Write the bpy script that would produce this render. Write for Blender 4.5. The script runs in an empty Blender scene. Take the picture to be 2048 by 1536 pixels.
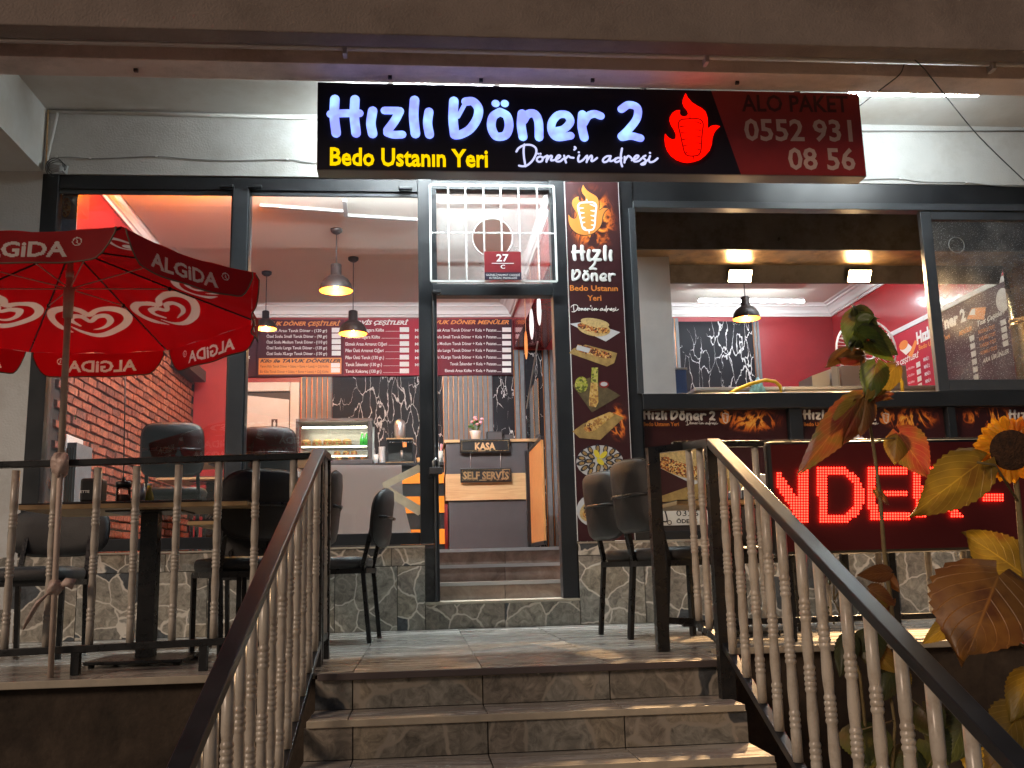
import bpy, math, random
from mathutils import Vector, Matrix
V = Vector
rnd = random.Random(7)
SC = bpy.context.scene
COL = SC.collection
# ------------------------------------------------------------------ camera
F_PX, YAW, PITCH, ROLL = 1957.2, -0.0961, 0.1841, -0.0257
CAM = V((0.0, -6.831, 0.409))
_f = V((-math.sin(YAW)*math.cos(PITCH), math.cos(YAW)*math.cos(PITCH), math.sin(PITCH)))
_r0 = V((math.cos(YAW), math.sin(YAW), 0)); _u0 = _r0.cross(_f)
_c, _s = math.cos(ROLL), math.sin(ROLL)
_r = _r0*_c + _u0*_s; _u = _u0*_c - _r0*_s
cd = bpy.data.cameras.new('camera'); cam = bpy.data.objects.new('camera', cd); COL.objects.link(cam)
cd.sensor_width = 36; cd.lens = F_PX*36/2048; cd.clip_end = 500; cd.clip_start = 0.05
cam.matrix_world = Matrix(((_r.x, _u.x, -_f.x, CAM.x), (_r.y, _u.y, -_f.y, CAM.y), (_r.z, _u.z, -_f.z, CAM.z), (0, 0, 0, 1)))
SC.camera = cam
# ------------------------------------------------------------------ night sky, warm street light, exposure
w = bpy.data.worlds.new('World'); SC.world = w; w.use_nodes = True
nt = w.node_tree; bgn = nt.nodes['Background']
sk = nt.nodes.new('ShaderNodeTexSky'); sk.sky_type = 'NISHITA'; sk.sun_disc = False
SUN_EL, SUN_AZ = math.radians(26), math.radians(232)
sk.sun_elevation = SUN_EL; sk.sun_rotation = SUN_AZ
nt.links.new(sk.outputs[0], bgn.inputs[0]); bgn.inputs[1].default_value = 0.008
ld = bpy.data.lights.new('street_light_glow', 'SUN'); ld.energy = 0.58; ld.color = (1.0, 0.74, 0.55); ld.angle = math.radians(14)
so = bpy.data.objects.new('street_light_glow', ld); COL.objects.link(so)
so.rotation_euler = (math.radians(90-26), 0, math.radians(-52))
vs = SC.view_settings; vs.view_transform = 'Standard'; vs.look = 'None'; vs.exposure = 1.25; vs.gamma = 1.0; vs.use_curve_mapping = False
SC.render.resolution_x = 1024; SC.render.resolution_y = 768
SC.cycles.use_denoising = True
SC.cycles.max_bounces = 8; SC.cycles.transparent_max_bounces = 16; SC.cycles.sample_clamp_indirect = 6.0
SC.cycles.caustics_reflective = False; SC.cycles.caustics_refractive = False

# ------------------------------------------------------------------ helpers
def ray(px, py): return _f + _r*((px-1024)/F_PX) - _u*((py-768)/F_PX)
def PY(px, py, Y=0.0): d = ray(px, py); return CAM + d*((Y-CAM.y)/d.y)
def PZ(px, py, Z=0.0): d = ray(px, py); return CAM + d*((Z-CAM.z)/d.z)
def PX(px, py, X): d = ray(px, py); return CAM + d*((X-CAM.x)/d.x)

def setp(o, label=None, cat=None, group=None, kind=None):
    if label: o['label'] = label
    if cat: o['category'] = cat
    if group: o['group'] = group
    if kind: o['kind'] = kind
    return o
def thing(name, label, cat, loc=(0, 0, 0), rz=0.0, group=None, kind=None):
    o = bpy.data.objects.new(name, None); COL.objects.link(o); o.location = loc; o.rotation_euler = (0, 0, rz)
    o.empty_display_size = 0.1
    return setp(o, label, cat, group, kind)
def off(o):
    v = V((0, 0, 0))
    while o is not None: v = v + o.location; o = o.parent
    return v
def copy_tree(o, parent=None):
    c = o.copy(); COL.objects.link(c); c.parent = parent
    for ch in list(o.children): copy_tree(ch, c)
    return c

class MB:
    def __init__(s): s.v = []; s.f = []; s.sm = []; s.uv = None
    def add(s, vs, fs, smooth=False):
        n = len(s.v); s.v += [tuple(p) for p in vs]; s.f += [tuple(n+i for i in f) for f in fs]; s.sm += [smooth]*len(fs); return s
    def box(s, a, b, M=None):
        x0, y0, z0 = a; x1, y1, z1 = b
        p = [V(q) for q in ((x0,y0,z0),(x1,y0,z0),(x1,y1,z0),(x0,y1,z0),(x0,y0,z1),(x1,y0,z1),(x1,y1,z1),(x0,y1,z1))]
        if M is not None: p = [M @ q for q in p]
        return s.add(p, [(0,3,2,1),(4,5,6,7),(0,1,5,4),(1,2,6,5),(2,3,7,6),(3,0,4,7)])
    def beam(s, a, b, w, h, up=V((0, 0, 1))):
        a, b = V(a), V(b); d = (b-a).normalized(); sd = d.cross(up).normalized(); u = sd.cross(d).normalized()
        p = []
        for q in (a, b):
            for i, j in ((-1,-1),(1,-1),(1,1),(-1,1)): p.append(q + sd*(i*w/2) + u*(j*h/2))
        return s.add(p, [(0,1,2,3),(7,6,5,4),(0,4,5,1),(1,5,6,2),(2,6,7,3),(3,7,4,0)])
    def tube(s, pts, r, n=10, cap=True, sy=1.0, axis=None):
        pts = [V(p) for p in pts]; m = len(pts)
        rr = r if isinstance(r, (list, tuple)) else [r]*m
        vs = []; prev = None
        for i, p in enumerate(pts):
            d = (pts[min(i+1, m-1)]-pts[max(i-1, 0)]).normalized()
            if axis is not None: ref = V(axis)
            elif prev is not None: ref = prev
            else: ref = V((0, 0, 1)) if abs(d.z) < .9 else V((1, 0, 0))
            sd = d.cross(ref)
            if sd.length < 1e-6: sd = d.cross(V((1, 0.01, 0)))
            sd.normalize(); u = sd.cross(d).normalized(); prev = u
            for k in range(n):
                a = 2*math.pi*k/n; vs.append(p + sd*(math.cos(a)*rr[i]) + u*(math.sin(a)*rr[i]*sy))
        fs = [(i*n+k, i*n+(k+1) % n, (i+1)*n+(k+1) % n, (i+1)*n+k) for i in range(m-1) for k in range(n)]
        if cap: fs += [tuple(range(n-1, -1, -1)), tuple((m-1)*n+k for k in range(n))]
        return s.add(vs, fs, True)
    def lathe(s, prof, o=(0, 0, 0), n=16, M=None, open_=False):
        vs = []; o = V(o)
        for r, z in prof:
            for k in range(n):
                a = 2*math.pi*k/n; q = V((r*math.cos(a), r*math.sin(a), z))
                if M is not None: q = M @ q
                vs.append(o+q)
        m = len(prof)
        fs = [(i*n+k, i*n+(k+1) % n, (i+1)*n+(k+1) % n, (i+1)*n+k) for i in range(m-1) for k in range(n)]
        if prof[0][0] > 1e-5 and not open_: fs.append(tuple(range(n-1, -1, -1)))
        if prof[-1][0] > 1e-5 and not open_: fs.append(tuple((m-1)*n+k for k in range(n)))
        return s.add(vs, fs, True)
    def poly(s, pts): return s.add(pts, [tuple(range(len(pts)))])
    def build(s, name, m, parent=None, local=False, bevel=0, label=None, kind=None):
        vs = s.v
        if parent is not None and not local:
            o_ = off(parent); vs = [(p[0]-o_.x, p[1]-o_.y, p[2]-o_.z) for p in vs]
        me = bpy.data.meshes.new(name); me.from_pydata(vs, [], s.f)
        if any(s.sm): me.polygons.foreach_set('use_smooth', s.sm)
        if s.uv:
            ul = me.uv_layers.new(name='UVMap'); ul.data.foreach_set('uv', [c for l in me.loops for c in s.uv[l.vertex_index]])
        me.materials.append(m); me.update()
        ob = bpy.data.objects.new(name, me); COL.objects.link(ob)
        if parent is not None: ob.parent = parent
        if bevel:
            b = ob.modifiers.new('bevel', 'BEVEL'); b.width = bevel; b.segments = 2; b.limit_method = 'ANGLE'
        if label: ob['label'] = label
        if kind: ob['kind'] = kind
        return ob
def box(name, a, b, m, parent=None, bevel=0, **k): return MB().box(a, b).build(name, m, parent, bevel=bevel, **k)

def stroke(mb, pts, r, thick=None, N=V((0, -1, 0)), seg=5):
    """rounded flat brush stroke through pts with radius r (or list)"""
    pts = [V(p) for p in pts]; m = len(pts)
    rr = list(r) if isinstance(r, (list, tuple)) else [r]*m
    if m > 2:                       # catmull-rom
        P = [pts[0]*2-pts[1]]+pts+[pts[-1]*2-pts[-2]]; R = [rr[0]]+rr+[rr[-1]]
        q = []; qr = []
        for i in range(1, len(P)-2):
            for k in range(seg):
                t = k/seg
                q.append(0.5*((2*P[i])+(P[i+1]-P[i-1])*t+(2*P[i-1]-5*P[i]+4*P[i+1]-P[i+2])*t*t+(3*P[i]-P[i-1]-3*P[i+1]+P[i+2])*t**3))
                qr.append(R[i]*(1-t)+R[i+1]*t)
        q.append(pts[-1]); qr.append(rr[-1]); pts, rr = q, qr
    # hemispherical ends
    d0 = (pts[0]-pts[1]).normalized(); d1 = (pts[-1]-pts[-2]).normalized(); a = [(math.sin(x), math.cos(x)) for x in (1.4, .95, .5)]
    pre = [(pts[0]+d0*rr[0]*s_, rr[0]*c_) for s_, c_ in a]; post = [(pts[-1]+d1*rr[-1]*s_, rr[-1]*c_) for s_, c_ in a[::-1]]
    pts = [p for p, _ in pre]+pts+[p for p, _ in post]; rr = [x for _, x in pre]+rr+[x for _, x in post]
    mean = max(rr)
    mb.tube(pts, rr, n=8, axis=N, sy=(thick/mean if thick else 0.15))
    return mb

_tc = {}
def text_geo(s, bold=0.0, shear=0.0, space=1.0):
    k = (s, bold, shear, space)
    if k not in _tc:
        c = bpy.data.curves.new('t', 'FONT'); c.body = s; c.offset = bold; c.shear = shear; c.resolution_u = 2; c.space_character = space; c.fill_mode = 'FRONT' if hasattr(c, 'fill_mode') else c.fill_mode
        ob = bpy.data.objects.new('t', c); COL.objects.link(ob)
        dg = bpy.context.evaluated_depsgraph_get()
        me = bpy.data.meshes.new_from_object(ob.evaluated_get(dg))
        vs = [(v.co.x, v.co.y) for v in me.vertices]; fs = [tuple(p.vertices) for p in me.polygons]
        bpy.data.objects.remove(ob); bpy.data.curves.remove(c); bpy.data.meshes.remove(me)
        x0 = min(v[0] for v in vs); x1 = max(v[0] for v in vs)
        _tc[k] = ([((x-x0)/(x1-x0), y/0.73) for x, y in vs], fs)
    return _tc[k]
def txt(mb, s, A, B, h, up=V((0, 0, 1)), bold=0.0, shear=0.0, N=None, depth=0.0, space=1.0):
    """text whose baseline runs A->B, capital height h"""
    vs, fs = text_geo(s, bold, shear, space); A, B = V(A), V(B)
    P = [A+(B-A)*x+up*(y*h) for x, y in vs]
    mb.add(P, fs)
    if depth:
        D = N*depth
        n = len(P); mb.v[-n:] = [tuple(p+D) for p in P]
        ed = {}
        for f in fs:
            for i in range(len(f)):
                e = (f[i], f[(i+1) % len(f)]); ed[e] = ed.get(e, 0)+1
        side = [e for e in ed if (e[1], e[0]) not in ed]
        idx = sorted({i for e in side for i in e}); mp = {j: i for i, j in enumerate(idx)}; m = len(idx)
        mb.add([P[j]+D for j in idx]+[P[j] for j in idx], [(mp[b]+m, mp[b], mp[a], mp[a]+m)[::-1] for a, b in side])
    return mb

# ------------------------------------------------------------------ materials
def mat(name, col=(.5, .5, .5), rough=.5, metal=0.0, spec=.5, emit=None, es=0.0, var=0.0, vs_=8.0, bump=0.0, bs=60.0, alpha=None, trans=0.0, coat=0.0, dirt=None, ds=3.0, rv=0.0, coord="Object"):
    m = bpy.data.materials.new(name); m.use_nodes = True; nt = m.node_tree; N = nt.nodes; L = nt.links
    b = N['Principled BSDF']; b.inputs['Base Color'].default_value = (*col, 1); b.inputs['Roughness'].default_value = rough
    b.inputs['Metallic'].default_value = metal; b.inputs['Specular IOR Level'].default_value = spec; b.inputs['Coat Weight'].default_value = coat
    if emit: b.inputs['Emission Color'].default_value = (*emit, 1); b.inputs['Emission Strength'].default_value = es
    if trans: b.inputs['Transmission Weight'].default_value = trans
    tc = N.new('ShaderNodeTexCoord')
    cur = None
    if var or rv:
        n = N.new('ShaderNodeTexNoise'); n.inputs['Scale'].default_value = vs_; n.inputs['Detail'].default_value = 6; n.inputs['Roughness'].default_value = .65
        L.new(tc.outputs[coord], n.inputs['Vector'])
        r = N.new('ShaderNodeValToRGB'); r.color_ramp.elements[0].position = .3; r.color_ramp.elements[1].position = .72
        r.color_ramp.elements[0].color = (*[c*(1-var) for c in col], 1); r.color_ramp.elements[1].color = (*[min(1, c*(1+var)) for c in col], 1)
        L.new(n.outputs['Fac'], r.inputs[0]); cur = r.outputs[0]
        if rv:
            mr = N.new('ShaderNodeMapRange'); mr.inputs[1].default_value = .3; mr.inputs[2].default_value = .7
            mr.inputs[3].default_value = max(.02, rough-rv); mr.inputs[4].default_value = min(1, rough+rv); L.new(n.outputs['Fac'], mr.inputs[0]); L.new(mr.outputs[0], b.inputs['Roughness'])
    if dirt:
        n = N.new('ShaderNodeTexNoise'); n.inputs['Scale'].default_value = ds; n.inputs['Detail'].default_value = 9; n.inputs['Roughness'].default_value = .7
        L.new(tc.outputs[coord], n.inputs['Vector'])
        r = N.new('ShaderNodeValToRGB'); r.color_ramp.elements[0].position = .48; r.color_ramp.elements[1].position = .75; L.new(n.outputs['Fac'], r.inputs[0])
        mx = N.new('ShaderNodeMix'); mx.data_type = 'RGBA'; mx.inputs['B'].default_value = (*dirt, 1); L.new(r.outputs[0], mx.inputs['Factor'])
        if cur is None: mx.inputs['A'].default_value = (*col, 1)
        else: L.new(cur, mx.inputs['A'])
        cur = mx.outputs['Result']
    if cur is not None: L.new(cur, b.inputs['Base Color'])
    if bump:
        n = N.new('ShaderNodeTexNoise'); n.inputs['Scale'].default_value = bs; n.inputs['Detail'].default_value = 5
        L.new(tc.outputs[coord], n.inputs['Vector']); bp = N.new('ShaderNodeBump'); bp.inputs['Strength'].default_value = bump; bp.inputs['Distance'].default_value = .01
        L.new(n.outputs['Fac'], bp.inputs['Height']); L.new(bp.outputs[0], b.inputs['Normal'])
    m['b'] = 1
    return m
def emat(name, col, s):
    m = bpy.data.materials.new(name); m.use_nodes = True; nt = m.node_tree; nt.nodes.clear()
    e = nt.nodes.new('ShaderNodeEmission'); e.inputs[0].default_value = (*col, 1); e.inputs[1].default_value = s
    o = nt.nodes.new('ShaderNodeOutputMaterial'); nt.links.new(e.outputs[0], o.inputs[0]); return m
def glass_mat(name, tint=(1, 1, 1), smear=0.03, refl=1.0, dust=None, base=0.0):
    m = bpy.data.materials.new(name); m.use_nodes = True; nt = m.node_tree; N = nt.nodes; L = nt.links; N.clear()
    o = N.new('ShaderNodeOutputMaterial'); t = N.new('ShaderNodeBsdfTransparent'); t.inputs[0].default_value = (*tint, 1)
    g = N.new('ShaderNodeBsdfGlossy'); g.inputs['Roughness'].default_value = .015
    fr = N.new('ShaderNodeFresnel'); fr.inputs[0].default_value = 1.5
    mu = N.new('ShaderNodeMath'); mu.operation = 'MULTIPLY'; mu.inputs[1].default_value = 1.6*refl; L.new(fr.outputs[0], mu.inputs[0])
    mx = N.new('ShaderNodeMixShader'); L.new(mu.outputs[0], mx.inputs[0]); L.new(t.outputs[0], mx.inputs[1]); L.new(g.outputs[0], mx.inputs[2])
    out = mx
    if smear:
        tc = N.new('ShaderNodeTexCoord'); n = N.new('ShaderNodeTexNoise'); n.inputs['Scale'].default_value = 3.5; n.inputs['Detail'].default_value = 8; n.inputs['Roughness'].default_value = .7
        L.new(tc.outputs['Object'], n.inputs['Vector']); r = N.new('ShaderNodeMapRange'); r.inputs[1].default_value = .45; r.inputs[2].default_value = .8; r.inputs[3].default_value = base; r.inputs[4].default_value = smear+base
        L.new(n.outputs['Fac'], r.inputs[0]); d = N.new('ShaderNodeBsdfDiffuse'); d.inputs[0].default_value = (.8, .8, .78, 1)
        m2 = N.new('ShaderNodeMixShader'); L.new(mx.outputs[0], m2.inputs[1]); L.new(d.outputs[0], m2.inputs[2]); fac = r.outputs[0]
        if dust:
            vo = N.new('ShaderNodeTexVoronoi'); vo.inputs['Scale'].default_value = 70; L.new(tc.outputs['Object'], vo.inputs['Vector'])
            lt = N.new('ShaderNodeMath'); lt.operation = 'LESS_THAN'; lt.inputs[1].default_value = .16; L.new(vo.outputs['Distance'], lt.inputs[0])
            n3 = N.new('ShaderNodeTexNoise'); n3.inputs['Scale'].default_value = 4; L.new(tc.outputs['Object'], n3.inputs['Vector'])
            sx = N.new('ShaderNodeSeparateXYZ'); L.new(tc.outputs['Object'], sx.inputs[0])
            zr = N.new('ShaderNodeMapRange'); zr.inputs[1].default_value = dust[0]; zr.inputs[2].default_value = dust[1]; zr.inputs[3].default_value = .55; zr.inputs[4].default_value = 0; L.new(sx.outputs['Z'], zr.inputs[0])
            m3 = N.new('ShaderNodeMath'); m3.operation = 'MULTIPLY'; L.new(lt.outputs[0], m3.inputs[0]); L.new(zr.outputs[0], m3.inputs[1])
            ad = N.new('ShaderNodeMath'); ad.operation = 'ADD'; ad.use_clamp = True; L.new(m3.outputs[0], ad.inputs[0]); L.new(r.outputs[0], ad.inputs[1]); fac = ad.outputs[0]
        L.new(fac, m2.inputs[0]); out = m2
    L.new(out.outputs[0], o.inputs[0]); return m
def stone_mat(name, scale=4.5, grout=(.50, .46, .40), tone=1.0, rough=.38):
    m = mat(name, rough=rough); nt = m.node_tree; N = nt.nodes; L = nt.links; b = N['Principled BSDF']
    tc = N.new('ShaderNodeTexCoord'); oi = N.new('ShaderNodeObjectInfo'); mu = N.new('ShaderNodeVectorMath'); mu.operation = 'SCALE'
    cb = N.new('ShaderNodeCombineXYZ')
    m1 = N.new('ShaderNodeMath'); m1.operation = 'MULTIPLY'; m1.inputs[1].default_value = 37.0; L.new(oi.outputs['Random'], m1.inputs[0])
    m2 = N.new('ShaderNodeMath'); m2.operation = 'MULTIPLY'; m2.inputs[1].default_value = 91.0; L.new(oi.outputs['Random'], m2.inputs[0])
    L.new(m1.outputs[0], cb.inputs[0]); L.new(m2.outputs[0], cb.inputs[2])
    ad = N.new('ShaderNodeVectorMath'); L.new(tc.outputs['Object'], ad.inputs[0]); L.new(cb.outputs[0], ad.inputs[1])
    nz = N.new('ShaderNodeTexNoise'); nz.inputs['Scale'].default_value = 5; nz.inputs['Detail'].default_value = 3; L.new(ad.outputs[0], nz.inputs['Vector'])
    sb = N.new('ShaderNodeVectorMath'); sb.operation = 'SCALE'; sb.inputs['Scale'].default_value = .13; L.new(nz.outputs['Color'], sb.inputs[0])
    a2 = N.new('ShaderNodeVectorMath'); L.new(ad.outputs[0], a2.inputs[0]); L.new(sb.outputs[0], a2.inputs[1])
    v1 = N.new('ShaderNodeTexVoronoi'); v1.feature = 'DISTANCE_TO_EDGE'; v1.inputs['Scale'].default_value = scale; L.new(a2.outputs[0], v1.inputs['Vector'])
    v2 = N.new('ShaderNodeTexVoronoi'); v2.inputs['Scale'].default_value = scale; L.new(a2.outputs[0], v2.inputs['Vector'])
    hs = N.new('ShaderNodeSeparateColor'); L.new(v2.outputs['Color'], hs.inputs[0])
    cr = N.new('ShaderNodeValToRGB'); cr.color_ramp.interpolation = 'CONSTANT'; e = cr.color_ramp.elements
    cols = [(.0, (.20, .175, .145)), (.22, (.25, .225, .185)), (.42, (.17, .155, .13)), (.58, (.055, .06, .066)), (.70, (.23, .20, .155)), (.85, (.20, .19, .165))]
    e[0].position = 0; e[0].color = (*cols[0][1], 1); e[1].position = cols[1][0]; e[1].color = (*cols[1][1], 1)
    for p, c in cols[2:]: x = e.new(p); x.color = (*c, 1)
    L.new(hs.outputs[0], cr.inputs[0])
    n2 = N.new('ShaderNodeTexNoise'); n2.inputs['Scale'].default_value = 16; n2.inputs['Detail'].default_value = 8; n2.inputs['Roughness'].default_value = .7; n2.inputs['Distortion'].default_value = 1.2; L.new(ad.outputs[0], n2.inputs['Vector'])
    mr = N.new('ShaderNodeMapRange'); mr.inputs[1].default_value = .3; mr.inputs[2].default_value = .7; mr.inputs[3].default_value = .35*tone; mr.inputs[4].default_value = 1.6*tone; L.new(n2.outputs['Fac'], mr.inputs[0])
    sc = N.new('ShaderNodeVectorMath'); sc.operation = 'SCALE'; L.new(cr.outputs[0], sc.inputs[0]); L.new(mr.outputs[0], sc.inputs['Scale'])
    er = N.new('ShaderNodeValToRGB'); er.color_ramp.elements[0].position = .014; er.color_ramp.elements[1].position = .034
    er.color_ramp.elements[0].color = (1, 1, 1, 1); er.color_ramp.elements[1].color = (0, 0, 0, 1); L.new(v1.outputs['Distance'], er.inputs[0])
    mx = N.new('ShaderNodeMix'); mx.data_type = 'RGBA'; mx.inputs['B'].default_value = (*[g*tone for g in grout], 1); L.new(er.outputs[0], mx.inputs['Factor']); L.new(sc.outputs[0], mx.inputs['A'])
    L.new(mx.outputs['Result'], b.inputs['Base Color'])
    bp = N.new('ShaderNodeBump'); bp.inputs['Strength'].default_value = .35; bp.inputs['Distance'].default_value = .01; L.new(v1.outputs['Distance'], bp.inputs['Height'])
    b2 = N.new('ShaderNodeBump'); b2.inputs['Strength'].default_value = .2; b2.inputs['Distance'].default_value = .004; L.new(n2.outputs['Fac'], b2.inputs['Height']); L.new(bp.outputs[0], b2.inputs['Normal']); L.new(b2.outputs[0], b.inputs['Normal'])
    return m
def streak_mat(name, c0, c1, c2, rough=.25, sc=(2.2, 14, 14), rand=True, vein=None):
    m = mat(name, rough=rough); nt = m.node_tree; N = nt.nodes; L = nt.links; b = N['Principled BSDF']
    tc = N.new('ShaderNodeTexCoord'); oi = N.new('ShaderNodeObjectInfo'); mp = N.new('ShaderNodeMapping'); mp.inputs['Scale'].default_value = sc
    L.new(tc.outputs['Object'], mp.inputs[0])
    m1 = N.new('ShaderNodeMath'); m1.operation = 'MULTIPLY'; m1.inputs[1].default_value = 53 if rand else 0; L.new(oi.outputs['Random'], m1.inputs[0])
    ad = N.new('ShaderNodeVectorMath'); L.new(mp.outputs[0], ad.inputs[0]); L.new(m1.outputs[0], ad.inputs[1])
    n = N.new('ShaderNodeTexNoise'); n.inputs['Scale'].default_value = 1.4; n.inputs['Detail'].default_value = 8; n.inputs['Roughness'].default_value = .65; n.inputs['Distortion'].default_value = .8; L.new(ad.outputs[0], n.inputs['Vector'])
    cr = N.new('ShaderNodeValToRGB'); e = cr.color_ramp.elements; e[0].position = .3; e[0].color = (*c0, 1); e[1].position = .7; e[1].color = (*c2, 1); x = e.new(.48); x.color = (*c1, 1); L.new(n.outputs['Fac'], cr.inputs[0])
    L.new(cr.outputs[0], b.inputs['Base Color'])
    bp = N.new('ShaderNodeBump'); bp.inputs['Strength'].default_value = .25; bp.inputs['Distance'].default_value = .004; L.new(n.outputs['Fac'], bp.inputs['Height']); L.new(bp.outputs[0], b.inputs['Normal'])
    mr = N.new('ShaderNodeMapRange'); mr.inputs[1].default_value = .3; mr.inputs[2].default_value = .7; mr.inputs[3].default_value = rough-.08; mr.inputs[4].default_value = rough+.15; L.new(n.outputs['Fac'], mr.inputs[0]); L.new(mr.outputs[0], b.inputs['Roughness'])
    return m
def marble_mat(name):
    m = mat(name, rough=.5, spec=.12); nt = m.node_tree; N = nt.nodes; L = nt.links; b = N['Principled BSDF']
    tc = N.new('ShaderNodeTexCoord'); mp = N.new('ShaderNodeMapping'); mp.inputs['Scale'].default_value = (2.6, 1, .8); mp.inputs['Rotation'].default_value = (0, .45, 0); L.new(tc.outputs['Object'], mp.inputs[0])
    nz = N.new('ShaderNodeTexNoise'); nz.inputs['Scale'].default_value = 2.5; nz.inputs['Detail'].default_value = 4; L.new(mp.outputs[0], nz.inputs['Vector'])
    sb = N.new('ShaderNodeVectorMath'); sb.operation = 'SCALE'; sb.inputs['Scale'].default_value = .6; L.new(nz.outputs['Color'], sb.inputs[0])
    a = N.new('ShaderNodeVectorMath'); L.new(mp.outputs[0], a.inputs[0]); L.new(sb.outputs[0], a.inputs[1])
    v = N.new('ShaderNodeTexVoronoi'); v.feature = 'DISTANCE_TO_EDGE'; v.inputs['Scale'].default_value = 3.4; L.new(a.outputs[0], v.inputs['Vector'])
    n2 = N.new('ShaderNodeTexNoise'); n2.inputs['Scale'].default_value = 3; L.new(tc.outputs['Object'], n2.inputs['Vector'])
    mr = N.new('ShaderNodeMapRange'); mr.inputs[1].default_value = .42; mr.inputs[2].default_value = .62; mr.inputs[3].default_value = 0; mr.inputs[4].default_value = .028; L.new(n2.outputs['Fac'], mr.inputs[0])
    lt = N.new('ShaderNodeMath'); lt.operation = 'LESS_THAN'; L.new(v.outputs['Distance'], lt.inputs[0]); L.new(mr.outputs[0], lt.inputs[1])
    mx = N.new('ShaderNodeMix'); mx.data_type = 'RGBA'; mx.inputs['A'].default_value = (.012, .012, .016, 1); mx.inputs['B'].default_value = (.55, .55, .55, 1); L.new(lt.outputs[0], mx.inputs['Factor']); L.new(mx.outputs['Result'], b.inputs['Base Color'])
    return m
def flame_mat(name, base=(.035, .006, .008), yellow=.6, scale=4.0, seed=0.0):
    """printed wisps of flame fading out into the dark poster ground"""
    m = mat(name, rough=.45); nt = m.node_tree; N = nt.nodes; L = nt.links; b = N['Principled BSDF']
    tc = N.new('ShaderNodeTexCoord'); mp = N.new('ShaderNodeMapping'); mp.inputs['Location'].default_value = (seed, seed*1.7, seed*.3); mp.inputs['Rotation'].default_value = (0, .5, 0); mp.inputs['Scale'].default_value = (1.5, 1, .8); L.new(tc.outputs['Object'], mp.inputs[0])
    n = N.new('ShaderNodeTexNoise'); n.inputs['Scale'].default_value = scale; n.inputs['Detail'].default_value = 4; n.inputs['Distortion'].default_value = 2.2; n.inputs['Roughness'].default_value = .55; L.new(mp.outputs[0], n.inputs['Vector'])
    a = N.new('ShaderNodeMath'); a.operation = 'SUBTRACT'; a.inputs[1].default_value = .5; L.new(n.outputs['Fac'], a.inputs[0])
    ab = N.new('ShaderNodeMath'); ab.operation = 'ABSOLUTE'; L.new(a.outputs[0], ab.inputs[0])
    mr = N.new('ShaderNodeMapRange'); mr.inputs[1].default_value = 0; mr.inputs[2].default_value = .10; mr.inputs[3].default_value = 1; mr.inputs[4].default_value = 0; L.new(ab.outputs[0], mr.inputs[0])
    mp2 = N.new('ShaderNodeMapping'); mp2.inputs['Location'].default_value = (-1, -1, -1); mp2.inputs['Scale'].default_value = (2, 2, 2); L.new(tc.outputs['Generated'], mp2.inputs[0])
    sx = N.new('ShaderNodeSeparateXYZ'); L.new(mp2.outputs[0], sx.inputs[0]); cx = N.new('ShaderNodeCombineXYZ'); L.new(sx.outputs[0], cx.inputs[0]); L.new(sx.outputs[2], cx.inputs[2])
    g = N.new('ShaderNodeVectorMath'); g.operation = 'LENGTH'; L.new(cx.outputs[0], g.inputs[0])
    gr = N.new('ShaderNodeMapRange'); gr.inputs[1].default_value = .35; gr.inputs[2].default_value = 1.0; gr.inputs[3].default_value = 1; gr.inputs[4].default_value = 0; L.new(g.outputs['Value'], gr.inputs[0])
    mu = N.new('ShaderNodeMath'); mu.operation = 'MULTIPLY'; L.new(mr.outputs[0], mu.inputs[0]); L.new(gr.outputs[0], mu.inputs[1])
    cr = N.new('ShaderNodeValToRGB'); e = cr.color_ramp.elements; e[0].position = 0; e[0].color = (*base, 1); e[1].position = 1; e[1].color = (.95, yellow, .12, 1)
    for p, c in ((.2, (.12, .02, .008)), (.45, (.6, .13, .02)), (.75, (.85, .32, .04))): x = e.new(p); x.color = (*c, 1)
    L.new(mu.outputs[0], cr.inputs[0]); L.new(cr.outputs[0], b.inputs['Base Color']); return m
def crumb_mat(name, cols, scale=60, rough=.5):
    m = mat(name, rough=rough); nt = m.node_tree; N = nt.nodes; L = nt.links; b = N['Principled BSDF']
    tc = N.new('ShaderNodeTexCoord'); v = N.new('ShaderNodeTexVoronoi'); v.inputs['Scale'].default_value = scale; L.new(tc.outputs['Object'], v.inputs['Vector'])
    s = N.new('ShaderNodeSeparateColor'); L.new(v.outputs['Color'], s.inputs[0]); cr = N.new('ShaderNodeValToRGB'); cr.color_ramp.interpolation = 'CONSTANT'; e = cr.color_ramp.elements
    e[0].color = (*cols[0], 1); e[1].position = 1/len(cols); e[1].color = (*cols[1], 1)
    for i, c in enumerate(cols[2:]): x = e.new((i+2)/len(cols)); x.color = (*c, 1)
    L.new(s.outputs[0], cr.inputs[0]); L.new(cr.outputs[0], b.inputs['Base Color']); return m
def grad_mat(name, c0, c1, rough=.3, pw=1.0):
    m = mat(name, rough=max(rough, .55), spec=.2); nt = m.node_tree; N = nt.nodes; L = nt.links; b = N['Principled BSDF']
    tc = N.new('ShaderNodeTexCoord'); s = N.new('ShaderNodeSeparateXYZ'); L.new(tc.outputs['Generated'], s.inputs[0])
    cr = N.new('ShaderNodeValToRGB'); cr.color_ramp.elements[0].color = (*c0, 1); cr.color_ramp.elements[1].color = (*c1, 1); L.new(s.outputs[0], cr.inputs[0]); L.new(cr.outputs[0], b.inputs['Base Color']); return m
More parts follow.
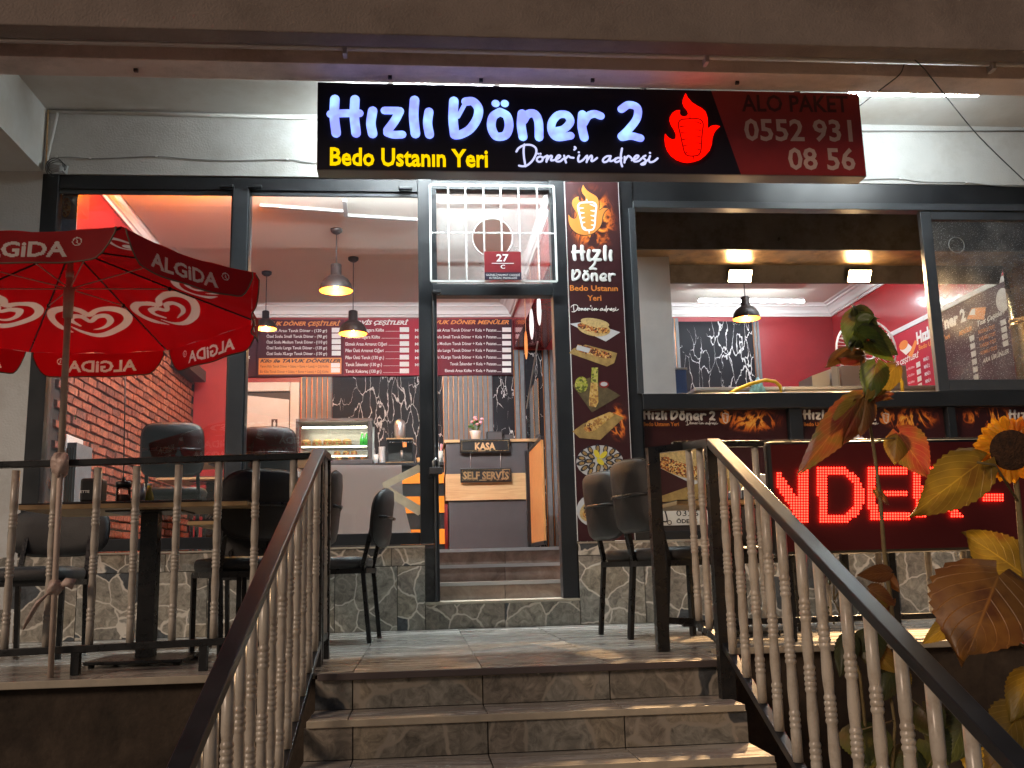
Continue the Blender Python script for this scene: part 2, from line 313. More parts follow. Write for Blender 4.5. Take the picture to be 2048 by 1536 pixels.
def leaf_mat(name, c0, c1, edge, tr=.35):
    m = bpy.data.materials.new(name); m.use_nodes = True; nt = m.node_tree; N = nt.nodes; L = nt.links
    b = N['Principled BSDF']; b.inputs['Roughness'].default_value = .42
    uv = N.new('ShaderNodeUVMap'); s = N.new('ShaderNodeSeparateXYZ'); L.new(uv.outputs[0], s.inputs[0])
    ax = N.new('ShaderNodeMath'); ax.operation = 'SUBTRACT'; ax.inputs[1].default_value = .5; L.new(s.outputs[0], ax.inputs[0])
    ab = N.new('ShaderNodeMath'); ab.operation = 'ABSOLUTE'; L.new(ax.outputs[0], ab.inputs[0])
    # side veins: fract((v - 0.9*|u|)*7)
    m1 = N.new('ShaderNodeMath'); m1.operation = 'MULTIPLY_ADD'; m1.inputs[1].default_value = -.9; L.new(ab.outputs[0], m1.inputs[0]); L.new(s.outputs[1], m1.inputs[2])
    m2 = N.new('ShaderNodeMath'); m2.operation = 'MULTIPLY'; m2.inputs[1].default_value = 7; L.new(m1.outputs[0], m2.inputs[0])
    fr = N.new('ShaderNodeMath'); fr.operation = 'PINGPONG'; fr.inputs[1].default_value = .5; L.new(m2.outputs[0], fr.inputs[0])
    l1 = N.new('ShaderNodeMapRange'); l1.inputs[1].default_value = 0; l1.inputs[2].default_value = .06; l1.inputs[3].default_value = 1; l1.inputs[4].default_value = 0; L.new(fr.outputs[0], l1.inputs[0])
    l2 = N.new('ShaderNodeMapRange'); l2.inputs[1].default_value = .004; l2.inputs[2].default_value = .02; l2.inputs[3].default_value = 1; l2.inputs[4].default_value = 0; L.new(ab.outputs[0], l2.inputs[0])
    mx = N.new('ShaderNodeMath'); mx.operation = 'MAXIMUM'; L.new(l1.outputs[0], mx.inputs[0]); L.new(l2.outputs[0], mx.inputs[1])
    tc = N.new('ShaderNodeTexCoord'); n = N.new('ShaderNodeTexNoise'); n.inputs['Scale'].default_value = 9; n.inputs['Detail'].default_value = 6; L.new(tc.outputs['Object'], n.inputs['Vector'])
    cr = N.new('ShaderNodeValToRGB'); e = cr.color_ramp.elements; e[0].position = .35; e[0].color = (*c0, 1); e[1].position = .68; e[1].color = (*edge, 1); x = e.new(.52); x.color = (*c1, 1); L.new(n.outputs['Fac'], cr.inputs[0])
    cm = N.new('ShaderNodeMix'); cm.data_type = 'RGBA'; cm.inputs['B'].default_value = (*[min(1, c*2.2) for c in c1], 1); L.new(cr.outputs[0], cm.inputs['A'])
    mm = N.new('ShaderNodeMath'); mm.operation = 'MULTIPLY'; mm.inputs[1].default_value = .45; L.new(mx.outputs[0], mm.inputs[0]); L.new(mm.outputs[0], cm.inputs['Factor'])
    L.new(cm.outputs['Result'], b.inputs['Base Color'])
    bp = N.new('ShaderNodeBump'); bp.inputs['Strength'].default_value = .5; bp.inputs['Distance'].default_value = .003; L.new(mx.outputs[0], bp.inputs['Height'])
    b2 = N.new('ShaderNodeBump'); b2.inputs['Strength'].default_value = .4; b2.inputs['Distance'].default_value = .01; L.new(n.outputs['Fac'], b2.inputs['Height']); L.new(bp.outputs[0], b2.inputs['Normal']); L.new(b2.outputs[0], b.inputs['Normal'])
    t = N.new('ShaderNodeBsdfTranslucent'); L.new(cm.outputs['Result'], t.inputs[0]); ms = N.new('ShaderNodeMixShader'); ms.inputs[0].default_value = tr
    L.new(b.outputs[0], ms.inputs[1]); L.new(t.outputs[0], ms.inputs[2]); L.new(ms.outputs[0], N['Material Output'].inputs[0]); return m
def print_cloth(name, col, tcol, wcol, wtcol, tr=.5):
    m = cloth_mat(name, col, tr, tcol); nt = m.node_tree; N = nt.nodes; L = nt.links
    at_ = N.new('ShaderNodeAttribute'); at_.attribute_name = 'print'; mr = N.new('ShaderNodeMapRange'); mr.inputs[1].default_value = .35; mr.inputs[2].default_value = .65; L.new(at_.outputs['Fac'], mr.inputs[0])
    for node, sock, a, b in ((N['Principled BSDF'], 'Base Color', col, wcol), ([n for n in N if n.type == 'BSDF_TRANSLUCENT'][0], 'Color', tcol, wtcol)):
        mx = N.new('ShaderNodeMix'); mx.data_type = 'RGBA'; mx.inputs['A'].default_value = (*a, 1); mx.inputs['B'].default_value = (*b, 1); L.new(mr.outputs[0], mx.inputs['Factor']); L.new(mx.outputs['Result'], node.inputs[sock])
    return m
def cloth_mat(name, col, tr=.35, tcol=None):
    m = bpy.data.materials.new(name); m.use_nodes = True; nt = m.node_tree; N = nt.nodes; L = nt.links
    b = N['Principled BSDF']; b.inputs['Roughness'].default_value = .75; b.inputs['Base Color'].default_value = (*col, 1)
    tc = N.new('ShaderNodeTexCoord'); n = N.new('ShaderNodeTexNoise'); n.inputs['Scale'].default_value = 7; n.inputs['Detail'].default_value = 4; L.new(tc.outputs['Object'], n.inputs['Vector'])
    bp = N.new('ShaderNodeBump'); bp.inputs['Strength'].default_value = .25; bp.inputs['Distance'].default_value = .02; L.new(n.outputs['Fac'], bp.inputs['Height']); L.new(bp.outputs[0], b.inputs['Normal'])
    t = N.new('ShaderNodeBsdfTranslucent'); t.inputs[0].default_value = (*(tcol or col), 1); ms = N.new('ShaderNodeMixShader'); ms.inputs[0].default_value = tr
    L.new(b.outputs[0], ms.inputs[1]); L.new(t.outputs[0], ms.inputs[2]); L.new(ms.outputs[0], N['Material Output'].inputs[0]); return m

M = {}
M['plaster'] = mat('white_plaster', (.62, .62, .60), .85, var=.06, vs_=2, bump=.32, bs=70, dirt=(.42, .40, .36), ds=1.3)
M['paint'] = mat('ceiling_paint', (.66, .65, .62), .8, var=.05, vs_=1.2, bump=.1, bs=20, dirt=(.5, .46, .4), ds=.8)
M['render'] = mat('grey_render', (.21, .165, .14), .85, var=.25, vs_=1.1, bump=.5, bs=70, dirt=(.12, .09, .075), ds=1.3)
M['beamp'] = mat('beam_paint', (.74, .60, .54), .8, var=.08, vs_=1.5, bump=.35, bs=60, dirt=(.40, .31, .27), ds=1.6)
M['soil'] = mat('rough_footing', (.05, .036, .025), .95, var=.5, vs_=5, bump=1.0, bs=14, dirt=(.03, .02, .014), ds=4)
M['stone'] = stone_mat('crazy_stone_tile', 5.0, tone=1.35)
M['stone_d'] = stone_mat('crazy_stone_riser', 3.6, grout=(.27, .24, .20), tone=1.15, rough=.45)
M['ftile'] = streak_mat('terrace_tile', (.24, .225, .20), (.36, .335, .30), (.48, .46, .42), rough=.2, sc=(1.6, 7, 8))
M['tread'] = streak_mat('tread_tile', (.26, .235, .205), (.40, .37, .33), (.54, .51, .46), rough=.22, sc=(1.8, 8, 8))
M['grout'] = mat('dark_grout', (.06, .05, .042), .95, bump=.3)
M['itile'] = streak_mat('inner_step_tile', (.14, .10, .08), (.23, .175, .145), (.32, .26, .22), rough=.35, sc=(5, 5, 5))
M['alu'] = mat('anthracite_frame', (.016, .018, .021), .38, var=.15, vs_=4, rv=.08)
M['alu2'] = mat('grey_sliding_frame', (.05, .055, .062), .36, var=.1, rv=.08)
M['blacksteel'] = mat('black_painted_steel', (.012, .012, .013), .32, var=.3, vs_=20, rv=.12, bump=.15, bs=140)
M['railtop'] = mat('worn_handrail', (.018, .02, .024), .3, var=.3, vs_=12, bump=.02, bs=400)
M['cream'] = mat('cream_enamel', (.46, .42, .36), .28, var=.1, vs_=10, dirt=(.28, .22, .16), ds=14)
M['tablew'] = mat('wood_laminate', (.48, .33, .16), .45, var=.15, vs_=5)
M['leather'] = mat('black_leatherette', (.013, .012, .012), .42, bump=.35, bs=300, var=.2)
M['leather2'] = mat('grey_leatherette', (.03, .032, .035), .45, bump=.35, bs=300, var=.2)
M['leatherb'] = mat('brown_leatherette', (.045, .028, .02), .42, bump=.35, bs=300, var=.2)
M['red'] = mat('glossy_red_paint', (.36, .015, .02), .2, var=.12, vs_=3, bump=.12, bs=25, coat=.3)
M['redwall'] = mat('red_wall_panel', (.26, .018, .022), .4, var=.15, vs_=2, bump=.08, bs=18)
M['cornice'] = mat('white_cornice', (.74, .72, .70), .5)
M['iceil'] = mat('inner_ceiling', (.70, .65, .57), .75, var=.03, vs_=1)
M['ifloor'] = streak_mat('inner_floor_tile', (.2, .19, .18), (.3, .29, .28), (.4, .39, .38), rough=.25, sc=(3, 3, 3))
M['slat'] = mat('grey_slat', (.13, .145, .16), .5, var=.15, vs_=12)
M['gold'] = mat('gold_strip', (.5, .2, .06), .35, metal=.6)
M['alubright'] = mat('plain_aluminium', (.42, .42, .42), .45, metal=.4)
M['marble'] = marble_mat('black_marble_sheet')
M['whitedoor'] = mat('white_door', (.66, .63, .60), .45, var=.05)
M['wood'] = streak_mat('light_oak', (.42, .25, .11), (.55, .34, .16), (.62, .41, .21), rough=.4, sc=(2, 2, 30), rand=False)
M['charcoal'] = mat('charcoal_board', (.055, .05, .052), .45, var=.08)
M['orange'] = mat('orange_panel', (.85, .26, .015), .4)
M['glass'] = glass_mat('window_glass', (.97, .985, .98), .008)
M['glass2'] = glass_mat('greasy_glass', (.93, .93, .88), .22, dust=(1.6, 2.4), base=.045)
M['cglass'] = glass_mat('case_glass', (.95, .97, .96), .0, .8)
M['steel'] = mat('brushed_steel', (.5, .5, .5), .35, metal=.9, var=.06, vs_=6)
M['hood'] = mat('greasy_hood_steel', (.10, .088, .08), .4, metal=.3, var=.3, vs_=3, rv=.15, dirt=(.04, .025, .015), ds=5)
M['hoodu'] = mat('brassy_hood_underside', (.42, .27, .13), .4, metal=.7, var=.45, vs_=6, rv=.15, dirt=(.05, .03, .02), ds=4)
M['duct'] = mat('brass_duct', (.75, .52, .25), .25, metal=1, var=.15, rv=.08)
M['white'] = mat('white_plastic', (.75, .75, .74), .35)
M['whitep'] = mat('white_print', (.78, .77, .75), .5)
M['creamp'] = mat('off_white_wrap', (.7, .68, .62), .5, var=.1)
M['black'] = mat('black_plastic', (.01, .01, .011), .35)
M['signface'] = mat('sign_face', (.014, .012, .020), .4, spec=.2)
M['signred'] = mat('sign_red_face', (.24, .020, .020), .4, var=.15, vs_=2)
M['signgrey'] = mat('sign_dull_lettering', (.50, .36, .33), .5)
M['signdark'] = mat('sign_dark_lettering', (.05, .006, .008), .5)
M['signedge'] = mat('sign_casing', (.12, .10, .10), .4, metal=.4)
M['poster'] = mat('maroon_poster', (.038, .007, .009), .4)
M['orangep'] = mat('orange_print', (.72, .24, .04), .5)
M['blackp'] = mat('black_print', (.02, .014, .012), .5)
M['umb'] = print_cloth('red_umbrella_cloth', (.22, .002, .005), (.62, .003, .009), (.70, .68, .64), (1.0, 1.0, .98))
M['umbprint'] = cloth_mat('white_cloth_print', (.5, .47, .42), .5, (.85, .82, .78))
M['binding'] = mat('olive_binding', (.12, .08, .05), .8)
M['pole'] = mat('umbrella_pole', (.50, .40, .33), .5, var=.2, vs_=15)
M['wire'] = mat('grey_cable', (.32, .32, .31), .6)
M['dwire'] = mat('dark_cable', (.05, .05, .05), .6)
M['pipe'] = mat('painted_pipe', (.5, .45, .43), .55)
M['brick'] = None
M['mortar'] = mat('dark_mortar', (.03, .018, .015), .95, bump=.4)
M['tube'] = emat('lit_led_tube', (.86, .97, 1.0), 66)
M['tubeh'] = emat('lit_led_tube_hidden', (.84, .97, 1.0), 285)
M['tubein'] = emat('lit_ceiling_tube', (.88, .95, 1.0), 75)
M['tubef'] = emat('lit_ceiling_tube_front', (.84, .94, 1.0), 330)
M['flood'] = emat('lit_warm_panel', (1.0, .64, .30), 45)
M['caselight'] = emat('case_strip_light', (1.0, .86, .62), 12)
M['orangel'] = emat('orange_led_strip', (1.0, .20, .002), 170)
M['letter'] = emat('lit_blue_white_letter', (.28, .34, 1.0), .68)
def _spots(m, c0, c1, s0, s1, sc=9):
    nt = m.node_tree; e = [n for n in nt.nodes if n.type == 'EMISSION'][0]; tc = nt.nodes.new('ShaderNodeTexCoord'); n = nt.nodes.new('ShaderNodeTexNoise'); n.inputs['Scale'].default_value = sc; n.inputs['Detail'].default_value = 2
    nt.links.new(tc.outputs['Object'], n.inputs['Vector']); r = nt.nodes.new('ShaderNodeValToRGB'); r.color_ramp.elements[0].position = .38; r.color_ramp.elements[1].position = .68; r.color_ramp.elements[0].color = (*c0, 1); r.color_ramp.elements[1].color = (*c1, 1); nt.links.new(n.outputs['Fac'], r.inputs[0]); nt.links.new(r.outputs[0], e.inputs[0])
    mr = nt.nodes.new('ShaderNodeMapRange'); mr.inputs[1].default_value = .38; mr.inputs[2].default_value = .68; mr.inputs[3].default_value = s0; mr.inputs[4].default_value = s1; nt.links.new(n.outputs['Fac'], mr.inputs[0]); nt.links.new(mr.outputs[0], e.inputs[1])
_spots(M['letter'], (.20, .235, 1.0), (.22, .38, 1.0), .85, 1.1)
M['script'] = emat('lit_lilac_script', (.62, .64, 1.0), .5)
M['yellow'] = emat('lit_yellow_letter', (1.0, .62, .0), .52)
M['redl'] = emat('lit_red_flame', (1.0, .002, .0), .9)
M['redline'] = emat('dull_red_line', (.38, .002, .001), .3)
M['bulb'] = emat('lit_filament_bulb', (1.0, .62, .18), 60)
M['dot'] = emat('lit_red_diode', (1.0, .013, .007), 9.0)
M['ledface'] = mat('led_board_face', (.055, .0015, .002), .6, emit=(1, 0, .004), es=.004)
M['shade'] = mat('black_lamp_shade', (.014, .009, .008), .5, spec=.25)
M['shadein'] = mat('gold_lamp_lining', (.55, .17, .012), .5, metal=.0)

def brick_mat():
    m = mat('old_red_brick', rough=.75); nt = m.node_tree; N = nt.nodes; L = nt.links; b = N['Principled BSDF']
    oi = N.new('ShaderNodeObjectInfo'); tc = N.new('ShaderNodeTexCoord')
    cr = N.new('ShaderNodeValToRGB'); e = cr.color_ramp.elements; e[0].color = (.13, .035, .025, 1); e[1].color = (.38, .12, .065, 1)
    for p, c in ((.3, (.28, .075, .042)), (.6, (.33, .10, .055)), (.8, (.17, .06, .045))): x = e.new(p); x.color = (*c, 1)
    L.new(oi.outputs['Random'], cr.inputs[0])
    ad = N.new('ShaderNodeVectorMath'); L.new(tc.outputs['Object'], ad.inputs[0]); mm = N.new('ShaderNodeMath'); mm.operation = 'MULTIPLY'; mm.inputs[1].default_value = 30; L.new(oi.outputs['Random'], mm.inputs[0]); L.new(mm.outputs[0], ad.inputs[1])
    n = N.new('ShaderNodeTexNoise'); n.inputs['Scale'].default_value = 28; n.inputs['Detail'].default_value = 7; n.inputs['Roughness'].default_value = .75; L.new(ad.outputs[0], n.inputs['Vector'])
    mr = N.new('ShaderNodeMapRange'); mr.inputs[1].default_value = .35; mr.inputs[2].default_value = .65; mr.inputs[3].default_value = .35; mr.inputs[4].default_value = 1.5; L.new(n.outputs['Fac'], mr.inputs[0])
    sc = N.new('ShaderNodeVectorMath'); sc.operation = 'SCALE'; L.new(cr.outputs[0], sc.inputs[0]); L.new(mr.outputs[0], sc.inputs['Scale']); L.new(sc.outputs[0], b.inputs['Base Color'])
    bp = N.new('ShaderNodeBump'); bp.inputs['Strength'].default_value = .8; bp.inputs['Distance'].default_value = .006; L.new(n.outputs['Fac'], bp.inputs['Height']); L.new(bp.outputs[0], b.inputs['Normal']); return m
M['brick'] = brick_mat()
#@@STRUCT@@
# ================================================================== SETTING
GZ = -1.05
M['ground'] = mat('pavement', (.30, .27, .24), .9, var=.3, vs_=6, bump=.5, bs=80)
g = box('ground', (-60, -60, GZ-.2), (60, 60, GZ), M['ground']); g['kind'] = 'structure'
# terrace --------------------------------------------------------
ter = thing('terrace', None, None, (0, 0, 0), kind='structure')
YL, YR, XL, XR = -2.545, -2.13, -6.0, 7.0
SX0, SX1 = -.42, 1.25
mb = MB(); mb.box((XL, YL+.03, GZ), (SX0, 0, -.03)); mb.box((SX0, -2.6, GZ), (SX1, 0, -.03)); mb.box((SX1, YR+.03, GZ), (XR, 0, -.03))
mb.build('footing', M['soil'], ter)
mb = MB(); mb.box((XL, YL+.01, -.03), (SX0, -.005, -.012)); mb.box((SX0, -2.64, -.03), (SX1, -.005, -.012)); mb.box((SX1, YR+.01, -.03), (XR, -.005, -.012))
mb.build('grout_bed', M['grout'], ter)
T = .53; k0 = .25; tcache = {}
def tile(parent, x0, x1, y0, y1, z0, z1, m, g=.0025, bev=.002, name='tile'):
    key = (round(x1-x0, 3), round(y1-y0, 3), round(z1-z0, 3), m.name)
    if key not in tcache:
        a, b_, c = (x1-x0)/2-g, (y1-y0)/2-(g if y1-y0 > .03 else 0), (z1-z0)/2-(g if z1-z0 > .06 else 0)
        me_o = MB().box((-a, -b_, -c), (a, b_, c)).build(name, m, None)
        tcache[key] = me_o.data; o = me_o
    else:
        o = bpy.data.objects.new(name, tcache[key]); COL.objects.link(o)
    p = V(((x0+x1)/2, (y0+y1)/2, (z0+z1)/2)) - off(parent)
    o.location = p; o.parent = parent
    if x1-x0 < .6: o.rotation_euler = (rnd.uniform(-.002, .002), rnd.uniform(-.002, .002), 0)
    return o
xs = [k0+T*i for i in range(-12, 13)]
for i in range(len(xs)-1):
    x0, x1 = xs[i], xs[i+1]
    front = YL if x1 < SX0+.3 else (-2.66 if x0 < SX1-.1 else YR)
    if x0 < SX0 < x1: front = -2.6
    y = -.005
    while y > front+.02:
        y2 = max(y-T, front)
        if y2-front < .06: y2 = front
        tile(ter, x0, x1, y2, y, -.012, 0, M['ftile']); y = y2
M['nose'] = mat('pale_stone_nosing', (.42, .37, .29), .5, var=.15, vs_=12)
# stairs ---------------------------------------------------------
st = thing('stairs', None, None, (SX0, -2.66, 0), kind='structure')
ys = [-2.66, -2.935, -3.205, -3.475, -3.745, -4.015, -4.285]; zs = [0, -.145, -.290, -.435, -.58, -.725, -.87]
for i in range(1, 7):
    yb, yf, z = ys[i-1], ys[i], zs[i]
    sl = lambda n: None
    x0s, x1s = SX0-.03*i*.4, SX1+.01*i
    mb = MB(); mb.box((x0s, yf+.02, GZ), (x1s, yb+.03, z-.02)); mb.build('step_core', M['grout'], st)
    # riser tiles
    xx = x0s
    nxt = [q for q in (k0-T*1+(.0 if i % 2 else .02), k0, k0+T, k0+2*T) if x0s+.05 < q < x1s-.05]+[x1s]
    for q in nxt:
        tile(st, xx, q, yb+.012, yb+.024, z, zs[i-1]-.022, M['stone_d'])
        tile(st, xx, q, yf+.012, yb+.012, z-.014, z, M['tread']); xx = q
    MB().box((x0s, yf, z-.026), (x1s, yf+.0115, z+.001)).build('nosing', M['nose'], st, bevel=.003)
MB().box((SX0, -2.672, -.028), (SX1+.1, -2.6605, .001)).build('nosing', M['signedge'], st, bevel=.003)
MB().box((XL, YL-.012, -.03), (SX0-.02, YL-.0005, .001)).build('edge_strip', M['nose'], ter, bevel=.003)
MB().box((SX1+.12, YR-.012, -.03), (XR, YR-.0005, .001)).build('edge_strip', M['nose'], ter, bevel=.003)

# building -------------------------------------------------------
bl = thing('shop_building', 'white plastered shop front with large windows under a concrete overhang', 'building', (0, 0, 0))
FX0, FX1 = -2.65, 5.6
CZ_ = 3.72           # ceiling of the recess
FT = 3.235           # top of the frames
box('plaster_column', (-6, .0, 0), (FX0, .35, 3.25), M['plaster'], bl)
box('header_wall', (FX0, 0.0, FT), (7, .3, CZ_), M['plaster'], bl)
box('side_beam', (-6, -.868, 3.25), (FX0, -.002, CZ_+.3), M['paint'], bl)
box('recess_ceiling', (FX0, -.87, CZ_), (7, .3, CZ_+.2), M['paint'], bl)
SZ = 3.535
pA = PZ(0, 152, SZ); YB0 = PZ(633, 163, SZ).y; YB1 = YB0-.235
box('rear_beam', (-7, YB1, SZ), (8, YB0, CZ_+.4), M['beamp'], bl, bevel=.006)
# front beam
YC0 = PZ(600, 92, SZ).y; YC1 = PZ(600, 68, SZ).y
print('beams', YB0, YB1, YC0, YC1)
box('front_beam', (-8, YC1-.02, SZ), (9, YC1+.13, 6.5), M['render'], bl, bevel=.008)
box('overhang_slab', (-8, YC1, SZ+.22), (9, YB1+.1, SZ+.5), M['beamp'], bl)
# pipe along the overhang
pp = thing('conduit_pipe', 'long painted conduit pipe clipped along the concrete overhang', 'pipe', (0, YB1-.04, SZ+.10))
MB().tube([(-7, YB1-.045, SZ+.085), (8, YB1-.045, SZ+.085)], .021, 12).build('pipe_run', M['pipe'], pp)
for x in (PY(690, 100, YB1-.04).x, PY(1411, 112, YB1-.04).x, PY(1982, 122, YB1-.04).x, PY(-30, 80, YB1-.04).x):
    MB().box((x-.014, YB1-.075, SZ+.03), (x+.014, YB1-.0, SZ+.115)).build('clip', M['pipe'], pp, bevel=.005)
# plinth with stone tiles ---------------------------------------
PT = .565
pl = MB(); pl.box((-6, .012, 0), (.03, .34, PT-.02)); pl.box((1.09, .012, 0), (7, .34, PT-.02)); pl.box((.03, .012, 0), (1.09, .34, .16))
plo = pl.build('plinth', M['grout'], bl)
def tile_run(x0, x1, z0, z1, w=.42, ph=0.0):
    x = x0
    while x < x1-.01:
        x2 = min(x+w, x1)
        if x1-x2 < .1: x2 = x1
        tile(plo, x, x2, 0, .012, z0, z1, M['stone']); x = x2
tile_run(-5.2, .03, 0, .43); tile_run(-5.2, .03, .43, PT-.012, .5)
tile_run(1.09, 6.8, 0, .47, .46); tile_run(1.09, 6.8, .47, PT-.012, .46)
tile_run(.03, 1.09, 0, .165, .54)
box('sill_strip', (-2.6, -.01, PT-.012), (.03, .05, PT), M['nose'], plo); box('sill_strip', (1.09, -.01, PT-.012), (6.8, .05, PT), M['nose'], plo)
box('sill_strip', (.03, -.02, .1655), (1.09, .3, .182), M['nose'], plo)
# left column lower tiles continue; frames -----------------------
def frame_bars(parent, bars, m, d0=.03, d1=.10, name='frame_bar', bev=.004):
    for i, (a, b, c, d) in enumerate(bars):
        box(name, (a, d0, b), (c, d1, d), m, parent, bevel=bev)
fw = thing('window', 'wide two-pane shop window in black frames behind the umbrella and outdoor tables', 'window', (-1.3, .05, PT))
WB = .575; WT = 3.13
frame_bars(fw, [(-2.65, WB, -2.54, FT), (-1.335, WB+.08, -1.205, WT), (-.001, WB, .095, FT), ], M['alu'], .0, .11)
frame_bars(fw, [(-2.54, WT, -.001, FT-.002), (-2.54, WB, -.001, WB+.08)], M['alu'], .012, .10)
box('mullion_cover', (-1.325, -.012, WB+.07), (-1.215, -.001, WT+.005), M['alu2'], fw, bevel=.004)
for a, b in ((-2.54, -1.335), (-1.205, -.001)):
    box('window_pane', (a, .05, WB+.08), (b, .056, WT), M['glass'], fw)
    frame_bars(fw, [(a, WT-.035, b, WT)], M['alu2'], .025, .045, 'bead')
for x in (-1.37, -1.17, -.09):
    MB().box((x-.05, -.03, WT+.005), (x+.05, -.0005, WT+.03)).build('hinge', M['alu'], fw, bevel=.006)
# door with transom
dw = thing('door_frame', 'black steel doorway with a barred transom standing open onto the counter', 'doorway', (.55, .05, .18))
frame_bars(dw, [(.096, .185, .130, 2.36), (.975, .185, 1.085, FT)], M['alu'], .0, .12)
frame_bars(dw, [(.096, 2.345, .974, 2.435), (.096, 3.155, .974, FT)], M['alu'], .012, .11)
frame_bars(dw, [(.096, 2.436, .135, 3.154)], M['alu'], .012, .11)
hc = PY(985, 476, .053); hr = .148; ax0, ax1, az0, az1 = .136, .974, 2.436, 3.154; vs = []; NN = 48
for i in range(NN):
    a = 2*math.pi*(i+.5)/NN; c_, s_ = math.cos(a), math.sin(a); t = min((((ax1 if c_ > 0 else ax0)-hc.x)/c_) if abs(c_) > 1e-6 else 9, (((az1 if s_ > 0 else az0)-hc.z)/s_) if abs(s_) > 1e-6 else 9)
    vs += [(hc.x+hr*c_, .053, hc.z+hr*s_), (hc.x+t*c_, .053, hc.z+t*s_)]
corn = [(ax0, az0), (ax1, az0), (ax1, az1), (ax0, az1)]; fs = [(2*i, 2*i+1, (2*i+3) % (2*NN), (2*i+2) % (2*NN)) for i in range(NN)]
nb = len(vs)
for k, (cx, cz) in enumerate(corn):
    best = min(range(NN), key=lambda i: abs((math.atan2(cz-hc.z, cx-hc.x)-2*math.pi*(i+1)/NN+math.pi) % (2*math.pi)-math.pi)); vs.append((cx, .053, cz)); fs.append((2*best+1, nb+k, (2*best+3) % (2*NN)))
M['glassm'] = glass_mat('milky_transom_glass', (.95, .95, .97), .3, base=.16)
MB().add(vs, fs).build('transom_pane', M['glassm'], dw)
MB().tube([(hc.x+hr*math.cos(t), .05, hc.z+hr*math.sin(t)) for t in [i*math.pi/20 for i in range(41)]], .0035, 6, cap=False).build('hole_rim', M['white'], dw)
box('hinge', (.10, -.03, 2.35), (.16, -.001, 2.375), M['alu'], dw, bevel=.005)
frame_bars(dw, [(.1, .19, .112, 2.3)], M['alu2'], -.012, -.001, 'edge_trim')
# padlock
pk = thing('padlock', 'small padlock hanging from the black door post', 'padlock', tuple(PY(872, 940, -.03)))
c = PY(872, 940, -.03); MB().box((c.x-.045, c.y-.015, c.z-.03), (c.x+.045, c.y+.015, c.z+.02)).build('lock_body', M['charcoal'], pk, bevel=.006)
MB().tube([c+V((-.02, 0, .02)), c+V((-.02, 0, .06)), c+V((0, 0, .08)), c+V((.02, 0, .06)), c+V((.02, 0, .02))], .007, 8).build('shackle', M['steel'], pk)
box('mount_plate', (c.x-.055, c.y+.016, c.z-.05), (c.x-.03, .0, c.z+.05), M['alu'], pk)
# transom grille
gr = thing('window_grille', 'white grille of twisted bars over the transom above the doorway', 'grille', (.55, -.03, 2.8))
A_, B_ = PY(860, 370, -.04), PY(1114, 563, -.04)
gx0, gx1, gz0, gz1 = A_.x, B_.x, B_.z, A_.z
for a, b in (((gx0, gz1), (gx1, gz1)), ((gx0, gz0), (gx1, gz0)), ((gx0, gz0), (gx0, gz1)), ((gx1, gz0), (gx1, gz1))):
    MB().beam((a[0], -.04, a[1]), (b[0], -.04, b[1]), .014, .014, up=V((0, 1, 0))).build('grille_frame', M['white'], gr)
def twisted(p, q, r=.0065):
    p, q = V(p), V(q); L_ = (q-p).length; n = int(L_/.012); d = (q-p)/n; s = V((0, 1, 0)).cross(d.normalized()); mb = MB(); vs = []; t = V((0, 1, 0))
    for i in range(n+1):
        for k in range(4):
            a = math.pi/2*k+i*.5; vs.append(p+d*i+(s*math.cos(a)+t*math.sin(a))*r)
    fs = [(i*4+k, i*4+(k+1) % 4, i*4+4+(k+1) % 4, i*4+4+k) for i in range(n) for k in range(4)]
    return mb.add(vs, fs)
for px in (897, 932, 968, 1003, 1039, 1076):
    x = PY(px, 470, -.045).x; twisted((x, -.052, gz0), (x, -.052, gz1)).build('bar', M['white'], gr)
zc = PY(990, 466, -.04).z; twisted((gx0, -.038, zc), (gx1, -.038, zc)).build('crossbar', M['white'], gr)
# number plate
npl = thing('number_plate', 'dark red house number plate 27 C wired to the white grille', 'number plate', tuple(PY(1005, 530, -.07)))
a, b = PY(968, 503, -.07), PY(1043, 560, -.07); zb = PY(1005, 545, -.07).z
M['platered'] = mat('enamel_red', (.19, .015, .02), .35); M['platenavy'] = mat('enamel_navy', (.02, .012, .03), .4)
box('plate', (a.x, -.074, b.z), (b.x, -.068, a.z), M['platered'], npl)
box('street_strip', (a.x, -.0755, b.z), (b.x, -.0742, zb), M['platenavy'], npl)
mb = MB(); W_ = b.x-a.x; yy = -.0765
txt(mb, '27', (a.x+W_*.33, yy, a.z-.075), (a.x+W_*.66, yy, a.z-.075), .055, bold=.02); mb.poly([(a.x+W_*.2, yy, a.z-.093), (a.x+W_*.8, yy, a.z-.093), (a.x+W_*.8, yy, a.z-.088), (a.x+W_*.2, yy, a.z-.088)])
txt(mb, 'C', (a.x+W_*.44, yy, a.z-.13), (a.x+W_*.56, yy, a.z-.13), .03, bold=.02)
txt(mb, 'GAZNELİ MAHMUT CADDESİ', (a.x+W_*.04, yy, b.z+.028), (a.x+W_*.96, yy, b.z+.028), .016); txt(mb, 'ALTIAĞAÇ MAHALLESİ', (a.x+W_*.12, yy, b.z+.006), (a.x+W_*.88, yy, b.z+.006), .016)
mb.build('lettering', M['whitep'], npl)
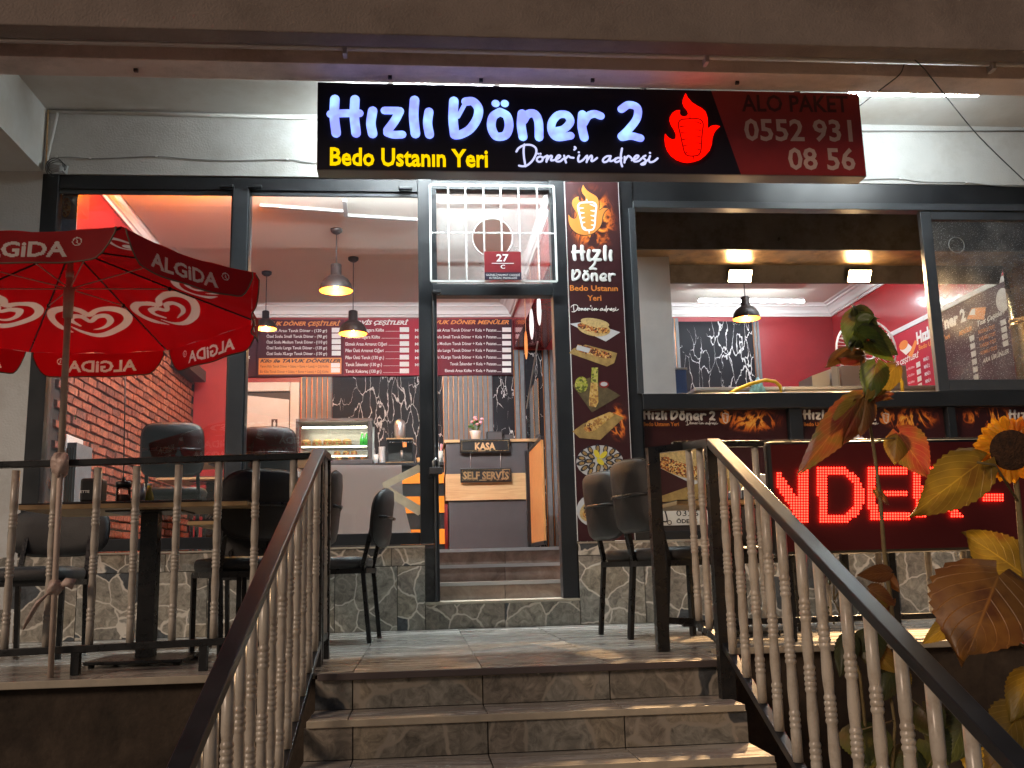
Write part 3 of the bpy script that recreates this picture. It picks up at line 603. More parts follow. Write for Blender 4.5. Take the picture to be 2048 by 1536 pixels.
# right hand window -----------------------------------------------
RB = 1.607; RT = 3.07
rw = thing('serving_window', 'wide grey sliding serving window of the kitchen with a glass sash on the right', 'window', (3.2, .05, RB))
frame_bars(rw, [(1.495, PT, 1.60, FT), ], M['alu'], .0, .12)
frame_bars(rw, [(1.6, RT, 6.2, FT-.001), (1.6, PT, 6.2, PT+.06)], M['alu'], .008, .12)
frame_bars(rw, [(1.601, 3.015, 6.2, RT-.001), ], M['alu2'], -.02, .08)
frame_bars(rw, [(1.565, RB, 1.6105, 3.014)], M['alu2'], -.015, .007)
frame_bars(rw, [(1.6, RB-.115, 6.2, RB-.001)], M['alu'], -.012, .12)
frame_bars(rw, [(3.84, RB, 3.925, 3.014), (3.926, 2.945, 6.2, 3.013), (3.926, RB, 6.2, RB+.085)], M['alu2'], -.004, .045, 'sash_bar')
box('sash_glass', (3.926, .015, RB+.085), (6.2, .021, 2.944), M['glass2'], rw)
c = PY(1913, 490, -.02); mb = MB()
cs = [c+V((math.cos(t)*.062, 0, math.sin(t)*.062)) for t in [i*math.pi/12 for i in range(25)]]
mb.tube(cs, .0035, 8, cap=False).build('pull_ring', M['steel'], rw)
# posters under the serving window
def W0(px, py, Y): return PY(px, py, Y)
PXS = [(1283, 1577), (1604, 1893), (1911, 2200)]
posts_x = [1.60]
for i, (a, b) in enumerate(PXS):
    xa, xb = PY(a, 815, .0).x, PY(b, 815, 0).x
    posts_x.append((xa, xb))
zt = PY(1283, 815, 0).z; 
ff = [(1.601, PT+.061, posts_x[1][0]-.004, RB-.116), (posts_x[1][1]+.004, PT+.061, posts_x[2][0]-.004, RB-.116), (posts_x[2][1]+.004, PT+.061, posts_x[3][0]-.004, RB-.116)]
frame_bars(rw, ff, M['alu'], .0, .11, 'post')
box('panel_board', (1.6, .06, PT+.06), (6.2, .08, RB-.116), M['charcoal'], rw)
frame_bars(rw, [(posts_x[i][0], zt+.004, posts_x[i][1], RB-.117) for i in (1, 2, 3)], M['alu'], .004, .1, 'rail')

# ================================================================== INTERIOR
IZ = .55; BY = 4.8; LX = -2.54; RX = 5.22; ICZ = 3.56
box('back_wall', (LX-.2, BY, 0), (RX+.2, BY+.2, 3.7), M['redwall'], bl)
lw = box('brick_wall', (LX-.2, .13, IZ), (LX-.028, BY, 3.7), M['mortar'], bl)
box('wall_top', (LX-.03, .3, 2.67), (LX, BY, 3.56), M['redwall'], bl)
box('right_wall', (RX, .13, IZ), (RX+.2, BY, 3.7), M['red'], bl)
box('inner_ceiling', (LX-.2, .3, ICZ), (RX+.2, BY+.2, ICZ+.1), M['iceil'], bl)
box('ceiling_drop', (LX+.1, .31, ICZ-.05), (1.1, 2.45, ICZ-.001), M['iceil'], bl)
mb = MB(); mb.box((LX-.2, .12, IZ-.5), (.1, BY, IZ-.001)); mb.box((1.12, .12, IZ-.5), (RX, BY, IZ-.001)); mb.box((.1, 1.25, IZ-.5), (1.12, BY, IZ-.001))
mb.build('inner_floor', M['ifloor'], bl)
# inner steps in the doorway
iy = [.30, .62, .93, 1.25]; iz = [.18, .303, .427, IZ]
for i in range(3):
    s_ = box('inner_step', (.1, iy[i+1]-.30+.0, .0), (1.12, 1.25+.01*i, iz[i+1]-.03), M['grout'], bl) if False else None
for i in range(3):
    yf, z0, z1 = iy[i], iz[i], iz[i+1]
    s_ = box('inner_step', (.101, yf+.013, z0-.1), (1.119, 1.249, z1-.022), M['grout'], bl)
    for a, b in ((.101, .60+.03*i), (.60+.03*i, 1.119)): tile(s_, a, b, yf, yf+.012, z0, z1-.021, M['itile'], name='tile')
    tile(s_, .101, 1.119, yf-.005, iy[i+1] if i < 2 else 1.3, z1-.02, z1+.0015, M['nose'] if False else M['itile'], name='tread')
    box('nosing', (.101, yf-.014, z1-.022), (1.119, yf-.0055, z1+.003), M['alubright'], s_)
box('inner_landing', (.101, .121, .0), (1.119, 1.2, .178), M['itile'], bl)
# cornice
def cornice(name, p, q, inn):
    p, q, inn = V(p), V(q), V(inn); mb = MB()
    prof = [(0, -.14), (.02, -.14), (.028, -.115), (.045, -.11), (.06, -.07), (.095, -.035), (.115, -.03), (.125, -.012), (.16, -.010), (.17, 0), (0, 0)]
    for i in range(len(prof)-1):
        a, b = prof[i], prof[i+1]
        mb.add([p+inn*a[0]+V((0, 0, a[1])), q+inn*a[0]+V((0, 0, a[1])), q+inn*b[0]+V((0, 0, b[1])), p+inn*b[0]+V((0, 0, b[1]))], [(0, 1, 2, 3)])
    return mb.build(name, M['cornice'], bl)
cornice('cornice', (LX, .3, ICZ-.0), (LX, BY, ICZ), (1, 0, 0)); cornice('cornice', (LX, BY, ICZ), (1.15, BY, ICZ), (0, -1, 0))
cornice('cornice', (1.15, .3, ICZ), (1.15, BY, ICZ), (-1, 0, 0)); cornice('cornice', (1.55, BY, ICZ), (RX, BY, ICZ), (0, -1, 0)); cornice('cornice', (RX, .3, ICZ), (RX, BY, ICZ), (-1, 0, 0))
# red lintel between the two rooms
box('red_lintel', (1.151, .13, 3.02), (1.55, BY, ICZ), M['red'], bl)
# bricks
bc = 0; bricks = []
brv = []
for k in range(3):
    mb = MB(); r0 = random.Random(k); j = lambda: r0.uniform(-.0035, .0035)
    L_, H_ = .2, .058; pts = []
    pts = [(0+.0, -L_/2+j(), -H_/2+j()), (0, L_/2+j(), -H_/2+j()), (0, L_/2+j(), H_/2+j()), (0, -L_/2+j(), H_/2+j())]
    fr = [(.022+j(), p[1]*.95+j(), p[2]*.88+j()) for p in pts]
    mb.add(pts+fr, [(4, 5, 6, 7), (0, 1, 5, 4), (1, 2, 6, 5), (2, 3, 7, 6), (3, 0, 4, 7)])
    brv.append(mb)
hidden = MB(); proto = []
cand = []
for row in range(29):
    z = 2.63-row*.072
    y = .34+(.105 if row % 2 else 0)
    while y < 4.35: cand.append((row, y, z)); y += .213
def vis(y, z):  # roughly what the umbrella and the railing leave visible, plus a margin
    return z > 1.12
cand.sort(key=lambda t: (not vis(t[1], t[2]), t[1]))
meshes = []
for k, (row, y, z) in enumerate(cand):
    if k < 295:
        kk = rnd.randrange(3)
        if len(meshes) < 3:
            while len(meshes) < 3:
                o = MB().add(brv[len(meshes)].v, brv[len(meshes)].f).build('brick', M['brick']); meshes.append(o.data); bpy.data.objects.remove(o)
        o = bpy.data.objects.new('brick', meshes[kk]); COL.objects.link(o); o.parent = lw
        o.location = V((LX-.028, y, z)); o.rotation_euler = (rnd.uniform(-.02, .02), 0, 0); o.scale = (rnd.uniform(.7, 1.2), 1, 1)
    else:
        b_ = brv[rnd.randrange(3)]; hidden.add([(p[0]+LX-.028, p[1]+y, p[2]+z) for p in b_.v], b_.f)
hb = hidden.build('far_bricks', M['brick'], lw, kind='stuff')
box('red_corner_column', (LX, 4.35, IZ), (-2.12, BY-.001, ICZ-.141), M['redwall'], bl)
box('dark_shelf', (LX, 3.3, 2.52), (LX+.16, 4.2, 2.64), M['blackp'], bl)
# wc door
WZ = 2.62; wx0, wx1 = PY(415, 800, BY).x, PY(600, 800, BY).x
wc = thing('wc_door', 'white inner door with a small washroom sign left of the display case', 'door', ((wx0+wx1)/2, BY-.05, IZ))
mb = MB(); mb.box((wx0, BY-.06, IZ), (wx0+.12, BY-.002, WZ)); mb.build('casing', M['whitedoor'], wc, bevel=.01)
MB().box((wx1-.11, BY-.06, IZ), (wx1, BY-.002, WZ)).build('casing', M['whitedoor'], wc, bevel=.01)
MB().box((wx0+.121, BY-.06, WZ-.11), (wx1-.111, BY-.002, WZ)).build('casing', M['whitedoor'], wc, bevel=.01)
box('painted_dark_opening', (wx0+.121, BY-.012, IZ), (wx1-.111, BY-.003, WZ-.111), M['blackp'], wc)  # black sheet filling the casing; the darkness behind the leaf is its colour
d0 = V((wx0+.13, BY-.02, 0)); ddir = V((math.cos(-.06), math.sin(-.06), 0)); 
pa, pb = V((wx0+.13, BY-.03, IZ)), V((wx1-.12, BY-.014, IZ))
mb = MB(); mb.add([pa, pb, pb+V((0, 0, 1.86)), pa+V((0, 0, 1.95)), pa+V((0, -.03, 0)), pb+V((0, -.03, 0)), pb+V((0, -.03, 1.86)), pa+V((0, -.03, 1.95))], [(0, 1, 2, 3), (7, 6, 5, 4), (0, 4, 5, 1), (1, 5, 6, 2), (2, 6, 7, 3), (3, 7, 4, 0)])
mb.build('door_leaf', M['whitedoor'], wc)
mb = MB(); q = PY(549, 847, BY-.06); mb.box((q.x-.035, BY-.068, q.z-.05), (q.x+.035, BY-.063, q.z+.05)); mb.build('washroom_sign', M['blackp'], wc)
mb = MB(); mb.poly([(q.x-.012, BY-.0695, q.z-.035), (q.x+.012, BY-.0695, q.z-.035), (q.x+.014, BY-.0695, q.z+.015), (q.x-.014, BY-.0695, q.z+.015)]); mb.poly([(q.x+.009*math.cos(t), BY-.0695, q.z+.026+.009*math.sin(t)) for t in [i*math.pi/4 for i in range(8)]]); mb.build('pictogram', M['whitep'], wc)
# slats and marble on the back wall
def slats(px0, px1, ztop, n, zbot=1.2, Y=BY):
    x0, x1 = PY(px0, 780, Y).x, PY(px1, 780, Y).x; wd = (x1-x0)/n
    pn = box('slat_panel', (x0, Y-.012, zbot), (x1, Y-.001, ztop), M['blackp'], bl); gm = MB()
    for i in range(n): gm.box((x0+wd*i, Y-.020, zbot), (x0+wd*i+wd*.10, Y-.0121, ztop))
    gm.build('gold_trim', M['gold'], pn, kind='stuff')
    for i in range(n):
        a = x0+wd*i+wd*.18
        box('slat', (a, Y-.034, zbot), (a+wd*.68, Y-.0121, ztop), M['slat'], pn)
MBZ = 2.69
slats(603, 665, MBZ-.004, 6); slats(886, 985, MBZ-.004, 10); slats(1028, 1050, 3.0, 2, .56); slats(1086, 1112, 3.0, 2, .56)
slats(1338, 1364, 3.40, 3); slats(1513, 1526, 3.40, 2)
def marble(px0, px1, z1, z0=1.0):
    x0, x1 = PY(px0, 780, BY).x, PY(px1, 780, BY).x; box('marble_sheet', (x0+.003, BY-.01, z0), (x1-.003, BY-.001, z1), M['marble'], bl)
marble(665, 886, MBZ-.004); marble(985, 1028, MBZ-.004, .56); marble(1050, 1086, 3.0, .56); marble(1364, 1513, 3.36)
marble(1112, 1338, 3.0, .56)
# kitchen pillar
a, b = PY(1268, 560, .95), PY(1340, 785, .95)
box('white_pillar', (a.x-.25, .75, IZ), (b.x, 1.0, 2.93), M['whitedoor'], bl)
# soffit light line (orange glow at the left)
# ================================================================== MENU BOARDS
def menu_board(name_label, px0, px1, c0, c1, py0=637, py1=750, Y=BY-.05, zt=None):
    a, b = PY(px0, py0, Y), PY(px1, py1, Y); zt_, zb_ = 3.385, MBZ
    o = thing('menu_board', name_label, 'menu board', ((a.x+b.x)/2, Y, (zt_+zb_)/2))
    box('panel', (a.x+.003, Y, zb_), (b.x-.003, Y+.03, zt_), grad_mat('menu_print', c0, c1, .3), o)
    return o, a.x, b.x, zt_, zb_, Y
bg = (.06, .014, .022); bgr = (.42, .022, .045)
NP = .0016
def L(mb, s, px0, px1, py, Y, hpx, **k):
    A, B = PY(px0, py, Y), PY(px1, py, Y); h = abs(PY(px0, py-hpx, Y).z-A.z); txt(mb, s, A, B, h, **k)
def price(mb, px0, py0, px1, py1, Y):
    A, B = PY(px0, py1, Y), PY(px1, py0, Y); mb.poly([(A.x, Y, A.z), (B.x, Y, A.z), (B.x, Y, B.z), (A.x, Y, B.z)])
# board: kokorec (left)
o, x0, x1, zt_, zb_, Y = menu_board('dark menu board above the white inner door, listing kokoreç', 385, 514, bg, bg); yp = Y-NP
mb = MB(); L(mb, 'Yarım Kokoreç', 402, 447, 738, yp, 6); L(mb, 'Tüm Kokoreç', 402, 442, 748, yp, 6); mb.build('lettering', M['orangep'], o)
mb = MB(); L(mb, 'R', 491, 500, 717, yp, 5, shear=.3, bold=.03); price(mb, 491, 724, 495, 749, yp); mb.build('price_labels', M['whitep'], o)
# board 1
o, x0, x1, zt_, zb_, Y = menu_board('menu board of chicken döner sorts with an orange panel below', 514, 688, bg, (.10, .012, .022)); yp = Y-NP
mb = MB(); L(mb, 'TAVUK DÖNER ÇEŞİTLERİ', 522, 681, 651, yp, 8, bold=.03, shear=.35); mb.build('heading', M['orangep'], o)
rows = [('Ekmek Arası Tavuk Döner - (120 gr)', 664), ('Özel Soslu Small Tavuk Döner - (90 gr)', 675.5), ('Özel Soslu Medium Tavuk Döner - (110 gr)', 687), ('Özel Soslu Large Tavuk Döner - (120 gr)', 698.5), ('Özel Soslu XLarge Tavuk Döner - (130 gr)', 710)]
mb = MB()
for s, y in rows: L(mb, s, 533, 654, y, yp, 6.2, bold=.008)
mb.build('lettering', M['whitep'], o)
mb = MB()
for s, y in rows: price(mb, 663.5, y-8.5, 681.5, y+1, yp)
price(mb, 662, 726, 680, 735, yp-.002); price(mb, 662, 736, 680, 745, yp-.002)
mb.build('price_labels', M['whitep'], o)
A, B = PY(517, 749, Y), PY(683, 715.5, Y); box('orange_strip', (A.x, Y-.0012, A.z), (B.x, Y-.0002, B.z), M['orangep'], o)
mb = MB(); L(mb, 'Kilo ile TAVUK DÖNERLER', 520, 681, 725, yp-.001, 7, bold=.035, shear=.35); L(mb, 'Yarım Kilo Tavuk Döner + Salata + Ezme + Lavaş + Çiğ Köfte', 520, 657, 735, yp-.001, 5, bold=.005); L(mb, 'Bir Kilo Tavuk Döner + Salata + Ezme + Lavaş + Çiğ Köfte', 520, 657, 745.5, yp-.001, 5, bold=.005); mb.build('small_lettering', M['blackp'], o)
# board 2
o, x0, x1, zt_, zb_, Y = menu_board('bright red menu board of set dishes in the middle of the back wall', 688, 866, (.17, .012, .025), bgr); yp = Y-NP
mb = MB(); L(mb, 'SERVİS ÇEŞİTLERİ', 700, 817, 649, yp, 8, bold=.035, shear=.35)
rows = [('Ekmek Arası Izgara Köfte', 768, 663), ('Pilav Üstü Izgara Köfte', 760, 677), ('Ekmek Arası Arnavut Ciğeri', 774, 691), ('Pilav Üstü Arnavut Ciğeri', 767, 704), ('Pilav Üstü Tavuk (130 gr.)', 768, 718), ('Tavuk İskender (130 gr.)', 764, 732), ('Tavuk Kokoreç (130 gr.)', 763, 745.5)]
for s, x, y in rows:
    L(mb, s, 691, x, y, yp, 6.6, bold=.02); price(mb, x+3, y-.9, 799, y-.2, yp)
for k in range(6): L(mb, 'MENÜ %d' % (k+1), 830, 862, 663+k*13.8, yp, 5.5, bold=.03)
mb.build('lettering', M['whitep'], o)
mb = MB()
for s, x, y in rows: price(mb, 799.5, y-8.5, 818, y+1, yp)
mb.build('price_labels', M['whitep'], o)
# board 3
o, x0, x1, zt_, zb_, Y = menu_board('menu board of chicken döner meal deals seen through the doorway', 866, 1027, (.17, .012, .025), (.03, .014, .022)); yp = Y-NP
mb = MB(); L(mb, 'TAVUK DÖNER MENÜLER', 852, 1018, 648, yp, 8, bold=.03, shear=.35); mb.build('heading', M['orangep'], o)
mb = MB(); m2 = MB()
rows = [('Ekmek Arası Tavuk Döner + Kola + Patates', 863), ('Özel Soslu Small Tavuk Döner + Kola + Patates', 852), ('Özel Soslu Medium Tavuk Döner + Kola + Patates', 846), ('Özel Soslu Large Tavuk Döner + Kola + Patates', 852), ('Özel Soslu XLarge Tavuk Döner + Kola + Patates', 848), ('Tavuk İskender + Kola + Patates', 900), ('Ekmek Arası Köfte + Kola + Patates', 890)]
for i, (s, x) in enumerate(rows):
    y = 663+i*13.5; L(mb, s, x, 993, y, yp, 6.2, bold=.01); price(mb, 994, y-.8, 1003, y, yp); price(m2, 1004.5, y-8, 1022, y+1, yp)
mb.build('lettering', M['whitep'], o); m2.build('price_labels', M['whitep'], o)

# right wall boards of the kitchen
X = RX-.02
def X_(px, py, x=RX-.0235): return PX(px, py, x)
def yz(px, py): q = PX(px, py, RX); return q.y, q.z
ya, za = yz(1730, 705); yb2, zb2 = yz(2020, 560)
TRZ = yz(1881, 623)[1]
box('wall_trim', (RX-.03, -.0+.3, TRZ-.02), (RX, 4.2, TRZ+.03), M['cornice'], bl)
o = thing('menu_board', 'maroon side-wall menu board behind the wilted sunflower, with sandwich pictures', 'menu board', (RX, 2.6, 2.4))
ysp = yz(1888, 700)[0]
box('panel', (RX-.02, ysp, 1.4), (RX, 3.3, TRZ-.021), grad_mat('side_menu_print', bgr, bg, .25), o)
def LX_(mb, s, p0, p1, hpx, **k):
    A, B = X_(*p0), X_(*p1); h = (X_(p0[0], p0[1]-hpx)-A).z; txt(mb, s, A, B, h, **k)
o2 = thing('menu_board', 'maroon side-wall menu board of toasts seen through the greasy sash', 'menu board', (RX, .9, 2.4))
box('panel', (RX-.02, .35, 1.4), (RX, ysp-.004, TRZ-.021), grad_mat('side_menu_print', bg, bg, .25), o2)
mb = MB(); m2 = MB()
LX_(mb, 'Hızlı', (1834, 688), (1862, 674), 24, bold=.05); LX_(mb, 'Döner 2', (1866, 668), (1932, 640), 24, bold=.05)
LX_(mb, 'SERVİS ÇEŞİTLERİ', (1776, 741), (1838, 713), 9, bold=.03, shear=.3)
for k, s in enumerate(('MENÜ 1', 'MENÜ 2', 'MENÜ 3', 'MENÜ 4', 'MENÜ 5')):
    LX_(mb, s, (1847+k*1.4, 723+k*14.5), (1858+k*1.4, 719+k*14.5), 7, bold=.03)
    LX_(mb, 'Ekmek Arası Köfte', (1790, 740+11+k*14.5), (1829, 735+k*14.5), 5)
    q = [X_(1832+k*1.2, 735-9+k*14.3), X_(1840+k*1.2, 731-9+k*14.3), X_(1841+k*1.2, 741-9+k*14.3), X_(1833+k*1.2, 745-9+k*14.3)]; m2.poly(q)
mb.build('lettering', M['whitep'], o); m2.build('price_labels', M['whitep'], o)
mb = MB(); LX_(mb, 'Bedo Ustanın Yeri', (1838, 700), (1900, 676), 10, bold=.02); mb.build('orange_lettering', M['orangep'], o)
mb = MB(); mb.poly([X_(1800, 700), X_(1812, 683), X_(1826, 696), X_(1812, 710)]); mb.build('plate_print', M['whitep'], o)
mb = MB(); c_ = X_(1807, 690, RX-.0245); c2 = X_(1814, 690, RX-.0245); rr = (c2-c_).length
mb.poly([c_+V((0, math.cos(t)*rr*1.3, math.sin(t)*.05)) for t in [i*math.pi/6 for i in range(12)]]); mb.poly([X_(1816, 712, RX-.0245), X_(1830, 680, RX-.0245), X_(1835, 683, RX-.0245), X_(1824, 714, RX-.0245)]); mb.build('sandwich_print', M['orangep'], o)
mb = MB(); m2 = MB(); m3 = MB()
LX_(mb, 'Tost Çeşitleri', (1955, 652), (2010, 627), 10, bold=.03, shear=.3); LX_(mb, 'ARA ÜRÜNLER', (1965, 727), (2018, 706), 9, bold=.03, shear=.3)
LX_(m2, 'MENÜLER', (1918, 672), (1944, 660), 9, bold=.03, shear=.3)
for k, s in enumerate(('SUCUKLU TOST', 'KAŞARLI TOST', 'KARIŞIK TOST', 'KUMRU TOST')):
    LX_(m2, s, (1957+k*1.6, 668+k*14), (1990+k*1.6, 656+k*14), 7.5, bold=.02)
    q = [X_(2000+k*1.6, 642+k*14), X_(2011+k*1.6, 637+k*14), X_(2013+k*1.6, 648+k*14), X_(2002+k*1.6, 652+k*14)]; m3.poly(q)
for k in range(6): m3.poly([X_(1938+k*1.7, 673+k*15.6), X_(1948+k*1.7, 669+k*15.6), X_(1949+k*1.7, 680+k*15.6), X_(1940+k*1.7, 684+k*15.6)])
mb.build('lettering', M['whitep'], o2); m2.build('orange_lettering', M['orangep'], o2); m3.build('price_labels', M['whitep'], o2)
mb = MB(); mb.poly([X_(1934, 638), X_(1943, 616), X_(1972, 614), X_(1968, 639)]); mb.build('wooden_board_print', M['orangep'], o2)
mb = MB(); mb.poly([X_(1938, 630, RX-.0245), X_(1944, 618, RX-.0245), X_(1950, 617, RX-.0245), X_(1950, 630, RX-.0245)]); cc = X_(2005, 600, RX-.0245)
mb.poly([cc+V((0, math.cos(t)*.10, math.sin(t)*.11)) for t in [i*math.pi/8 for i in range(16)]]); mb.build('plate_print', M['whitep'], o2)

# ================================================================== LAMPS
def tube_lamp(label, a, b, r, m, cat='tube light'):
    a, b = V(a), V(b); o = thing('tube_light', label, cat, tuple((a+b)/2))
    MB().tube([a, b], r, 10).build('lit_tube', m, o)
    MB().beam(a+V((0, 0, r+.014)), b+V((0, 0, r+.014)), r*3.2, .024).build('batten', M['white'], o)
    return o
a, b = PY(1700, 186, YB0+.03), PY(1957, 188, YB0+.03)
tube_lamp('glaring white tube light mounted under the overhang right of the shop sign', (a.x, YB0+.04, a.z+.0), (b.x, YB0+.04, b.z), .014, M['tube'])
tube_lamp('white tube light hidden behind the left half of the shop sign', (-.38, -.42, CZ_-.05), (1.0, -.42, CZ_-.05), .016, M['tubeh'])
tube_lamp('white ceiling tube light over the kitchen, beyond the pendant lamp', PY(1398, 601, 3.9), PY(1608, 603, 3.9), .012, M['tubein'])
tube_lamp('white ceiling tube light inside, hidden above the left window frame', (-1.3, .42, ICZ-.12), (.6, .42, ICZ-.12), .018, M['tubef'])
tube_lamp('white ceiling tube light over the kitchen behind the sash', (3.4, 2.2, ICZ-.06), (4.7, 2.2, ICZ-.06), .018, M['tubein'])
def pendant(label, px, py_top, py_rim, wpx, Y, canopy=True, group='black dome pendant lamps in the dining room', power=16):
    c = PY(px, py_rim-5, Y); k = wpx*(Y-CAM.y)/1957/2
    o = thing('pendant_lamp', label, 'pendant lamp', (c.x, c.y, c.z), group=group)
    R_ = k; H = R_*1.55
    prof = [(R_, 0), (R_*.995, R_*.12), (R_*.93, R_*.42), (R_*.74, R_*.72), (R_*.5, R_*.9), (R_*.33, R_*1.0), (R_*.33, H+R_*.1), (R_*.26, H+R_*.16), (.0, H+R_*.17)]
    MB().lathe(prof, (c.x, c.y, c.z), 28, open_=True).build('lamp_shade', M['shade'], o)
    pin = [(R_*.985, .001), (R_*.97, R_*.12), (R_*.9, R_*.4), (R_*.7, R_*.69), (R_*.45, R_*.86), (.0, R_*.9)]
    MB().lathe(pin, (c.x, c.y, c.z), 28, open_=True).build('shade_lining', M['shadein'], o)
    MB().lathe([(0, R_*.2), (R_*.14, R_*.26), (R_*.22, R_*.42), (R_*.16, R_*.62), (R_*.1, R_*.75)], (c.x, c.y, c.z), 14).build('bulb', M['bulb'], o)
    zc = ICZ-(.05 if Y < 2.45 and c.x < 1.1 else 0)
    MB().tube([(c.x, c.y, c.z+H), (c.x, c.y, zc-.03)], .005, 6).build('cord', M['black'], o)
    MB().lathe([(.0, -.045), (.03, -.043), (.052, -.025), (.055, 0)], (c.x, c.y, zc), 16).build('ceiling_rose', M['shade'], o)
    l = bpy.data.lights.new('pendant_glow', 'POINT'); l.energy = power; l.color = (1, .5, .17); l.shadow_soft_size = .015
    lo = bpy.data.objects.new('pendant_glow', l); COL.objects.link(lo); lo.parent = o; lo.location = (0, 0, R_*.08)
    return o
pendant('largest pendant lamp, hanging in the middle of the left window', 672, 520, 587, 67, 1.9)
pendant('pendant lamp in front of the menu boards, just right of the largest one', 706, 618, 673, 57, 2.9)
pendant('pendant lamp half hidden behind the umbrella edge', 531, 608, 663, 44, 3.4)
pendant('pendant lamp hidden behind the window mullion', 462, 530, 560, 40, 3.9)
pendant('pendant lamp in the kitchen under the white ceiling tube', 1493, 588, 643, 57, 2.6, group=None)
# orange cove light upper left
cv = thing('cove_light', 'orange LED strip glowing high in the left corner of the window', 'strip light', (-1.7, .85, 3.47))
box('led_strip', (-2.3, .84, 3.445), (-1.2, .86, 3.465), M['orangel'], cv)
lb = thing('light_box', 'glowing red orange light box on the left interior wall', 'light box', (LX+.02, 1.2, 2.9))
q = [PX(145, 418, LX+.05), PX(145, 448, LX+.05), PX(176, 455, LX+.05)]
mb = MB(); mb.box((LX+.001, .60, 2.45), (LX+.05, 1.5, 3.02)); mb.build('casing', M['black'], lb)
M['redbox'] = emat('lit_red_box', (1.0, .06, .01), 1.3)
mb = MB(); mb.box((LX+.0505, .62, 2.47), (LX+.054, 1.48, 3.00)); mb.build('lit_face', M['redbox'], lb)
tk = thing('cable_trunking', 'white cable trunking stepping along the dining room ceiling', 'trunking', tuple(PZ(690, 420, ICZ-.06)))
zt_k = ICZ-.062
for (a, b) in (((520, 411), (689, 423)), ((689, 400), (692, 431)), ((692, 431), (838, 440))): MB().beam(PZ(a[0], a[1], zt_k), PZ(b[0], b[1], zt_k), .035, .022).build('trunk', mat('grey_trunking', (.36, .35, .34), .6), tk)
cdl = thing('hanging_cable', 'thin dark cable hanging in front of the brick wall inside', 'cord', tuple(PY(249, 880, 1.6)))
MB().tube([PY(251, 640, 1.6), PY(250, 800, 1.6), PY(247, 960, 1.6)], .005, 6).build('cord', M['black'], cdl)
# picture in the top left corner
pc = thing('wall_poster', 'small grey poster with a plate of food in the top left corner of the window', 'poster', (-2.42, .2, 3.0))
a, b = PY(112, 380, .14), PY(152, 460, .14)
mb = MB(); mb.box((a.x, .14, 2.75), (b.x, .15, a.z)); mb.build('sheet', mat('grey_poster', (.30, .26, .27), .5, var=.35, vs_=9), pc)
mb = MB(); cxx = PY(132, 415, .138)
mb.poly([cxx+V((.035*math.cos(t), 0, .075*math.sin(t))) for t in [i*math.pi/8 for i in range(16)]])
M['food'] = crumb_mat('food_print', [(.6, .28, .08), (.75, .42, .15), (.35, .13, .04), (.7, .55, .3)], 70); mb.build('food_print', M['food'], pc)

# kitchen hood
hd = thing('extractor_hood', 'greasy dark steel extractor hood above the serving window', 'extractor hood', (3.4, .8, 2.9))
zf0 = PY(1290, 498, .55).z; hz = zf0
hx0, hx1 = 1.66, 5.1
y1 = PZ(1500, 530, hz).y
box('front_panel', (hx0, .55, hz), (hx1, .575, 3.5), M['hood'], hd)
box('underside', (hx0, .5755, hz), (hx1, y1, hz+.02), M['hoodu'], hd)
zb3 = PY(1500, 563, y1+.06).z
mb = MB(); mb.add([(hx0+.0, y1, hz+.019), (hx1, y1, hz+.019), (hx1, y1+.1, zb3), (hx0, y1+.1, zb3), (hx0, y1+.15, hz+.019), (hx1, y1+.15, hz+.019), (hx1, y1+.13, zb3), (hx0, y1+.13, zb3)], [(0, 1, 2, 3), (4, 7, 6, 5), (3, 2, 6, 7), (0, 4, 5, 1), (0, 3, 7, 4), (1, 5, 6, 2)]); mb.build('lamp_rail', M['hood'], hd)
for px, lab in ((1478, 'left one of two glaring warm flood lamps under the hood'), (1716, 'right one of two glaring warm flood lamps under the hood')):
    q = PY(px, 550, y1+.04); o = thing('flood_lamp', lab, 'flood lamp', (q.x, q.y, q.z), group='warm flood lamps under the hood')
    Mx = Matrix.Translation(q) @ Matrix.Rotation(math.radians(33), 4, 'X')
    mb = MB(); mb.box((-.105, -.03, -.058), (.105, -.008, .058), Mx); mb.build('casing', M['black'], o)
    mb = MB(); mb.box((-.097, -.036, -.05), (.097, -.031, .05), Mx); mb.build('lit_face', M['flood'], o)
    l = bpy.data.lights.new('flood_glow', 'AREA'); l.shape = 'RECTANGLE'; l.size = .15; l.size_y = .09; l.energy = 60; l.color = (1, .62, .30); l.spread = math.radians(75)
    lo = bpy.data.objects.new('flood_glow', l); COL.objects.link(lo); nrm_ = V((0, -.74, -.67)); lo.matrix_world = Matrix.Translation(q+nrm_*.042) @ nrm_.to_track_quat('-Z', 'Y').to_matrix().to_4x4()
# brass duct
dt = thing('flue_duct', 'shiny brass coloured round flue duct at the right edge', 'duct', tuple(PY(2046, 640, .75)))
q = PY(2046, 640, .75); mb = MB(); mb.lathe([(.13, 1.7), (.13, 2.28), (.138, 2.285), (.138, 2.30), (.13, 2.305), (.13, 2.33), (.138, 2.335), (.138, 2.35), (.13, 2.355), (.13, 3.3)], (q.x+.03, .75, 0), 32); mb.build('duct_pipe', M['duct'], dt)

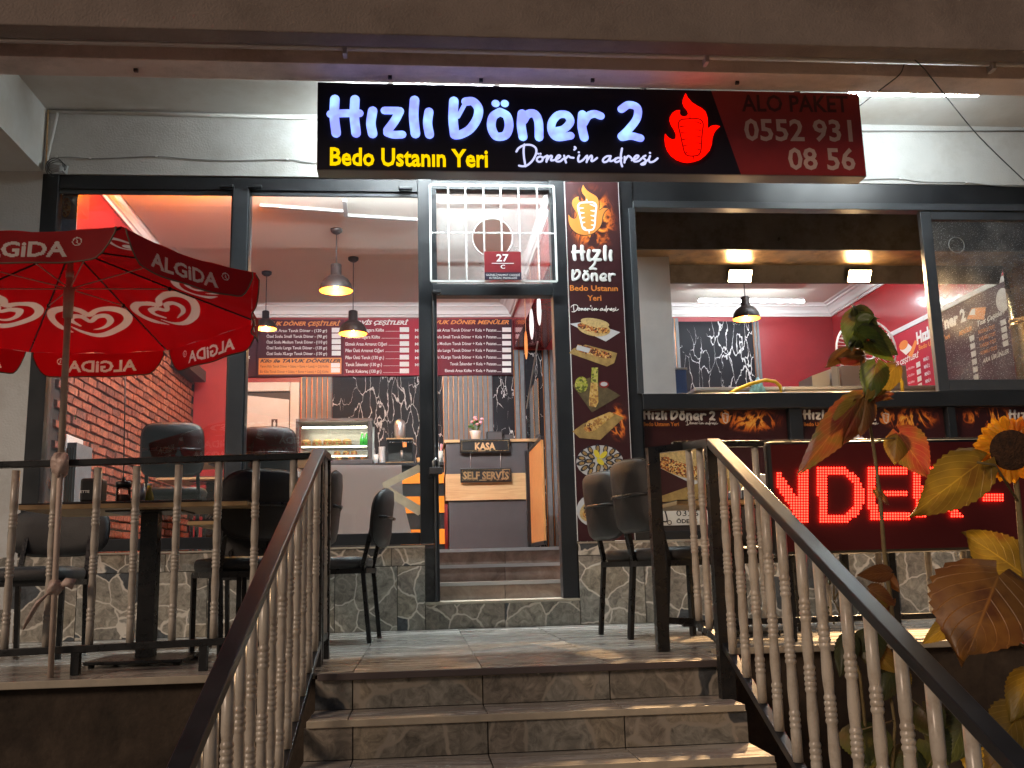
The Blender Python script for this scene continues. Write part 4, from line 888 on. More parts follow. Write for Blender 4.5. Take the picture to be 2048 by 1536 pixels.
# ================================================================== INTERIOR THINGS
# counters
def pt(px, py, Y): return PY(px, py, Y)
KY = 3.0
ka, kb = PY(892, 877, KY).x, PY(1055, 877, KY).x
kt = PY(970, 879, KY).z
kc = thing('till_counter', 'charcoal till counter with an oak band, straight behind the doorway', 'counter', ((ka+kb)/2, KY, IZ))
zo1, zo0 = PY(970, 947, KY).z, PY(970, 1000, KY).z
box('upper_front', (ka, KY, zo1), (kb, KY+.5, kt-.03), M['charcoal'], kc); box('oak_band', (ka-.012, KY-.012, zo0), (kb, KY+.5, zo1-.001), M['wood'], kc)
box('lower_front', (ka+.02, KY+.01, IZ), (kb, KY+.5, zo0-.001), M['charcoal'], kc); box('oak_top', (ka-.02, KY-.02, kt-.03), (kb+.05, KY+.55, kt), M['wood'], kc, bevel=.004)
def hang_sign(label, s, px0, py0, px1, py1, tpx0, tpx1, cat='sign', red=False):
    a, b = PY(px0, py1, KY-.05), PY(px1, py0, KY-.05); Y = KY-.05
    o = thing('hanging_sign', label, cat, ((a.x+b.x)/2, Y, (a.z+b.z)/2))
    box('sign_board', (a.x, Y, a.z), (b.x, Y+.02, b.z), M['black'], o, bevel=.006)
    mb = MB(); t = .006; m = .016
    for (x0, z0, x1, z1) in ((a.x+m, a.z+m, b.x-m, a.z+m+t), (a.x+m, b.z-m-t, b.x-m, b.z-m), (a.x+m, a.z+m, a.x+m+t, b.z-m), (b.x-m-t, a.z+m, b.x-m, b.z-m)):
        mb.box((x0, Y-.003, z0), (x1, Y-.0005, z1))
    mb.build('gold_border', M['duct'], o)
    A, B = PY(tpx0, py1-7, Y-.003), PY(tpx1, py1-7, Y-.003); mb = MB(); txt(mb, s, A, B, abs(PY(px0, py1-7, Y).z-PY(px0, py0+8, Y).z), bold=.04)
    mb.build('lettering', M['wood'] if not red else M['hoodu'], o); return o
hang_sign('black and gold KASA sign on the till counter', 'KASA', 920, 877, 1020, 906, 950, 991)
hang_sign('black and gold SELF SERVİS sign hanging below the KASA sign', 'SELF SERVİS', 921, 935, 1023, 965, 926, 1018, red=True)
sg = thing('sign_chain', 'two thin chains between the KASA and SELF SERVİS signs', 'chain', tuple(PY(970, 920, KY-.04)))
for px in (941, 1001): MB().tube([PY(px, 906, KY-.04), PY(px, 935, KY-.04)], .003, 6).build('chain', M['steel'], sg)
# flower pot on counter
q = PY(951, 878, KY+.1); q.z = kt
fp = thing('flower_pot', 'white pot of pink flowers on the till counter', 'potted flowers', tuple(q))
MB().lathe([(.04, 0), (.055, .09), (.06, .1), (.05, .1), (.045, .085), (0, .085)], q, 20).build('pot', M['white'], fp)
M['pink'] = mat('pink_petals', (.75, .38, .45), .6, var=.3, vs_=40); M['green'] = mat('leaf_green', (.05, .13, .03), .6, var=.4, vs_=30)
mb = MB(); m2 = MB()
for i in range(26):
    a = rnd.uniform(0, 6.28); r = rnd.uniform(0, .075); z = .12+rnd.uniform(0, .1); c = q+V((r*math.cos(a), r*math.sin(a), z+.03*(1-r/.075)))
    mm = m2 if i % 3 == 0 or z < .15 else mb
    mm.lathe([(0, -.012), (.014, -.006), (.019, .004), (.012, .013), (0, .016)], c, 7)
for i in range(8):
    a = i*.8; m2.tube([q+V((0, 0, .085)), q+V((.06*math.cos(a), .06*math.sin(a), .16))], .003, 5)
mb.build('blossoms', M['pink'], fp, kind='stuff'); m2.build('foliage', M['green'], fp, kind='stuff')
# card terminal & till
q = PY(989, 865, KY+.25)
tl = thing('cash_register', 'black till screen on the counter right of the flowers', 'cash register', (q.x, q.y, kt))
box('till_body', (q.x-.085, q.y-.05, kt), (q.x+.085, q.y+.06, kt+.11), M['black'], tl, bevel=.01); box('till_screen', (q.x-.07, q.y-.056, kt+.03), (q.x+.07, q.y-.0505, kt+.1), M['charcoal'], tl)
box('monitor_base', (q.x+.1, q.y, kt), (q.x+.2, q.y+.1, kt+.08), M['charcoal'], tl)
box('keyboard', (q.x-.36, q.y-.08, kt), (q.x-.16, q.y+.02, kt+.02), M['black'], tl)
# left counter with orange stripes
sc_ = thing('striped_counter', 'black and orange striped serving counter left of the till', 'counter', (-.3, KY+.05, IZ))
ca, cb = -1.75, ka-.025; ct = PY(850, 925, KY).z
box('counter_body', (ca, KY+.02, IZ), (cb, KY+.55, ct-.03), M['black'], sc_)
box('counter_top', (ca-.02, KY-.02, ct-.03), (cb, KY+.6, ct), M['black'], sc_)
for p0, p1 in ((945, 966), (992, 1025), (1058, 1088)):
    z1, z0 = PY(880, p0, KY).z, PY(880, p1, KY).z; box('orange_stripe', (PY(800, 950, KY).x, KY+.004, z0), (cb-.0, KY+.0195, z1), M['orange'], sc_)
# crystal: tea boiler etc. on counter
q = PY(800, 925, KY+.2); q.z = ct
ju = thing('lemonade_dispenser', 'square glass drinks dispenser with a steel urn on top', 'drinks dispenser', tuple(q))
box('tank', (q.x-.13, q.y-.1, ct+.02), (q.x+.13, q.y+.1, ct+.25), M['cglass'], ju)
box('tank_lid', (q.x-.135, q.y-.105, ct+.2505), (q.x+.135, q.y+.105, ct+.265), M['hoodu'], ju); box('tray', (q.x-.14, q.y-.13, ct), (q.x+.14, q.y+.11, ct+.0195), M['hoodu'], ju)
box('back_panel', (q.x-.12, q.y+.08, ct+.03), (q.x+.12, q.y+.095, ct+.24), M['leatherb'], ju)
MB().lathe([(.05, .266), (.055, .30), (.06, .40), (.05, .45), (.02, .47), (0, .475)], (q.x, q.y, ct), 20).build('urn', M['steel'], ju)
box('price_tag', (q.x+.03, q.y-.103, ct+.17), (q.x+.07, q.y-.1005, ct+.22), M['yellow'] if False else M['orangep'], ju)
MB().tube([(q.x+.02, q.y-.11, ct+.13), (q.x+.02, q.y-.14, ct+.1), (q.x+.02, q.y-.14, ct+.05)], .012, 8).build('tap', M['steel'], ju)
q = PY(764, 925, KY+.15)
cu = thing('paper_cups', 'tall stack of white paper cups on the striped counter', 'paper cups', (q.x, q.y, ct))
mb = MB()
for k in range(10): mb.lathe([(.026, 0), (.034, .028), (.036, .03), (.034, .032), (0, .03)], (q.x, q.y, ct+k*.0165), 16)
mb.build('cup_stack', M['white'], cu)
q = PY(878, 905, KY-.0+.15)
ch = thing('straw_holder', 'ribbed white cup full of straws beside the till', 'straw holder', (q.x, q.y, ct))
MB().lathe([(.035, 0), (.042, .13), (.038, .13), (.03, .02), (0, .02)], (q.x, q.y, ct), 18).build('holder', M['creamp'], ch)
for k in range(7):
    a = k*.9; MB().tube([(q.x+.01*math.cos(a), q.y+.01*math.sin(a), ct+.03), (q.x+.035*math.cos(a), q.y+.035*math.sin(a), ct+.2+.01*(k % 3))], .0045, 6).build('straw', M['white'] if k % 2 else M['pink'], ch)
# refrigerated display case
fx0, fx1 = PY(592, 880, KY+.1).x, PY(745, 880, KY+.1).x; fzt = PY(650, 838, KY+.1).z; fy = KY+.06
dc = thing('display_case', 'lit glass display case of sandwiches and mezes on the counter', 'display case', ((fx0+fx1)/2, fy, ct))
box('case_top', (fx0, fy, fzt-.03), (fx1, fy+.45, fzt), M['leatherb'], dc); box('case_base', (fx0, fy, ct), (fx1, fy+.45, ct+.05), M['charcoal'], dc)
box('case_post', (fx1-.045, fy, ct+.0505), (fx1-.001, fy+.04, fzt-.0305), M['blackp'], dc); box('case_post', (fx0, fy, ct+.0505), (fx0+.03, fy+.04, fzt-.0305), M['blackp'], dc)
box('case_back', (fx0, fy+.42, ct+.0505), (fx1, fy+.449, fzt-.0305), M['steel'], dc)
box('front_glass', (fx0+.031, fy+.005, ct+.0505), (fx1-.046, fy+.009, fzt-.031), M['cglass'], dc)
zl = PY(650, 853, fy).z; box('strip_lamp', (fx0+.06, fy+.05, zl-.008), (fx1-.06, fy+.07, zl+.006), M['caselight'], dc)
s1, s2 = PY(650, 893, fy+.1).z, PY(650, 912, fy+.1).z
for s_ in (s1, s2): box('shelf', (fx0+.032, fy+.03, s_-.008), (fx1-.047, fy+.4, s_), M['steel'], dc); box('shelf_lamp', (fx0+.06, fy+.03, s_-.016), (fx1-.06, fy+.04, s_-.009), M['caselight'], dc)
M['bun'] = mat('bread_bun', (.62, .36, .14), .6, var=.3, vs_=30); M['fill'] = crumb_mat('sandwich_filling', [(.4, .05, .03), (.6, .3, .1), (.2, .3, .06), (.5, .15, .05)], 90)
def sandwich(x, z, y, lab, s=1.0, g=None):
    o = thing('sandwich', lab, 'sandwich', (x, y, z), group='wrapped sandwiches on the shelves of the display case')
    MB().lathe([(.045*s, 0), (.05*s, .012*s), (.045*s, .02*s), (0, .02*s)], (x, y, z), 14).build('bottom_bun', M['bun'], o)
    MB().lathe([(.048*s, .0205*s), (.05*s, .033*s), (.044*s, .042*s), (0, .042*s)], (x, y, z), 14).build('filling', M['fill'], o)
    MB().lathe([(.046*s, .0425*s), (.047*s, .055*s), (.035*s, .072*s), (0, .08*s)], (x, y, z), 14).build('top_bun', M['bun'], o)
ORD = ['leftmost', 'second', 'third', 'fourth', 'fifth']
for i, px in enumerate((612, 634, 655, 674, 694)): sandwich(PY(px, 888, fy+.12).x, s1+.001, fy+.14, ORD[i]+' sandwich from the left on the top shelf of the display case', 1.0)
for i, px in enumerate((674, 692, 708)): sandwich(PY(px, 906, fy+.12).x, s2+.001, fy+.14, ['left', 'middle', 'right'][i]+' one of three small sandwiches on the middle shelf of the display case', .7)
for i, px in enumerate((678, 703, 728)): sandwich(PY(px, 928, fy+.12).x, ct+.051, fy+.14, ['left', 'middle', 'right'][i]+' one of three sandwiches on the bottom of the display case', .8)
M['gglass'] = mat('green_bottle_glass', (.05, .45, .04), .1)
for i, px in enumerate((724, 733)):
    x = PY(px, 890, fy+.1).x; o = thing('bottle', ['left', 'right'][i]+' one of two green bottles on the top shelf of the display case', 'bottle', (x, fy+.12, s1), group='green bottles in the display case')
    MB().lathe([(.022, .001), (.024, .01), (.024, .075), (.011, .105), (.010, .13)], (x, fy+.12, s1), 14).build('bottle_body', M['gglass'], o); MB().lathe([(.012, .1305), (.012, .14), (0, .141)], (x, fy+.12, s1), 10).build('cap', M['white'], o)
for i, (px, hh, col, lab) in enumerate(((752, .10, 'white', 'small white pot left of the paper cups on the striped counter'), (838, .06, 'bun', 'little brown pot right of the drinks dispenser'), (848, .09, 'white', 'white cup beside the little brown pot by the door post'))):
    x = PY(px, 920, KY+.12).x; o = thing('cup', lab, 'cup', (x, KY+.12, ct)); MB().lathe([(.018, .001), (.026, hh), (.022, hh), (.015, .01), (0, .01)], (x, KY+.12, ct), 14).build('cup_body', M[col], o)
# swing gate with slats
g0, g1 = PX(1056, 1085, 1.0), PX(1100, 1060, 1.0)
sgx = 1.07
Y0g, Y1g = 2.75, 1.75
gt = thing('counter_gate', 'folding gate of narrow orange wood slats beside the till counter', 'gate', (sgx, 2.3, IZ))
za, zb_ = PX(1060, 905, sgx), None
z1g = PY(1056, 905, Y0g).z; z0g = PY(1056, 1086, Y0g).z
box('gate_post', (sgx-.03, Y0g, z0g-.04), (sgx+.03, Y0g+.06, z1g+.02), M['black'], gt); box('gate_frame', (sgx, Y1g, z1g), (sgx+.03, Y0g-.001, z1g+.03), M['black'], gt); box('gate_frame', (sgx, Y1g, z0g-.035), (sgx+.03, Y0g-.001, z0g-.005), M['black'], gt)
M['oslat'] = mat('orange_wood_slat', (.55, .25, .08), .45, var=.1)
n = 26
for i in range(n):
    y = Y1g+(Y0g-Y1g)*(i+.1)/n; box('slat', (sgx+.004, y, z0g-.004), (sgx+.024, y+(Y0g-Y1g)/n*.7, z1g-.001), M['oslat'], gt)
box('backing', (sgx+.0245, Y1g, z0g-.004), (sgx+.029, Y0g-.001, z1g-.001), M['leatherb'], gt)
gp = thing('glass_screen', 'slanted glass screen above the slatted gate', 'glass screen', (sgx, 2.4, z1g))
box('glass_sheet', (sgx+.03, 2.0, z1g+.04), (sgx+.036, 3.1, z1g+.62), M['cglass'], gp); MB().beam((sgx+.033, 3.1, z1g+.5), (sgx+.033, 2.0, z1g+.95), .012, .012).build('edge_bar', M['steel'], gp)
# hanging plates on the lintel
M['deco'] = mat('marbled_resin', (.7, .68, .66), .3, var=.35, vs_=9)
for i, (px, py, h, w_, lab) in enumerate(((1052, 690, 60, 7, 'orange and black oval disc, lowest of the hanging oval discs inside the door'), (1063, 648, 66, 9, 'pale oval disc hanging in the middle of the discs inside the door'), (1078, 620, 66, 9, 'pale oval disc, highest of the hanging discs inside the door'))):
    Y = 3.4-.7*i; c = PY(px, py, Y); H = h*(Y+6.83)/1957/2; W2 = w_*(Y+6.83)/1957/2
    o = thing('hanging_disc', lab, 'wall decoration', tuple(c), group='oval discs hanging inside the door')
    mb = MB(); ring = [i2*math.pi/10 for i2 in range(20)]
    mb.add([c+V((W2*math.cos(t), -.006, H*math.sin(t))) for t in ring]+[c+V((W2*math.cos(t), .006, H*math.sin(t))) for t in ring], [tuple(range(20)), tuple(range(39, 19, -1))]+[(k, k+20, (k+1) % 20+20, (k+1) % 20) for k in range(20)])
    mb.build('disc', M['deco'] if i else M['orangep'], o); MB().tube([c+V((0, 0, H)), (c.x, c.y, ICZ-.15)], .0025, 5).build('string', M['wood'], o)

# interior column unit + plant at the far left
q0, q1 = PY(84, 868, .5), PY(152, 1065, .5)
ac = thing('floor_heater', 'tall beige cabinet with a grey louvred front by the left window edge', 'cabinet', ((q0.x+q1.x)/2, .6, IZ))
box('cabinet_body', (LX+.005, .45, IZ), (PY(108, 900, .45).x, .8, PY(100, 868, .45).z), M['whitedoor'], ac, bevel=.01)
x0_, x1_ = PY(108, 900, .45).x+.002, PY(152, 900, .45).x
box('louvre_panel', (x0_, .46, IZ), (x1_, .8, PY(120, 885, .45).z), M['slat'], ac)
for k in range(7):
    x = x0_+.008+(x1_-x0_-.016)*k/7; box('louvre', (x, .452, IZ+.05), (x+(x1_-x0_)/12, .4595, PY(120, 890, .45).z-.02), M['charcoal'], ac)
q = PY(112, 866, .6); q.z = PY(100, 868, .45).z
pp_ = thing('potted_plant', 'white pot with a few long green leaves on the beige cabinet', 'potted plant', tuple(q))
MB().lathe([(.045, 0), (.06, .05), (.075, .06), (.08, .13), (.072, .13), (.06, .1), (0, .1)], q, 20).build('pot', M['white'], pp_)
M['pleaf'] = leaf_mat('pot_plant_leaf', (.04, .10, .02), (.09, .17, .03), (.3, .25, .05))
LEAFQ = []
for a, l, dr in ((1.7, .26, .0), (.2, .22, .12), (2.8, .2, .1), (-.4, .24, .16), (3.6, .17, .1)): LEAFQ.append((pp_, q+V((0, 0, .1)), q+V((l*.6*math.cos(a), l*.2*math.sin(a), .1+l*.8-dr)), .07, 'pleaf'))
# fryers etc in kitchen
zc_ = RB+.0
kcn = thing('kitchen_counter', 'steel kitchen counter running behind the serving window', 'counter', (3.2, 1.3, IZ))
kz = PY(1600, 774, 1.6).z
box('counter_body', (2.5, 1.6, IZ), (4.9, 2.1, kz-.03), M['steel'], kcn); box('counter_top', (2.45, 1.57, kz-.03), (4.95, 2.15, kz), M['steel'], kcn, bevel=.004)
bx = thing('white_box', 'grey white food warmer cabinet behind the sunflower stem', 'appliance', tuple(PY(1720, 760, 2.3)))
a, b = PY(1684, 768, 1.75), PY(1812, 730, 1.75)
M['greyapp'] = mat('grey_appliance', (.42, .36, .36), .45)
box('cabinet', (a.x, 1.75, kz+.001), (b.x, 2.1, b.z), M['greyapp'], bx, bevel=.006); a2 = PY(1625, 768, 1.78)
mb = MB(); mb.add([(a2.x, 1.78, kz+.001), (a.x-.003, 1.78, kz+.001), (a.x-.003, 1.78, b.z), (a2.x, 1.78, b.z-.09), (a2.x, 2.1, kz+.001), (a.x-.003, 2.1, kz+.001), (a.x-.003, 2.1, b.z), (a2.x, 2.1, b.z-.09)], [(0, 1, 2, 3), (7, 6, 5, 4), (0, 3, 7, 4), (3, 2, 6, 7)]); mb.build('slanted_front', M['steel'], bx)
box('control_strip', (PY(1664, 760, 1.745).x, 1.742, kz+.02), (PY(1676, 760, 1.745).x, 1.7495, b.z-.01), M['white'], bx)
hs = thing('gas_hose', 'bright yellow hose looping over the serving window sill', 'hose', tuple(PY(1530, 775, .9)))
MB().tube([PY(1440, 800, .7), PY(1470, 781, .75), PY(1500, 768, .8), PY(1530, 760, .85), PY(1550, 763, .9), PY(1560, 772, .95), PY(1564, 785, .95), PY(1566, 800, .95)], .015, 10).build('hose', mat('yellow_hose', (.85, .55, .03), .35), hs)
MB().tube([PY(1565, 775, .95), PY(1567, 787, .95)], .02, 10).build('fitting', M['steel'], hs)
hs2 = thing('gas_hose', 'short end of yellow hose beside the side-wall menu board', 'hose', tuple(PY(1803, 770, 1.2)))
MB().tube([PY(1790, 752, 1.2), PY(1798, 755, 1.2), PY(1804, 765, 1.2), PY(1805, 785, 1.2)], .016, 10).build('hose', bpy.data.materials['yellow_hose'], hs2)
bg_ = thing('plastic_bag', 'pale blue plastic bag on the kitchen counter behind the hose', 'plastic bag', tuple(PY(1518, 770, 1.0)))
M['bluebag'] = mat('blue_plastic_film', (.25, .6, .75), .25, var=.4, vs_=12, bump=.6, bs=30)
mb = MB(); P0 = PY(1515, 790, 1.0)
for i, (dx, h) in enumerate(((-.05, .06), (-.02, .12), (.02, .17), (.045, .12))): mb.lathe([(.045, 0), (.05, .02), (.035, h*.7), (.012, h), (0, h+.01)], P0+V((dx, i*.012, -.02)), 9)
mb.build('bag', M['bluebag'], bg_)
tr = thing('crate', 'dark blue crate in the lower left corner of the serving window', 'crate', tuple(PY(1360, 765, 2.2)))
a, b = PY(1341, 785, 2.2), PY(1372, 739, 2.2); M['navy'] = mat('navy_plastic', (.02, .04, .09), .4); box('crate_body', (a.x-.1, 2.2, a.z-.1), (b.x, 2.6, b.z), M['navy'], tr)
box('crate_rim', (a.x-.11, 2.19, b.z+.0005), (b.x+.01, 2.61, b.z+.015), M['steel'], tr)
# fan
fc = PY(1730, 700, 2.6)
fn = thing('wall_fan', 'round white fan behind the top of the wilted sunflower', 'fan', tuple(fc))
mb = MB(); R_ = .32
for r_ in (R_, R_*.97, R_*.35): mb.tube([fc+V((math.cos(t)*r_, -.03 if r_ > .2 else -.07, math.sin(t)*r_)) for t in [i*math.pi/16 for i in range(33)]], .006, 6, cap=False)
for i in range(48):
    t = i*2*math.pi/48; mb.tube([fc+V((math.cos(t)*R_*.3, -.07, math.sin(t)*R_*.3)), fc+V((math.cos(t)*R_*.7, -.07, math.sin(t)*R_*.7)), fc+V((math.cos(t)*R_, -.03, math.sin(t)*R_))], .0022, 4)
mb.build('fan_guard', M['white'], fn)
for k in range(3):
    mb = MB(); t0 = k*2.09+.3; mb.add([fc+V((math.cos(t0+d)*r, dy, math.sin(t0+d)*r)) for r, d, dy in ((.05, -.4, 0), (.26, -.35, -.02), (.28, .25, .02), (.05, .5, .01))], [(0, 1, 2, 3)]); mb.build('fan_blade', M['cglass'] if False else M['greyapp'], fn)
MB().lathe([(0, -.06), (.05, -.05), (.06, 0), (.05, .1), (0, .12)], fc, 14, Matrix.Rotation(math.radians(-90), 4, 'X')).build('motor', M['white'], fn)
MB().tube([fc+V((0, .05, -.05)), fc+V((.05, .1, -.45))], .02, 8).build('stand', M['white'], fn)
# ================================================================== SHOP SIGN
SY = YB0-.02; SD = .14
sg = thing('shop_sign', 'long illuminated shop sign reading Hızlı Döner 2 under the overhang', 'shop sign', (1.2, SY, 3.2))
def S(px, py, d=0.0): return PY(px, py, SY-d)
TL, TR, BL_, BR_ = S(633, 167), S(1722, 183), S(635, 343), S(1729, 349)
zt_ = min(SZ-.004, (TL.z+TR.z)/2); zb_ = (BL_.z+BR_.z)/2; x0, x1 = (TL.x+BL_.x)/2, (TR.x+BR_.x)/2
box('sign_casing', (x0, SY+.004, zb_), (x1, SY+SD, zt_), M['signedge'], sg, bevel=.004)
pR0, pR1 = S(1422, 178), S(1482, 350)
mb = MB(); mb.add([(x0+.004, SY, zb_+.004), (pR1.x, SY, zb_+.004), (pR0.x, SY, zt_-.004), (x0+.004, SY, zt_-.004), (x0+.004, SY+.0035, zb_+.004), (pR1.x, SY+.0035, zb_+.004), (pR0.x, SY+.0035, zt_-.004), (x0+.004, SY+.0035, zt_-.004)], [(0, 1, 2, 3), (7, 6, 5, 4), (0, 4, 5, 1), (2, 6, 7, 3)]); mb.build('black_face', M['signface'], sg)
mb = MB(); mb.add([(pR1.x, SY, zb_+.004), (x1-.004, SY, zb_+.004), (x1-.004, SY, zt_-.004), (pR0.x, SY, zt_-.004), (pR1.x, SY+.0035, zb_+.004), (x1-.004, SY+.0035, zb_+.004), (x1-.004, SY+.0035, zt_-.004), (pR0.x, SY+.0035, zt_-.004)], [(0, 1, 2, 3), (7, 6, 5, 4), (0, 4, 5, 1), (2, 6, 7, 3)]); mb.build('red_face', M['signred'], sg)
for px in (780, 995, 1290, 1600):
    x = S(px, 170).x; box('mounting_bracket', (x-.02, SY+.05, zt_+.0005), (x+.02, SY+.09, SZ+.02), M['blacksteel'], sg)
# brush lettering, traced in photo pixels
q = 1/3.413
def Z2(l): return [(600+x*q, 100+y*q) for x, y in l]
def Z3(l): return [(1150+x/2.281, y/2.281) for x, y in l]
HIZLI = [(Z2([(238, 335), (234, 450), (247, 568)]), 9.6), (Z2([(375, 337), (371, 450), (383, 568)]), 9.6), (Z2([(210, 437), (300, 432), (405, 432)]), 8.6),
         (Z2([(496, 415), (484, 500), (496, 572)]), 9.6), (Z2([(578, 413), (672, 414)]), 8.4), (Z2([(680, 418), (648, 480), (598, 548)]), 9.2), (Z2([(597, 565), (640, 578), (697, 577)]), 8.6),
         (Z2([(782, 342), (776, 450), (788, 572)]), 9.8), (Z2([(880, 422), (871, 500), (884, 577)]), 9.4)]
DONER = [(Z2([(1050, 348), (1045, 470), (1056, 578)]), 9.8), (Z2([(1132, 352), (1180, 352), (1218, 400), (1208, 470), (1160, 540), (1100, 575), (1062, 582)]), 9.4), (Z2([(1130, 360), (1104, 408), (1078, 455)]), 4.5),
         (Z2([(1365, 422), (1318, 455), (1306, 520), (1330, 580), (1366, 592), (1408, 575), (1427, 515), (1412, 450), (1365, 422)]), 9.2), (Z2([(1334, 365), (1337, 366)]), 8.2), (Z2([(1396, 365), (1399, 366)]), 8.2),
         (Z2([(1516, 434), (1510, 510), (1522, 592)]), 9.4), (Z2([(1525, 480), (1552, 440), (1600, 436), (1628, 490), (1632, 595)]), 9.2),
         (Z2([(1735, 555), (1800, 540), (1845, 490), (1822, 444), (1765, 443), (1722, 490), (1718, 550), (1755, 595), (1846, 585)]), 8.6),
         (Z2([(1928, 440), (1924, 520), (1940, 597)]), 9.4), (Z2([(1935, 500), (1965, 452), (2010, 436), (2052, 450)]), 8.6)]
TWO = [(Z3([(212, 498), (245, 478), (284, 492), (282, 540), (245, 590), (212, 622)]), 8.6), (Z3([(215, 626), (255, 620), (298, 630)]), 8.6)]
def K(l): return [(1020+x/6.606, 275+y/6.606) for x, y in l]
SCRIPT = [K([(85, 185), (115, 140), (190, 100), (280, 100), (340, 140), (345, 210), (300, 300), (230, 365), (170, 380), (120, 372)]), K([(190, 92), (180, 160), (185, 260), (205, 380)]),
          K([(400, 250), (365, 265), (355, 300), (385, 322), (425, 305), (430, 265), (400, 250)]), K([(372, 214), (374, 215)]), K([(402, 214), (404, 215)]),
          K([(430, 275), (470, 250), (500, 240), (485, 285), (482, 320)]), K([(487, 300), (530, 245), (555, 250), (540, 300), (575, 300)]),
          K([(575, 300), (640, 275), (665, 245), (640, 235), (610, 270), (610, 310), (660, 315), (705, 280)]), K([(715, 240), (725, 280), (740, 330)]), K([(725, 290), (770, 245), (795, 262), (840, 268)]),
          K([(855, 125), (868, 140), (850, 160)]), K([(915, 235), (900, 275), (910, 320), (960, 300), (1010, 245)]), K([(908, 195), (911, 196)]),
          K([(1020, 240), (1020, 290), (1012, 325)]), K([(1020, 300), (1070, 240), (1085, 260), (1075, 310), (1105, 305), (1150, 270)]),
          K([(1330, 245), (1275, 250), (1230, 290), (1240, 325), (1290, 310), (1330, 250)]), K([(1325, 260), (1320, 310), (1370, 300), (1400, 275)]),
          K([(1470, 270), (1420, 270), (1385, 300), (1400, 325), (1445, 310), (1475, 270)]), K([(1480, 145), (1465, 240), (1468, 330), (1482, 380)]), K([(1515, 255), (1515, 300), (1512, 330)]),
          K([(1518, 300), (1560, 245), (1590, 258), (1610, 280)]), K([(1610, 300), (1670, 280), (1700, 245), (1670, 238), (1640, 270), (1640, 315), (1700, 310), (1740, 275)]),
          K([(1790, 240), (1755, 262), (1790, 300), (1780, 350), (1730, 355), (1790, 320), (1830, 290)]), K([(1850, 245), (1835, 290), (1850, 325), (1900, 315), (1950, 275)]), K([(1848, 203), (1851, 204)])]
FL = [(580, 120), (532, 240), (530, 310), (560, 380), (620, 450), (635, 505), (605, 555), (545, 572), (485, 548), (465, 500), (475, 448), (400, 450), (325, 500), (285, 570), (280, 650), (310, 730), (360, 810), (398, 890), (398, 960), (370, 1005), (320, 1010), (250, 970), (190, 900), (183, 1000), (195, 1110), (235, 1220), (310, 1320), (410, 1395), (520, 1435), (620, 1448), (740, 1430), (860, 1390), (960, 1310), (1040, 1220), (1080, 1110), (1095, 980), (1130, 880), (1180, 810), (1240, 755), (1160, 735), (1080, 745), (1000, 800), (1005, 700), (1000, 590), (965, 480), (900, 415), (800, 360), (700, 295), (625, 210)]
def FLp(l): return [(1310+x/9.6, 175+y/9.6) for x, y in l]
DONERO = [(690, 600), (830, 600), (900, 640), (925, 720), (905, 900), (895, 1060), (880, 1210), (840, 1290), (770, 1312), (650, 1312), (580, 1270), (545, 1170), (500, 960), (450, 740), (460, 660), (520, 612), (690, 600)]
TEETH = [[(880, 690), (760, 650)], [(870, 820), (780, 810)], [(870, 950), (780, 935)], [(865, 1070), (790, 1055)], [(850, 1190), (790, 1180)], [(490, 750), (590, 745)], [(510, 870), (610, 870)], [(535, 1000), (620, 985)], [(560, 1120), (625, 1110)], [(600, 1250), (650, 1270)], [(672, 590), (672, 520)], [(735, 1320), (738, 1400)]]
XMIN = {}
def render_strokes(group, f, rs, name, m, parent, th=.008, seg=5):
    mb = MB()
    for it in group:
        pts, r = it if isinstance(it, tuple) else (it, 2.3)
        stroke(mb, [f(*p) for p in pts], r*rs, thick=th, seg=seg)
    return mb.build(name, m, parent)
pm = (SY-CAM.y)/1957.0*1.03
fS = lambda x, y: S(x, y, .012)
render_strokes(HIZLI, fS, pm, 'lit_lettering', M['letter'], sg); render_strokes(DONER, fS, pm, 'lit_lettering', M['letter'], sg); render_strokes(TWO, fS, pm, 'lit_lettering', M['letter'], sg)
render_strokes(SCRIPT, fS, pm*.95, 'lit_script', M['script'], sg, th=.005, seg=4)
def flame(f, name, m, parent, depth, N=V((0, -1, 0))):
    P = [f(*p) for p in FLp(FL)]; n = len(P); mb = MB()
    import bmesh
    mb.add([p+N*depth for p in P]+P, [(k, k+n, (k+1) % n+n, (k+1) % n)[::-1] for k in range(n)])
    from mathutils.geometry import tessellate_polygon
    tr_ = tessellate_polygon([[p for p in P]]); mb.f += [tuple(t) for t in tr_]; mb.sm += [False]*len(tr_)
    return mb.build(name, m, parent)
flame(fS, 'lit_flame', M['redl'], sg, .010)
mb = MB(); stroke(mb, [S(x, y, .024) for x, y in FLp(DONERO)], 1.6*pm, thick=.003)
for t in TEETH: stroke(mb, [S(x, y, .024) for x, y in FLp(t)], [1.6*pm, .5*pm] if len(t) == 2 else 1.5*pm, thick=.003)
mb.build('doner_outline', M['redline'], sg)
def word(mb, s, p0, p1, h, f, **k):
    A, B = f(*p0), f(*p1); H = f(p0[0], p0[1]-h).z-A.z; txt(mb, s, A, B, H, **k)
mb = MB(); word(mb, 'Bedo Ustanın Yeri', (660, 330), (976, 334), 36, lambda x, y: S(x, y, .001), bold=.022, N=V((0, -1, 0)), depth=.006); mb.build('yellow_lettering', M['yellow'], sg)
fR = lambda x, y: S(x, y, .0015)
mb = MB(); word(mb, '0552 931', (1490, 280), (1706, 282), 44, fR, bold=.02); word(mb, '08 56', (1578, 338), (1712, 339), 44, fR, bold=.02); mb.build('dull_lettering', M['signgrey'], sg)
mb = MB(); word(mb, 'ALO PAKET', (1484, 222), (1698, 224), 34, fR, bold=.02); mb.build('dark_lettering', M['signdark'], sg)

